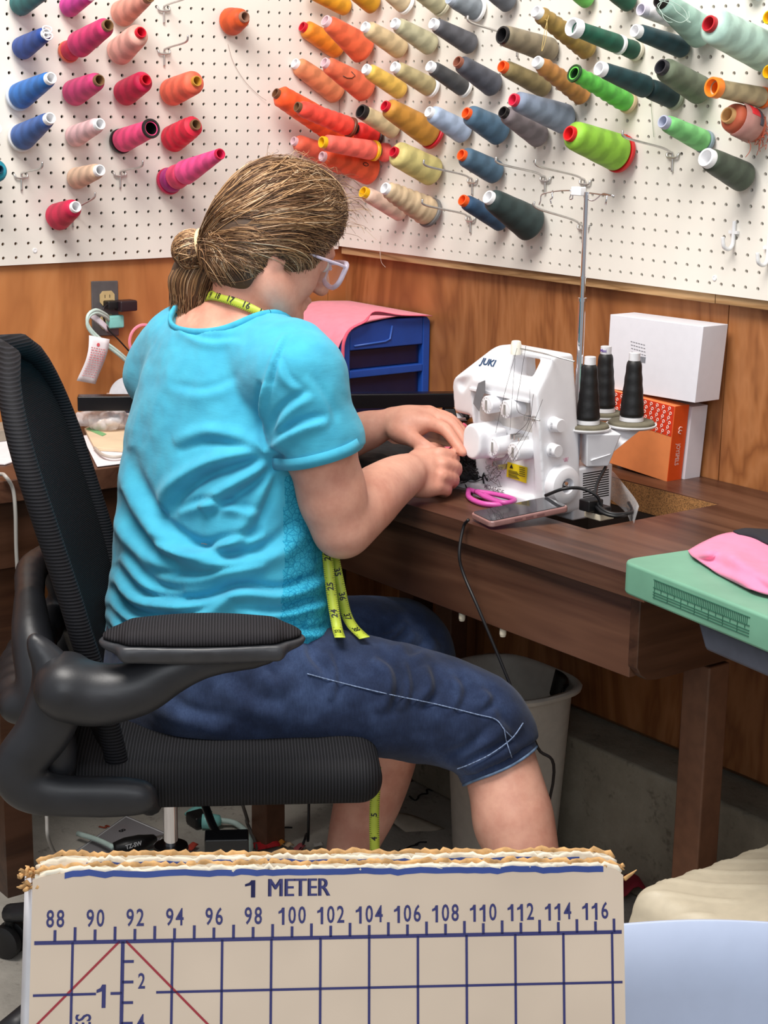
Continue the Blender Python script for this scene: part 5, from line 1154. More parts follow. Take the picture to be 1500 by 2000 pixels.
# where a tape laid round the neck touches the skin
TN=J(474,610,98.6); TA=np.cross(BR,-(BF*math.cos(.62)+U3*math.sin(.62))); TA=TA if TA[2]>0 else -TA; TA=np.cross(BR,-BF*math.cos(.5)+U3*math.sin(.5)); TA=TA if TA[2]>0 else -TA; TB=-BF*math.cos(.5)+U3*math.sin(.5); TRING=[]
for th in np.linspace(0,2*pi,49)[:-1]:
    dr=BR*math.cos(th)+TB*math.sin(th); q=1.2
    while q<6.5 and sample(s.F,s,TN+dr*q)<0: q+=.05
    TRING.append(TN+dr*(min(q,4.4)+.06))
TRING=np.array(TRING)
for _ in range(4): TRING=(np.roll(TRING,1,0)+TRING*2+np.roll(TRING,-1,0))/4
del s
# --- helpers for folds: photo-space strokes placed on the cloth as relief
def pxy(V):
    c=(V-CAMP)@MR.T; return np.c_[750+F_PX*c[:,0]/c[:,2],1000+F_PX*c[:,1]/c[:,2]]
def folds(V,N,strokes):
    p=pxy(V); vis=np.clip(-(N@FW)*2.2,0,1); D=np.zeros(len(V))
    for pts,amp,w in strokes:
        q=smoothpath(pts,6); best=np.full(len(V),1e9); sgn=np.zeros(len(V)); tt=np.zeros(len(V)); L=len(q)-1
        box_=(p[:,0]>q[:,0].min()-4*w)&(p[:,0]<q[:,0].max()+4*w)&(p[:,1]>q[:,1].min()-4*w)&(p[:,1]<q[:,1].max()+4*w); I=np.where(box_)[0]; P=p[I]
        bb=np.full(len(I),1e9);ss=np.zeros(len(I));t_=np.zeros(len(I))
        for i in range(L):
            a,b=q[i],q[i+1]; d=b-a; l2=d@d+1e-9; t=np.clip(((P-a)@d)/l2,0,1); r=P-a-t[:,None]*d; dd=np.hypot(r[:,0],r[:,1]); m=dd<bb
            cr=np.sign(d[0]*r[:,1]-d[1]*r[:,0]); bb[m]=dd[m];ss[m]=cr[m];t_[m]=(i+t[m])/L
        x=bb/w*ss; fade=np.sin(np.clip(t_,0,1)*pi)**.5 if True else 1
        # sharp crease on one side, soft roll on the other
        prof=np.exp(-(x-.35)**2*1.3)-.9*np.exp(-(x+.75)**2*3.0)
        D[I]+=amp*prof*fade
    return D*vis
def nz(V,f,a,o=0): return np.array([mnoise.noise(Vector((v[0]*f+o,v[1]*f,v[2]*f))) for v in V])*a
# --- T-shirt
lo=np.min([SHl,J(300,1260,104),J(430,1260,101)],0)-9; hi=np.max([SH,SHl,NB,J(640,900,94)],0)+9; lo[2]=21; hi[2]=43.6
s=SDF(lo,hi,.15)
d=(EL-SH)/np.linalg.norm(EL-SH); dl=(ELl-SHl)/np.linalg.norm(ELl-SHl); HC_=J(617,893,93.6)
s.chain([SH,J(622,860,93.5),J(640,925,93.8)],[2.45,2.4,2.4],.5,n=1); s.half(HC_,d,.1); FA=s.F.copy()
s.F[:]=9; s.chain([SHl,SHl+(ELl-SHl)*.6],[2.35,2.5],.5,n=1); s.half(SHl+dl*6.5,dl,.1); FB=s.F.copy()
s.F[:]=9; torso(s,.0); full=(slice(None),)*3
s._comb(full,FA,1.1,'add'); s._comb(full,FB,1.1,'add'); del FA,FB
F0=s.F.copy()
s.half((*J(430,1262,100)[:2],22.1),-U3+BF*.10,.3)
# scooped neckline
NC=J(468,640,98.9); NA=np.cross(hd(38-90),hd(38)*math.cos(.42)+U3*math.sin(.42)); NA=NA if NA[2]>0 else -NA
n1=BR; n2=np.cross(NA,n1); NR1,NR2=3.95,3.5
q=s._sub(NC-np.array([6,6,5]),NC+np.array([6,6,6]),0); sl,X,Y,Z=q; X=X-NC[0];Y=Y-NC[1];Z=Z-NC[2]
a=X*n1[0]+Y*n1[1]+Z*n1[2]; b=X*n2[0]+Y*n2[1]+Z*n2[2]; h_=X*NA[0]+Y*NA[1]+Z*NA[2]
c=np.maximum((np.sqrt((a/NR1)**2+(b/NR2)**2)-1)*3.6,-h_-3.2); s.F[sl]=np.maximum(s.F[sl],-c).astype(np.float32)
V,Fc=s.mesh(1); N=vnormals(V,Fc)
UA=(536,878)
ST=[([UA,(480,890),(400,915),(345,955),(315,1000)],.42,22),([UA,(500,925),(440,965),(400,1000)],.38,20),([UA,(520,950),(495,1010),(460,1060),(420,1085)],.22,20),
 ([UA,(470,860),(400,850),(340,870)],.2,20),([UA,(520,840),(512,790),(518,745)],.25,14),([UA,(560,850),(600,830),(640,822)],.22,16),([UA,(548,820),(575,790),(610,770)],.18,16),
 ([(236,880),(262,960),(318,1040),(390,1085),(470,1098),(540,1075),(590,1030)],.40,26),([(300,1062),(380,1078),(450,1060),(520,1045)],.26,18),([(345,1000),(400,985),(450,990),(505,1005)],.2,15),
 ([(228,960),(240,1020),(290,1080),(350,1110)],.3,22),([(300,1125),(380,1130),(450,1118),(520,1105)],.16,14),
 ([(215,1110),(270,1165),(340,1180),(400,1178),(470,1155),(560,1158),(650,1120)],.42,18),([(208,1150),(250,1200),(320,1215),(400,1200),(455,1172)],.34,18),([(206,1190),(260,1235),(330,1240),(400,1232)],.28,16),
 ([(460,1190),(540,1200),(620,1180),(655,1172)],.22,14),([(480,1235),(540,1225),(600,1238),(655,1225)],.18,13),([(240,1080),(300,1150),(360,1165)],.2,16),([(590,975),(615,1030),(640,1090)],.2,14),
 ([(345,640),(400,668),(470,665)],.10,12),([(330,760),(400,770),(470,745)],.08,18),([(560,650),(540,700),(522,760),(516,820)],.13,9),
 ([(545,700),(560,740),(590,765)],.1,12),([(600,735),(630,780),(650,830)],.07,14)]
D=folds(V,N,[(a,b*1.55,c*.85) for a,b,c in ST]); D+=nz(V,.45,.16)+nz(V,1.5,.035,9)
V=V+N*D[:,None]
nt=NT('turquoise_jersey'); v=nt.coords(); n=nt.noise(v,30,4); nt.L(nt.ramp(n,[(.3,lin((62,164,196))),(.7,lin((70,178,208)))]),nt.b.inputs['Base Color']); setp(nt,.85,spec=.15,sheen=.15)
k1=nt.noise(v,700,2,.6); k2=nt.noise(nt.coords((1,1,3)),60,4,.6); nt.bump(nt.math('ADD',nt.math('MULTIPLY',k1,.2),k2),.28,.0012)
nt_shirt=nt.m; SHIRT=PW.part('t_shirt',GM(V,Fc),nt.m,smooth=True)
# eyelet lace panel on the side of the shirt
nt=NT('eyelet_lace'); v=nt.coords((1,1,1)); vo=nt.N('ShaderNodeTexVoronoi',_feature='DISTANCE_TO_EDGE',Scale=105); nt.L(v,vo.inputs['Vector']); vo2=nt.N('ShaderNodeTexVoronoi',_feature='DISTANCE_TO_EDGE',Scale=260); nt.L(v,vo2.inputs['Vector'])
m=nt.math('MINIMUM',vo.outputs[0],nt.math('MULTIPLY',vo2.outputs[0],1.6)); nt.L(nt.ramp(m,[(.02,lin((34,132,168))),(.09,lin((60,172,204)))]),nt.b.inputs['Base Color']); setp(nt,.9,spec=.1); nt.bump(m,.5,.002)
P2=pxy(V); pc=P2[Fc].mean(1); fn_=N[Fc].mean(1)@FW
sel=(fn_<.25)&(pc[:,1]>930)&(pc[:,1]<1262)&(pc[:,0]>555-(pc[:,1]-1100)*.06*(pc[:,1]>1100))&(pc[:,0]<700)&(V[Fc].mean(1)[:,2]<33)
# keep only torso faces (not the sleeve)
me=SHIRT.data; me.materials.append(nt.m); mi=np.zeros(len(me.polygons),np.int32)
if len(mi)==len(sel): mi[sel]=1; me.polygons.foreach_set('material_index',mi)
# rib binding round the neckline: march out from the collar ellipse until the cloth is reached
def sample(F,s,P):
    g_=(P-s.lo)/s.h; i=np.clip(np.floor(g_).astype(int),0,np.array(F.shape)-2); f_=g_-i; o=0
    for dx in(0,1):
        for dy in(0,1):
            for dz in(0,1): o+=F[i[0]+dx,i[1]+dy,i[2]+dz]*(f_[0] if dx else 1-f_[0])*(f_[1] if dy else 1-f_[1])*(f_[2] if dz else 1-f_[2])
    return o
ring=[]
for th in np.linspace(0,2*pi,73)[:-1]:
    base=NC+n1*NR1*1.02*math.cos(th)+n2*NR2*1.02*math.sin(th); z=None
    for h in np.arange(4.5,-3.6,-.08):
        if sample(F0,s,base+NA*h)<0: z=h; break
    ring.append(base+NA*(z if z is not None else -3.2))
ring=np.array(ring); 
for _ in range(6): ring=(np.roll(ring,1,0)+ring*2+np.roll(ring,-1,0))/4
g=G(); tube(g,np.vstack([ring,ring[:1]]),.15,8,caps=False,flat=1.6); PW.part('neck_binding',g,mat('turquoise_rib',(62,172,206),.9),parent=SHIRT,smooth=True)
# sleeve hem
g=G(); u_,w_,_=frame(d); P=[]
for th in np.linspace(0,2*pi,41):
    r=None; dr=u_*math.cos(th)+w_*math.sin(th)
    for q in np.arange(1.4,3.6,.03):
        if sample(F0,s,HC_-d*.35+dr*q)>0: r=q; break
    P.append(HC_-d*.32+dr*(min(r or 2.45,2.75)+.0))
P=np.array(P); sp_=P[:-1]; 
g=G(); ribbon(g,P,np.tile(d*.34,(len(P),1)),.035); PW.part('sleeve_hem',g,nt_shirt,parent=SHIRT,smooth=True)
del F0
# --- jeans
def denim():
    nt=NT('denim'); v=nt.coords(); n=nt.noise(v,9,4,.6); f=nt.noise(nt.coords((1,1,1)),420,2,.7); w=nt.noise(nt.coords((3,3,.4)),160,3,.6)
    c=nt.ramp(n,[(.3,lin((22,31,52))),(.5,lin((36,49,78))),(.72,lin((62,80,116)))]); c2=nt.ramp(w,[(.35,(.7,.72,.78,1)),(.65,(1.1,1.1,1.1,1))])
    nt.L(nt.mix(.7,c,c2,'MULTIPLY'),nt.b.inputs['Base Color']); setp(nt,.85,spec=.15,sheen=.1); nt.bump(nt.math('ADD',f,nt.math('MULTIPLY',w,.7)),.3,.0008); return nt.m
M_den=denim()
lo=np.min([J(372,1310,101),KR,KL],0)-10; hi=np.max([J(372,1310,101),KR,KL],0)+7; lo[2]=13.5; hi[2]=27.5
s=SDF(lo,hi,.16)
s.ell(J(388,1330,101),(7.2,5.0,4.2),np.array([BR,BF,U3]),k=1).ell(J(358,1375,101.2),(6.0,4.7,3.2),np.array([BR,BF,U3]),k=1.5)
s.ell(J(390,1230,101.2),(7.0,4.8,3.2),np.array([BR,BF,U3]),k=1.5)
s.chain([J(405,1345,97.2),J(560,1345,97),J(730,1362,97.2),J(860,1388,97.4),J(938,1412,97.4)],[3.6,3.45,3.05,2.7,2.45],1.0)
s.chain([J(938,1412,97.4),J(962,1440,97.4),J(970,1490,97.3)],[2.45,2.3,1.95],.7)
s.chain([J(405,1300,104.6),J(560,1285,106),J(700,1272,107.3),J(780,1268,108.3)],[3.6,3.4,3.05,2.8],1.2); s.chain([J(780,1268,108.3),J(795,1290,108.5),J(786,1370,108.5)],[2.75,2.6,2.2],.9)
dk=J(985,1500,97.2)-KR; dk/=np.linalg.norm(dk); cc=J(970,1480,97.3); nn=(J(1002,1538,97.2)-J(950,1436,97.4)); nn/=np.linalg.norm(nn)
s2=s
# cut both legs below the knee
for cP,dn in ((cc,nn),(J(784,1355,108.5),(J(770,1450,108.6)-KL)/np.linalg.norm(J(770,1450,108.6)-KL))):
    q=s._sub(cP-np.array([4.]*3),cP+np.array([4.5]*3),0); sl,X,Y,Z=q; X=X-cP[0];Y=Y-cP[1];Z=Z-cP[2]; ax=X*dn[0]+Y*dn[1]+Z*dn[2]; rad=np.sqrt(np.maximum(X*X+Y*Y+Z*Z-ax*ax,0)); c=np.maximum(-ax,rad-3.4); s.F[sl]=np.maximum(s.F[sl],-c).astype(np.float32)
V,Fc=s.mesh(1); N=vnormals(V,Fc)
ST=[([(590,1255),(600,1290),(640,1330)],.18,14),([(640,1270),(655,1320),(650,1370)],.12,11),([(725,1285),(760,1310),(765,1350),(750,1395)],.22,14),([(790,1295),(800,1340),(790,1390)],.14,11),([(832,1300),(842,1345),(815,1380)],.2,13),([(880,1320),(900,1350),(880,1400)],.12,12),([(935,1345),(955,1365),(930,1390)],.14,13),
 ([(960,1380),(975,1410),(1000,1440)],.12,14),([(905,1500),(950,1480),(1010,1450)],.16,13),([(870,1490),(920,1470),(990,1410)],.14,16),
 ([(765,1265),(790,1250),(805,1230)],.2,12),([(740,1245),(770,1235),(790,1210)],.14,10),([(800,1290),(830,1270),(845,1245)],.16,12),([(480,1290),(540,1330),(570,1290)],.12,16),([(430,1330),(500,1380),(560,1390)],.1,20),
 ([(300,1350),(360,1400),(450,1420)],.12,20)]
V=V+N*(folds(V,N,[(a,b*1.6,c*1.15) for a,b,c in ST])+nz(V,.5,.14)+nz(V,1.6,.03,5))[:,None]
JE=PW.part('jeans',GM(V,Fc),M_den,smooth=True)
# side seam: stitch line that follows the thigh
def on_mesh_line(pts,V,off=.04,n=10):
    """put a photo stroke on the nearest visible mesh point"""
    p=pxy(V); dpt=(V-CAMP)@FW; out=[]
    for q in smoothpath(pts,n):
        m=np.where(np.hypot(p[:,0]-q[0],p[:,1]-q[1])<5)[0]
        if len(m)==0: m=np.array([np.argmin(np.hypot(p[:,0]-q[0],p[:,1]-q[1]))])
        out.append(J(q[0],q[1],dpt[m].min()-off))
    out=np.array(out)
    for _ in range(2): out[1:-1]=(out[:-2]+out[1:-1]*2+out[2:])/4
    return out
M_stitch=mat('stitch_pale',(122,140,172),.8,var=.3,vs=300)
g=G(); tube(g,on_mesh_line([(600,1316),(660,1332),(750,1354),(850,1375),(930,1395),(968,1405),(985,1425),(1000,1440)],V),.035,5); PW.part('side_seam',g,M_stitch,parent=JE,smooth=True)
g=G(); tube(g,on_mesh_line([(285,1322),(320,1325),(350,1312),(368,1300)],V),.05,5); tube(g,on_mesh_line([(283,1332),(322,1336),(356,1322),(376,1308)],V),.035,5); PW.part('pocket_seam',g,M_stitch,parent=JE,smooth=True)
g=G(); tube(g,on_mesh_line([(893,1502),(920,1492),(960,1472),(1000,1442),(1022,1412)],V,off=.12),.04,5); tube(g,on_mesh_line([(985,1425),(990,1450),(1000,1480)],V,off=.14),.035,5); PW.part('hem_stitch',g,M_stitch,parent=JE,smooth=True)
# rolled cuff
def cuff(cP,dn,r0,w,name='cuff'):
    a,b,_=frame(dn); g=G(); n=44; rings=[]
    for (dr,t) in ((.0,-w),(.12,-w+.1),(.16,-w*.5),(.18,-.1),(.13,.08),(.04,.1),(-.05,-.05),(-.08,-w*.6)):
        rings.append([cP+dn*(t+.06*math.sin(3*q+1))+(a*math.cos(q)+b*math.sin(q))*(r0(q)+dr+.04*math.sin(5*q)) for q in np.linspace(0,2*pi,n,endpoint=False)])
    v=np.vstack(rings); f=[(i*n+j,i*n+(j+1)%n,(i+1)*n+(j+1)%n,(i+1)*n+j) for i in range(len(rings)-1) for j in range(n)]; g.add(v,f)
    c=PW.part(name,g,M_den,parent=JE,smooth=True)
    e=np.array(rings[4]); g=G(); tube(g,np.vstack([e,e[:1]]),.085,6,caps=False); PW.part('cuff_edge',g,mat('denim_pale',(104,128,158),.9,var=.2),parent=JE,smooth=True)
    e=np.array(rings[1])*1.0; g=G(); e=e+(e-e.mean(0))*.02; tube(g,np.vstack([e,e[:1]])+dn*.12,.03,5,caps=False); PW.part('cuff_stitch',g,M_stitch,parent=JE,smooth=True)
cuff(cc+nn*.4,nn,lambda q:2.27,1.75); cuff(J(784,1362,108.5),(J(770,1450,108.6)-KL)/np.linalg.norm(J(770,1450,108.6)-KL),lambda q:2.2,1.6)
# --- hair: scalp volume, bun, tail, then strands combed over them
nt=NT('hair'); gi=nt.n.new('ShaderNodeNewGeometry'); v=nt.coords(); n=nt.noise(v,22,2)
c=nt.ramp(nt.math('ADD',nt.math('MULTIPLY',gi.outputs['Random Per Island'],.62),nt.math('MULTIPLY',n,.42)),[(.14,lin((52,36,26))),(.34,lin((92,64,44))),(.54,lin((140,102,70))),(.74,lin((194,154,110))),(.88,lin((228,206,176)))])
nt.L(c,nt.b.inputs['Base Color']); setp(nt,.42,spec=.45); M_hair=nt.m
M_hbase=mat('hair_base',(74,54,38),.6,var=.12,vs=30)
BUN=J(375,488,98.9); TIEP=J(417,478,98.4)
lo=hp_(0,0,0)-8; hi=hp_(0,0,0)+7.5; lo=np.minimum(lo,J(350,620,101)-3)
s=SDF(lo,hi,.13)
s.ell(hp_(.25,0,.25),(3.6,3.35,3.7),HR,k=.3).ell(hp_(-.35,0,-.9),(2.95,3.2,3.1),HR,k=.8).ell(hp_(-.55,0,-2.5),(2.5,2.85,2.1),HR,k=.6).ell(hp_(1.35,0,1.5),(2.5,2.9,2.4),HR,k=.8)
s.chain([hp_(-1.5,.6,-1.1),TIEP],[1.8,.75],1.0)
s.ell(hp_(5.2,0,-2.4),(3.0,6,4.1),HR,k=.25,mode='sub')                # open the face
s.ell(hp_(1.2,4.4,-4.9),(3.4,2.9,3.1),HR,k=.25,mode='sub'); s.ell(hp_(1.2,-4.4,-4.9),(3.4,2.9,3.1),HR,k=.25,mode='sub')
s.ell(hp_(-.2,3.7,-2.3),(.5,.8,.7),HR,k=.3,mode='sub'); s.half(hp_(0,0,-4.4),-Hu+Hf*.2,.3)
FH=s.F.copy()
V,Fc=s.mesh(2); HAIR=PW.part('hair',GM(V,Fc),M_hbase,smooth=True)
sH=s
s=SDF(BUN-3.5,BUN+3.5,.12); s.ell(BUN,(1.15,1.15,1.12),k=0); V,Fc=s.mesh(2); PW.part('hair_bun',GM(V,Fc),M_hbase,parent=HAIR,smooth=True)
TL_=[J(396,508,100.0),J(380,540,100.3),J(374,570,100.5),J(370,600,100.6)]
s=SDF(np.min(TL_,0)-2.5,np.max(TL_,0)+2.5,.12); s.chain(TL_,[1.2,1.25,1.05,.6],.4); V,Fc=s.mesh(2); PW.part('hair_tail',GM(V,Fc),M_hbase,parent=HAIR,smooth=True)
# strands
rs=random.Random(21); gS=G()
def sampV(P):
    g_=(P-sH.lo)/sH.h; sh=np.array(FH.shape); bad=((g_<0)|(g_>sh-2)).any(-1); g_=np.clip(g_,0,sh-2.001); i=np.floor(g_).astype(int); f_=g_-i; o=0
    for dx in(0,1):
        for dy in(0,1):
            for dz in(0,1): o=o+FH[i[...,0]+dx,i[...,1]+dy,i[...,2]+dz]*(f_[...,0] if dx else 1-f_[...,0])*(f_[...,1] if dy else 1-f_[...,1])*(f_[...,2] if dz else 1-f_[...,2])
    return np.where(bad,9.,o)
def shell(P,off):
    """push points radially on to the hair volume"""
    d=P-HC; d/=np.linalg.norm(d,axis=-1)[...,None]+1e-9; r=np.full(P.shape[:-1],1.2); hit=np.zeros(P.shape[:-1],bool); ro=r.copy()
    for q in np.arange(6.4,1.0,-.06):
        f=sampV(HC+d*q); m=(~hit)&(f<0); ro[m]=q; hit|=m
    return HC+d*(ro+off)[...,None],hit
onhair=lambda P,off: shell(np.array([P]),np.array([off]))[0][0]
n=12; A=[];T1=[];T2=[];B=[]
for k in range(7400):
    q=rs.random(); sg=1 if rs.random()<.72 else -1
    if q<.36: f,r,u=rs.uniform(1.0,4.0),sg*rs.uniform(1.2,3.4),rs.uniform(-2.0,3.2)     # temple and side
    elif q<.78: f,r,u=rs.uniform(-1.0,4.2),rs.uniform(-2.2,2.6),rs.uniform(2.2,4.2)   # crown
    elif q<.85: f,r,u=rs.uniform(-4.2,-1.5),rs.uniform(-.5,3.2),rs.uniform(-.6,2.6)   # back of the crown
    elif q<.92: f,r,u=rs.uniform(-1.5,1.2),sg*rs.uniform(2.4,3.4),rs.uniform(-3.8,-.8)     # behind the ear
    else: f,r,u=rs.uniform(-3.6,-1.0),rs.uniform(-2.5,2.5),rs.uniform(-4.0,-2.4)      # nape, swept up
    A.append(hp_(f,r,u)); sg=1 if r>0 else -1
    if .78<=q<.85:
        T1.append(hp_(f-1,r*1.1,u*.8)); T2.append(hp_(-3.6,r*.8+.3,u*.4-.4))
    elif .36<=q<.78:
        w=rs.random(); lat=rs.uniform(-.5,3.9) if w<.8 else rs.uniform(-3.5,0)
        T1.append(hp_(f*.5-.6,lat*.9+r*.3,4.2-.25*abs(lat))); T2.append(hp_(-3.4+.2*abs(lat),lat,rs.uniform(-.8,2.4)))
    elif q<.36: w=rs.random(); T1.append(hp_(f*.5+.3,sg*3.7,u*.45-rs.uniform(-2.2,1.0)*w)); T2.append(hp_(-1.8,sg*3.2,u*.4-rs.uniform(-1.4,2.2)*w))
    elif q<.92: T1.append(hp_(f-1,sg*3.4,u*.8)); T2.append(hp_(-3,sg*2,u*.6))
    else: T1.append(hp_(f-.6,r,u*.8)); T2.append(hp_(-3.4,r*.6,u*.6))
    B.append(TIEP+np.array([rs.gauss(0,.25),rs.gauss(0,.25),rs.gauss(0,.3)]))
A,T1,T2,B=map(np.array,(A,T1,T2,B)); t=np.linspace(0,1,n)[None,:,None]
PP=A[:,None]*(1-t)**3+3*T1[:,None]*t*(1-t)**2+3*T2[:,None]*t*t*(1-t)+B[:,None]*t**3
off=RNG.uniform(.0,.14,(len(A),1))+ (RNG.random((len(A),1))<.05)*RNG.uniform(.05,.25,(len(A),1))+RNG.normal(0,.02,(len(A),n))
Q,hit=shell(PP,off); endw=np.clip((t-.92)/.08,0,1); Q=Q+0*endw
for k in range(len(Q)):
    h=hit[k].copy(); h[-2:]=True
    if not h[:3].all() and not h[2:].all(): continue
    a=0
    while not h[a]: a+=1
    if not h[a:].all(): continue
    p=Q[k][a:]; p[1:-1]=(p[:-2]+2*p[1:-1]+p[2:])/4
    if len(p)>4: tube(gS,smoothpath(p,2),[.012,rs.uniform(.018,.038),.026,.018],3,caps=False)
# short lengths gathered into the tie
e0=(TIEP-HC)/np.linalg.norm(TIEP-HC); m_=900; D0=e0+RNG.normal(0,.33,(m_,3)); D0/=np.linalg.norm(D0,axis=1)[:,None]; D1=e0+RNG.normal(0,.05,(m_,3)); tt_=np.linspace(0,1,9)[None,:,None]
DD=D0[:,None]*(1-tt_)+D1[:,None]*tt_; Q,hit=shell(HC+DD*3,RNG.uniform(.03,.15,(m_,1))*np.ones((m_,9)))
for k in range(m_):
    if hit[k].all(): tube(gS,smoothpath(Q[k],2),[.012,rs.uniform(.02,.036),.026,.018],3,caps=False)
for k in range(420):    # bun: coils round the centre
    ax=np.array([rs.gauss(0,.35)+FW[0]*.6,rs.gauss(0,.35)+FW[1]*.6,rs.gauss(.35,.35)]); ax/=np.linalg.norm(ax); a,b,_=frame(ax); t0=rs.uniform(0,6.3); h=rs.uniform(-1,1); R_=1.19*math.sqrt(max(.05,1-h*h))
    pts=[BUN+ax*h*1.13+(a*math.cos(t)*1.0+b*math.sin(t))*R_*rs.uniform(.99,1.03) for t in np.linspace(t0,t0+rs.uniform(1.5,3.5),10)]
    tube(gS,pts,[.012,.04,.03,.012],3,caps=False)
for k in range(520):    # tail under the bun
    a=rs.uniform(0,6.3); w=rs.uniform(1.1,1.24); off=np.array([math.cos(a),math.sin(a),0])
    pts=[TL_[0]+off*1.15*w,TL_[1]+off*1.25*w,TL_[2]+off*1.08*w,TL_[3]+off*.75*w+np.array([rs.gauss(0,.2),rs.gauss(0,.2),rs.uniform(-.9,.1)])]
    tube(gS,smoothpath(pts,3),[.03,.035,.03,.01],3,caps=False)
for k in range(110):    # flyaways
    f,r,u=rs.uniform(-1.5,3.3),rs.uniform(-1.5,3.2),rs.uniform(1.0,3.8)
    A=onhair(hp_(f,r,u),.02); dr=(A-HC)/np.linalg.norm(A-HC)*rs.uniform(.3,.8)+Hf*rs.uniform(-.2,.9)+U3*rs.uniform(-.1,.3)
    pts=[A,A+dr*.5,A+dr*1.0+Hf*rs.uniform(0,.4),A+dr*1.25+Hf*rs.uniform(.1,.8)-U3*rs.uniform(0,.5)]
    tube(gS,smoothpath(pts,3),[.014,.012,.008],3,caps=False)
ob=PW.part('hair_strands',gS,M_hair,parent=HAIR,smooth=True); ob['kind']='stuff'
g=G(); a,b,c_=frame(TIEP-BUN); tube(g,[TIEP+(BUN-TIEP)*.42+(a*math.cos(t)+b*math.sin(t))*.98 for t in np.linspace(0,6.4,30)],.16,8,caps=False); PW.part('hair_tie',g,mat('cream_tie',(232,204,160),.7),parent=HAIR,smooth=True)
# --- glasses
t=PW; M_gl=clear_mat('lilac_acetate',(.80,.72,.88,1),.08,.62); g=G()
for q in (1,-1):
    c=hp_(4.35,1.35*q,-1.0); fr=[c+Hr*(x*q)+Hu*y-Hf*abs(x)*.18 for x,y in ((-1.05,.55),(0,.72),(1.15,.62),(1.25,0),(1.0,-.6),(0,-.85),(-.9,-.6),(-1.1,0))]; fr=smoothpath(fr+[fr[0]],4); tube(g,fr,.155,8,caps=False)
tube(g,[hp_(4.3,-.35,-.8),hp_(4.45,0,-.7),hp_(4.3,.35,-.8)],.11,8)
GLS=PW.part('glasses',g,M_gl,smooth=True,label='clear lilac framed glasses')
for q in (1,-1):
    g=G(); tube(g,smoothpath([hp_(4.15,2.55*q,-.55),hp_(3.5,2.95*q,-.6),hp_(1.2,3.1*q,-.85),hp_(-.2,3.15*q,-1.0),hp_(-.7,3.05*q,-1.6)],5),.09,8); PW.part('temple_arm',g,M_gl,parent=GLS,smooth=True)
    g=G(); c=hp_(4.33,1.38*q,-1.05); P=np.array([[c+Hr*(x*q)+Hu*y-Hf*abs(x)*.18 for x in np.linspace(-1,1.1,4)] for y in np.linspace(-.7,.6,4)]); sheet(g,P,.04); PW.part('lens',g,clear_mat('lens',(1,1,1,1),.02,.08),parent=GLS)
    g=G(); c=hp_(3.42,1.2*q,-.9); lathe(g,[(1e-4,-.3),(.3,-.2),(.38,0),(.3,.22),(1e-4,.3)],c,Hf,20); PW.part('eye',g,mat('eye_white',(214,206,200),.2),smooth=True)
# --- measuring tape round the neck and down the lap
M_tape=mat('tape_yellow',(198,214,70),.45,var=.04)
TP=Thing('measuring_tape',J(660,1150,93.5),'yellow measuring tape round the neck, hanging over the lap and below the seat','measuring tape')
def tape(P,wdir,hw=.31,numbers=None,flip=False,ntick=True):
    P=smoothpath(P,8); W=np.tile(np.array(wdir)/np.linalg.norm(wdir)*hw,(len(P),1)) if np.ndim(wdir)==1 else np.array(wdir)
    g=G(); ribbon(g,P,W,.035); b=TP.part('tape',g,M_tape,smooth=True)
    g=G(); L=np.r_[0,np.cumsum(np.linalg.norm(np.diff(P,axis=0),axis=1))]; tot=L[-1]
    at=lambda x:(np.array([np.interp(x,L,P[:,i]) for i in range(3)]),np.array([np.interp(x,L,W[:,i]) for i in range(3)]))
    x=.05
    while x<tot-.05:
        p,w=at(x); T=at(min(tot,x+.05))[0]-at(max(0,x-.05))[0]; T/=np.linalg.norm(T)+1e-9; n=np.cross(T,w/np.linalg.norm(w)); n*=(-1 if n@FW>0 else 1)*.035
        k=int(round(x/.125)); l=.5 if k%8==0 else .3
        for sg in (-1,1):
            a=p+w*sg+n;b_=p+w*sg*(1-l)+n; e=T*.012; g.add([a-e,a+e,b_+e,b_-e],[(0,1,2,3)])
        x+=.125
    if numbers:
        for s_,txt,rot in numbers:
            p,w=at(s_*tot); T=at(min(tot,s_*tot+.1))[0]-at(max(0,s_*tot-.1))[0]; T/=np.linalg.norm(T); wn=w/np.linalg.norm(w); n=np.cross(T,wn); n*=(-1 if n@FW>0 else 1)*.04
            ex,ey=(-T,wn) if rot else (T,wn)
            if np.cross(ex,ey)@FW>0: ey=-ey
            put_text(g,txt,.5,p+n,ex,ey,bold=.012)
    TP.part('tape_markings',g,mat('tape_black',(24,26,20),.5,var=0),parent=b)
k0=int(np.argmin(TRING@BF*-1+0)) ; k0=int(np.argmax(TRING@BF))
RG=np.roll(TRING,-k0,axis=0); RG=RG[3:-3]; tape(RG+(RG-TN)*.012,TA,.30,[(.30,'15',1),(.36,'16',1),(.42,'17',1),(.48,'18',1),(.54,'19',1),(.6,'20',1),(.66,'21',1),(.72,'22',1)])
wl=np.array(RT)*1.0
tape([J(636,1062,97.2),J(640,1090,96.9),J(645,1140,96.6),J(652,1190,96.2),J(659,1228,95.7),J(664,1245,94.2)],wl,.30,[(.12,'26',1),(.38,'25',1),(.62,'24',1),(.82,'23',1)])
tape([J(650,1075,98.2),J(657,1110,98),J(665,1150,97.8),J(675,1195,97.4),J(688,1222,96.6),J(712,1246,95.2)],wl*.9+np.array([0,0,.2]),.30,[(.2,'35',0),(.42,'36',0),(.62,'37',0),(.82,'38',0)])
tape([J(735,1498,101.5),J(733,1540,101.6),J(731,1600,101.6),J(732,1665,101.7),J(735,1760,101.8),J(742,1800,101.9),np.array([*J(742,1800,101.9)[:2],.1])],wl,.30,[(.1,'6',1),(.2,'5',1),(.3,'4',1),(.4,'3',1)])
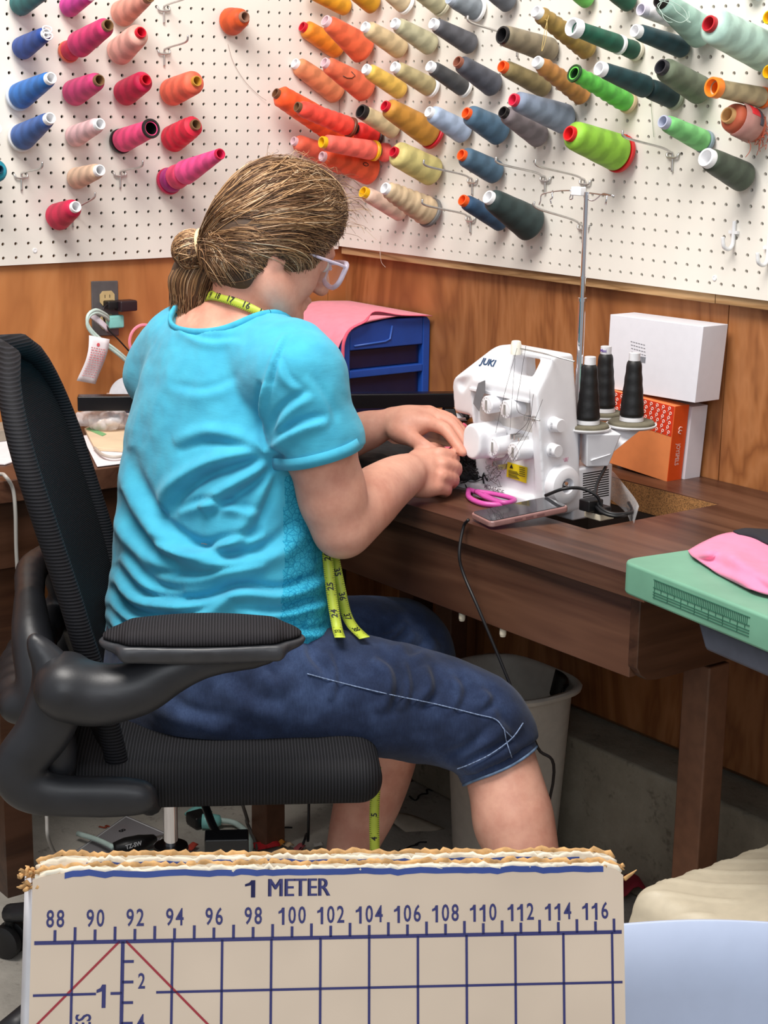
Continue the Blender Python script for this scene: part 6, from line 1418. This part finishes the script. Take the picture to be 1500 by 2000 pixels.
# ================= waste bin, floor litter
BN=on(990,1325,1,75.2); BN=np.array([BN[0]+.2,75.2,0])
t=Thing('waste_bin',BN,'tall grey-beige plastic waste bin under the desk, behind the knees','waste bin')
M_bin=mat('bin_beige',(206,198,186),.5,var=.03)
hB=14.2; prof=[(1e-4,.3),(3.3,.3),(3.5,.0),(3.6,.6),(4.35,hB-.6),(4.5,hB-.35),(4.95,hB-.3),(5.05,hB-.02),(4.9,hB+.12),(4.6,hB+.08),(4.4,hB-.15),(4.3,hB-.6),(3.4,.9),(1e-4,.9)]
def boxlathe(g,prof,o,n=40,p=4.0,sx=1,sy=1,rot=0):
    t_=np.linspace(0,2*pi,n,endpoint=False); c,s_=np.cos(t_),np.sin(t_); k=(np.abs(c)**p+np.abs(s_)**p)**(-1/p); cr,sr=math.cos(rot),math.sin(rot); vs=[]
    for r,z in prof: x=c*k*r*sx;y=s_*k*r*sy; vs.append(np.c_[x*cr-y*sr,x*sr+y*cr,np.full(n,z)]+np.array(o))
    f=[(i*n+j,i*n+(j+1)%n,(i+1)*n+(j+1)%n,(i+1)*n+j) for i in range(len(prof)-1) for j in range(n)]; g.add(np.vstack(vs),f)
g=G(); boxlathe(g,prof,BN,sx=1.0,sy=.8,p=3.2); t.part('bin',g,M_bin,smooth=True,autos=50)
g=G(); pts=[BN+np.array([2.2+1.3*math.sin(v*3)*u,3.3*.9-6*v*.3,hB-.1+(.8-2.2*u)+.3*math.sin(9*v)]) for u in (0,1) for v in np.linspace(0,1,7)]
P=np.array([[BN+np.array([1.2+3.0*v,3.35-1.6*v*v-.5*u,hB+.3-(1.2+1.0*math.sin(5*v+.5))*u]) for v in np.linspace(0,1,12)] for u in np.linspace(0,1,6)]); sheet(g,P,.05); solo('plastic_bag',g,mat('bag_black',(20,20,22),.35),'torn black bag hanging inside the rim of the waste bin','plastic bag',smooth=True)
fl=lambda x,y,z=.02:on(x,y,2,z)
rp=random.Random(9)
def scrap(x,y,c,label,sz=1.0,name='fabric_scrap'):
    sz*=.85
    o=fl(x,y,.1); g=G(); a=rp.uniform(0,3); P=np.array([[o+np.array([math.cos(a)*u*sz-math.sin(a)*v*sz*.7,math.sin(a)*u*sz+math.cos(a)*v*sz*.7,.12+.22*math.sin(3*u+rp.random())*math.cos(2*v)+.12]) for u in np.linspace(-.8,.8,5)] for v in np.linspace(-.8,.8,5)]); sheet(g,P,.05); solo(name,g,mat('scrap_%02x%02x%02x'%c,c,.8,var=.1),label,'scrap','fabric scraps on the floor',smooth=True)
scrap(520,1655,(196,30,38),'bright red fabric scrap on the floor, the largest one',1.3)
scrap(548,1652,(206,130,36),'small orange scrap right of the bright red scrap',.5)
scrap(562,1655,(226,196,156),'cream scrap beside the orange one',.6)
scrap(585,1660,(196,96,100),'pink scrap right of the cream scrap',.6)
scrap(376,1658,(188,66,48),'rust red scrap beside the chair sleeve',.6)
scrap(622,1655,(206,200,190),'pale scrap near the left heel',.5)
def squiggle(x,y,c,label,n=9,sp=.35):
    p=[fl(x,y,.06)]; 
    for k in range(n): p.append(p[-1]+np.array([rp.gauss(.12,sp),rp.gauss(.15,sp),0])); p[-1][2]=.06
    g=G(); tube(g,smoothpath(p,5),.09,6,flat=.5); solo('thread_snippet',g,mat('scrap_%02x%02x%02x'%c,c,.8,var=.1),label,'scrap','thread trimmings on the floor',smooth=True)
squiggle(425,1648,(192,48,40),'curled red thread trimming under the seat',14)
squiggle(440,1636,(196,56,44),'second curled red trimming, just behind the first',8)
squiggle(195,1615,(150,64,40),'small rust trimming on the floor left of the chair sleeve',7)
squiggle(505,1612,(40,38,40),'short dark thread snippet on the floor behind the pedal cord',5)
squiggle(800,1555,(28,26,28),'tuft of black thread on the floor behind the calves',16,.3)
squiggle(780,1660,(28,26,28),'black thread snippet at the bin foot',10,.25)
g=G(); o=fl(780,1610,.1); P=np.array([[o+np.array([-2.6*u+.5*v,1.2*v-1.4*u,.25+.5*math.sin(2.5*u+1)*(1-v*.4)]) for u in np.linspace(-.8,.8,7)] for v in np.linspace(-1,1,5)]); sheet(g,P,.1); solo('cloth',g,mat('cloth_beige',(186,174,156),.85),'folded beige cloth on the floor beside the waste bin','cloth',smooth=True)
# acrylic ruler and power connectors on the floor
t=Thing('quilting_ruler',fl(190,1650,.03),'smoky acrylic ruler lying on the floor under the chair','ruler')
q=[(112,1690),(246,1595),(322,1628),(250,1720)]; g=G(); prism(g,q,lambda u,v,d:fl(u,v,.05)+np.array([0,0,d]),0,.12); t.part('plate',g,clear_mat('smoke_acrylic',(.36,.34,.36,1),.15,.72))
g=G(); 
for a,b in zip(q,q[1:]+q[:1]): tube(g,[fl(*a,.17),fl(*b,.17)],.04,4)
t.part('edge',g,mat('ruler_edge',(214,214,214),.4)); g=G(); o=fl(238,1622,.2); ex=fl(248,1626,.2)-o; ex/=np.linalg.norm(ex); put_text(g,'8',.8,o,ex,np.cross(U3,ex),bold=.01); t.part('numeral',g,M_black)
t=Thing('pedal_connector',fl(250,1665,.1),'black barrel connector with white lettering and pale cord, near the chair sleeve','connector')
g=G(); tube(g,smoothpath([fl(222,1655,.9),fl(245,1650,1.0),fl(275,1645,1.0),fl(300,1637,.9)],4),[.45,.7,.75,.4],12,flat=.7); t.part('barrel',g,M_black,smooth=True)
g=G(); o=fl(262,1650,1.65); ex=fl(290,1642,1.65)-o; ex/=np.linalg.norm(ex); ey=np.cross(FW*-1,ex); put_text(g,'TZ-SW',.42,o+(-FW)*.2,ex,ey/np.linalg.norm(ey),bold=.015); t.part('lettering',g,M_white)
g=G(); tube(g,smoothpath([fl(152,1628,.6),fl(190,1640,.7),fl(222,1655,.9)],4),.2,8); t.part('cord_end',g,mat('mint_cord',(200,222,214),.5),smooth=True)
g=G(); tube(g,smoothpath([fl(300,1637,.9),fl(315,1633,.8),fl(340,1632,.6)],4),.1,8); t.part('wire',g,M_steel,smooth=True)
t=Thing('power_plug',fl(400,1598,.2),'mint and black extension plug lying on the floor behind the chair sleeve','plug')
g=G(); c=fl(388,1600,.5); box(g,tuple(c-np.array([.8,.7,.4])),tuple(c+np.array([.8,.7,.5]))); t.part('black_half',g,M_black,bevel=.15)
g=G(); tube(g,smoothpath([fl(395,1604,.6),fl(412,1604,.6),fl(430,1602,.6)],3),[.55,.6,.4],10); t.part('mint_half',g,tl,smooth=True)
g=G(); tube(g,smoothpath([fl(430,1602,.6),fl(460,1608,.4),fl(485,1630,.25),fl(490,1655,.2),fl(480,1680,.2),fl(460,1720,.2)],6),.22,8); t.part('cord',g,mat('mint_cord',(200,222,214),.5),smooth=True)
g=G(); tube(g,smoothpath([fl(365,1592,.4),fl(385,1583,.5),fl(410,1588,.6)],4),[.3,.6,.3],8,flat=.5); t.part('strap',g,tl,smooth=True)
t=Thing('extension_cable',fl(285,1670,.1),'flat mint striped cord segment crossing under the chair sleeve','cord')
g=G(); P=smoothpath([fl(262,1668,.12),fl(290,1664,.12),fl(318,1660,.12)],4); tube(g,P,.35,8,flat=.4); t.part('cord',g,mat('mint_cord',(200,222,214),.5),smooth=True)
cord([np.array([*fl(470,1600,0)[:2],13.5])+np.array([0,-4,0]),fl(475,1575,5),fl(482,1605,1.5),fl(500,1650,.2),fl(505,1700,.2)],.13,(96,90,84),'floor_cable','dark grey cord dropping behind the seat to the floor','cord')
cord([np.array([*fl(606,1560,0)[:2],20]),fl(603,1590,4),fl(598,1630,1.2),fl(585,1662,.2),fl(560,1700,.15)],.1,(26,24,26),'floor_cable','thin black cord dropping to the scraps on the floor','cord')
# ================= green folding table at the right
GZ=31.5; GO=on(1209,1092,2,GZ); gx=np.array([.9905,-.1375,0]);gy=np.array([.1375,.9905,0]); gw=lambda u,v,z:GO+gx*u+gy*v+np.array([0,0,z])
t=Thing('folding_table',gw(8,6,-GZ),'green plastic tabletop with moulded ruler edge, at the right','table')
M_grn=mat('green_plastic',(112,164,138),.5,var=.06,vs=14,bump=.08,bs=200)
g=G(); pl=[(u,v) for u,v in rrect(26,20,.9,6,13,10)]; prism(g,pl,lambda u,v,d:gw(u,v,d),-1.65,0); t.part('tabletop',g,M_grn,bevel=.16)
g=G()
x=2.9
k=0
while x<9.6:
    l=.9 if k%8==0 else (.55 if k%4==0 else .35); box_pts=[gw(x-.012,-.03,-.35-l),gw(x+.012,-.03,-.35-l),gw(x+.012,.01,-.35-l),gw(x-.012,.01,-.35-l)]; hexa(g,box_pts,[p+np.array([0,0,l]) for p in box_pts]); x+=.125;k+=1
for z in (-.33,-.72,-.95,-1.08,-1.22): hexa(g,[gw(2.8,-.03,z-.02),gw(9.7,-.03,z-.02),gw(9.7,.01,z-.02),gw(2.8,.01,z-.02)],[gw(2.8,-.03,z+.02),gw(9.7,-.03,z+.02),gw(9.7,.01,z+.02),gw(2.8,.01,z+.02)])
t.part('ruler_relief',g,mat('green_dark',(52,104,84),.6))
M_gr2=mat('frame_grey',(74,78,90),.45)
g=G(); hexa(g,[gw(6.2,.5,-3.0),gw(25,.5,-3.0),gw(25,19,-3.0),gw(6.2,19,-3.0)],[gw(5.6,.4,-1.66),gw(25.5,.4,-1.66),gw(25.5,19.5,-1.66),gw(5.6,19.5,-1.66)]); t.part('under_frame',g,M_gr2,bevel=.2)
for u,v in ((13,2.5),(24,2.5),(13,17.5),(24,17.5)): g=G(); cyl(g,gw(u,v,-GZ),gw(u,v,-3.0),.55); t.part('leg',g,M_gr2,smooth=True,autos=40)
gz_=lambda x,y,z:on(x,y,2,GZ+z)
rows=[[gz_(x,y,z) for x,y,z in r] for r in (((1344,1078,.08),(1372,1062,.25),(1410,1046,.3),(1450,1042,.3),(1510,1050,.3)),((1352,1088,.15),(1385,1080,.7),(1420,1064,.5),(1460,1062,.7),(1520,1070,.4)),((1370,1100,.15),(1400,1098,.35),(1432,1090,.95),(1480,1100,.6),(1530,1110,.5)),((1400,1120,.1),(1440,1130,.4),(1475,1130,.6),(1510,1140,.7),(1545,1150,.5)),((1440,1140,.06),(1470,1154,.2),(1510,1165,.2),(1540,1172,.2),(1570,1180,.2)))]
g=G(); P=fab(rows); P[:,:,2]+=.04; sheet(g,P,.1); solo('fabric',g,mat('candy_pink',(244,132,172),.7,var=.03,sheen=.2),'candy pink fabric piece folded on the green table','fabric',smooth=True)
rows=[[gz_(x,y,z) for x,y,z in r] for r in (((1432,1038,.45),(1455,1033,.6),(1480,1034,.7),(1520,1036,.7)),((1445,1046,.5),(1470,1044,.75),(1495,1050,.8),(1530,1052,.8)),((1462,1052,.45),(1480,1056,.6),(1505,1064,.7),(1540,1068,.7)))]
g=G(); sheet(g,fab(rows),.1); solo('fabric',g,mat('black_cloth2',(22,22,34),.75,var=.1),'dark navy fabric edge lying on the candy pink piece','fabric',smooth=True)
# ================= beige moulded case
c=dep(1500,1900,80); a=0
t=Thing('plastic_case',(c[0],c[1],0),'beige moulded plastic case with ribbed lid, lower right in front of the desk leg','case')
xa=RT-0*U3; xa=np.array([RT[0],RT[1],0]);xa/=np.linalg.norm(xa); ya=np.array([-xa[1],xa[0],0]); an=math.radians(34); X_=xa*math.cos(an)+ya*math.sin(an); Y_=-xa*math.sin(an)+ya*math.cos(an); RB=np.array([X_,Y_,U3])
c0=on(1222,1708,2,15.9); c0[2]=0; ctr=c0+X_*9.4-Y_*6.4
s=SDF(ctr-np.array([14,14,ctr[2]+.3]),ctr+np.array([14,14,22]),.2)
s.box(ctr+np.array([0,0,7.7]),(9.4,6.4,7.7),RB,rad=1.2,k=0).ell(ctr+np.array([0,0,13.2])+X_*.8,(8.8,6.0,3.0),RB,k=1.5).box(ctr+np.array([0,0,7]),(9.45,6.45,7.0),RB,rad=1.2,k=.8)
s.chain([ctr+X_*-4.5-Y_*3.0+np.array([0,0,16.3]),ctr+X_*0-Y_*1.2+np.array([0,0,17.0]),ctr+X_*5-Y_*.6+np.array([0,0,17.0])],[.3,.9,1.2],.8,mode='sub')
V,Fc=s.mesh(2); 
loc=(V-ctr)@RB.T; rib=np.zeros(len(V)); top=(loc[:,2]>10.5)
ph=(loc[:,0]*.75+np.abs(loc[:,1])*.55); rib=np.where(top&(np.abs(loc[:,1])>1.6),np.exp(-((ph%1.5)-.75)**2/.018)*.10,0); N=vnormals(V,Fc); V=V+N*rib[:,None]
t.part('shell',GM(V,Fc),mat('beige_plastic',(204,192,168),.5,var=.03,bump=.1,bs=300),smooth=True)
g=G(); hexa(g,[ctr+X_*4.6+Y_*-1.0+np.array([0,0,15.9]),ctr+X_*9+Y_*-1+np.array([0,0,15.0]),ctr+X_*9+Y_*.8+np.array([0,0,15.0]),ctr+X_*4.6+Y_*.8+np.array([0,0,15.9])],[ctr+X_*4.6+Y_*-.9+np.array([0,0,17.0]),ctr+X_*9+Y_*-.9+np.array([0,0,16.0]),ctr+X_*9+Y_*.7+np.array([0,0,16.0]),ctr+X_*4.6+Y_*.7+np.array([0,0,17.0])]); t.part('handle',g,mat('beige_handle',(176,160,132),.5),bevel=.25)
g=G(); o=fl(1225,1745,.1); 
P=np.array([[o+np.array([1.8*u,-.5+1.4*v,.9+.7*math.sin(2.5*u+2*v)]) for u in np.linspace(-1,1,7)] for v in np.linspace(-1,1,6)]); sheet(g,P,.12); solo('cloth',g,mat('cloth_crimson',(140,24,44),.8),'crimson cloth crumpled on the floor behind the beige case','cloth',smooth=True)
# ================= folded cardboard cutting board in the foreground
dl_,dr_=33.1,34.6
TLp=dep(66,1704,dl_);TRp=dep(1215,1692,dr_)
ex=(TRp-TLp); WB=np.linalg.norm(ex); ex/=WB
# it leans back: down direction comes towards the camera
dn_=DN*math.cos(math.radians(7))-FW*math.sin(math.radians(7)); dn_=dn_-ex*(dn_@ex); dn_/=np.linalg.norm(dn_); nb=np.cross(ex,dn_); nb=nb if nb@FW<0 else -nb
LB=(TLp[2]-.3)/(-dn_[2]); bp=lambda u,v,d=0:TLp+ex*u+dn_*v+nb*d
def bpx(x,y,d=0): 
    P=onplane(x,y,TLp+nb*d,nb); return P
M_cb=mat('kraft_board',(220,198,174),.65,var=.05,vs=10,bump=.1,bs=120)
# faint horizontal corrugation
_nt=M_cb.node_tree
M_cbe=mat('board_torn',(206,160,104),.9,var=.25,vs=120); M_cbl=mat('board_liner',(234,222,200),.8,var=.08); M_cbb=mat('board_blue',(34,64,140),.5,var=.05); M_ink=mat('board_ink',(44,44,104),.6,var=0); M_red=mat('board_red',(160,36,48),.6,var=0)
t=Thing('cutting_board',bp(WB/2,LB,-.4),'folded cardboard cutting board with blue centimetre grid, standing in the foreground','cutting board')
def wav(u,k): return .05*mnoise.noise(Vector((u*1.6,k*7.3,0)))+.035*mnoise.noise(Vector((u*6,k*3.1,2)))
nl=4; 
for k in range(nl):
    d0=-.20*k; g=G(); nu=70; top=[];bot=[]
    us=np.linspace(.03*k-.02,WB-.03*k+.02,nu); v=[];f=[]
    for j,u in enumerate(us):
        tv=-.085*k+wav(u,k); e=min(u,WB-u); tv+=.14*math.exp(-e/.22)
        for dd in (d0,d0-.15): v.append(bp(u,tv,dd)); v.append(bp(u,LB,dd))
    n_=4
    for j in range(nu-1):
        a=j*4;b=a+4; f+=[(a,a+1,b+1,b),(a+3,a+2,b+2,b+3),(a+2,a,b,b+2),(a+1,a+3,b+3,b+1)]
    f+=[(0,2,3,1),((nu-1)*4+1,(nu-1)*4+3,(nu-1)*4+2,(nu-1)*4)]
    g.add(v,f); t.part('panel',g,M_cb if k==0 else M_cbl)
    # torn corrugated core along the top edge, proud of the liners
    g=G(); P=[bp(u,wav(u,k)-.085*k-.02+.14*math.exp(-min(u,WB-u)/.22)+.02*RNG.normal(),d0-.075+.02*RNG.normal()) for u in np.linspace(.02,WB-.02,150)]; tube(g,P,[.055+.02*RNG.random() for _ in range(150)],6); t.part('torn_edge',g,M_cbe if k%2 else M_cbl,smooth=True)
    if k in (0,2):
        g=G(); ribbon(g,[bp(u,-.085*k+wav(u,k)+.045+.14*math.exp(-min(u,WB-u)/.22),d0+.008) for u in np.linspace(.6+.2*k,WB-.4-.2*k,70)],np.tile(dn_*(.06 if k==0 else .035),(70,1)),.012); t.part('blue_edge_tape',g,M_cbb)
# frayed corner bits
g=G()
for k in range(70):
    s_=RNG.random()<.5; c=bp(RNG.uniform(-.3,.25) if s_ else WB+RNG.uniform(-.5,.12),RNG.uniform(-.05,.35),-RNG.uniform(0,.7)); e=RNG.normal(0,.06,3); tube(g,[c,c+e,c+e*1.6+RNG.normal(0,.03,3)],[.05,.035,.01],5)
tag(t.part('frayed_corners',g,M_cbe,smooth=True),kind='stuff')
g=G(); P=np.array([[bp(.12-.35*v-.05*u,.15+u*LB*.35+.1*math.sin(9*u),-.02-.9*v) for v in np.linspace(0,1,4)] for u in np.linspace(0,1,12)]); sheet(g,P,.03); t.part('side_liner',g,mat('liner_white',(226,226,230),.6,var=.05),smooth=True)
# printing: measured from the photo on the board's own plane
inkg=G(); H=.012
def line(a,b,w,g=inkg):
    A=np.array(a);B=np.array(b); d=(B-A)/np.linalg.norm(B-A); n=np.cross(d,nb)*w/2; o=nb*H; g.add([A-n+o,A+n+o,B+n+o,B-n+o],[(0,1,2,3)])
LP0=bpx(67,1842);LP1=bpx(1214,1820); pl_=lambda u:LP0+(LP1-LP0)*u; gd=dn_
line(LP0,LP1,.075)
XS=[142,240,337,434,530,626,721,816,911,1006,1100,1195]
for x in XS:
    P=bpx(x,1842-(x-67)*.0192); line(P,P+gd*(LB-2.2),.05 if x!=240 else .07)
for j in range(1,int(LB)-2):
    a=LP0+gd*(j*1.0); b=LP1+gd*(j*1.0)
    if j==1: line(a,bpx(142,1942)+ex*.45,.05); line(bpx(305,1938),b,.05)
    else: line(a,b,.05)
cm0=bpx(107,1839); cm1=bpx(1163,1821); cmv=(cm1-cm0)/28
for i in range(30):
    P=cm0+cmv*i; line(P,P-gd*(.27 if i%2 else .22),.055)
g=G()
for i in range(0,30,2):
    P=cm0+cmv*i-gd*.42; digits(g,str(88+i),.47,P+nb*H,ex,-gd,sx=.68,w=.05,bold=.006)
t.part('numerals',g,M_ink)
g=G(); digits(g,'1',.47,bpx(491,1736)+nb*H,ex,-gd,sx=.9,w=.085)
for dd_ in (-.014,0,.014): put_text(g,'METER',.50,bpx(583,1735)+nb*H*(1+dd_)+ex*dd_,ex,-gd,bold=0,sx=.84); t.part('heading',g,M_ink)
vx=bpx(240,1838)
for i in range(1,14): P=vx+gd*(.3937*i); line(P,P+ex*.22,.055)
for i in range(1,int(LB)-3): line(vx+gd*i,vx+gd*i-ex*.22,.055)
t.part('grid_print',inkg,M_ink); g=G()
for i in (1,2,3): put_text(g,str(2*i),.42,vx+gd*(.3937*2*i)+ex*.38+nb*H,ex,-gd,bold=.006,sx=.7)
digits(g,'1',.62,vx+gd*1.05-ex*.38+nb*H,ex,-gd,sx=.8,w=.075); put_text(g,'INCHES',.42,vx+gd*1.95-ex*.72+nb*H,-gd,-ex,bold=.006,sx=.8)
t.part('scale_numerals',g,M_ink)
g=G(); line(vx+gd*.02-ex*.06,vx+gd*6-ex*6.06*.995,.045,g) if False else None
line(vx-ex*.06,vx-ex*(.06+1.8)+gd*1.8,.045,g); line(vx+ex*.06,vx+ex*(.06+9)+gd*9,.045,g); t.part('bias_lines',g,M_red)
# white foam sheet leaning behind it
WL=46.0; w0=dep(1150,1812,WL); w1=dep(1560,1806,WL+1.0); ew=(w1-w0); 
dw=np.array([0,0,-1.])-np.array([FW[0],FW[1],0])*.12; dw/=np.linalg.norm(dw); Lw_=(w0[2]-.15)/(-dw[2])
P=np.array([[w0+ew*u+np.array([0,0,.18*math.sin(pi*u)])*1.0+dw*Lw_*v-FW*.9*math.sin(pi*v)*.6 for u in np.linspace(0,1,16)] for v in np.linspace(0,1,16)])
g=G(); sheet(g,P,.18); solo('foam_sheet',g,mat('sheet_white',(196,208,234),.5,var=.01),'large plain white sheet standing upright in the right foreground','sheet',smooth=True)
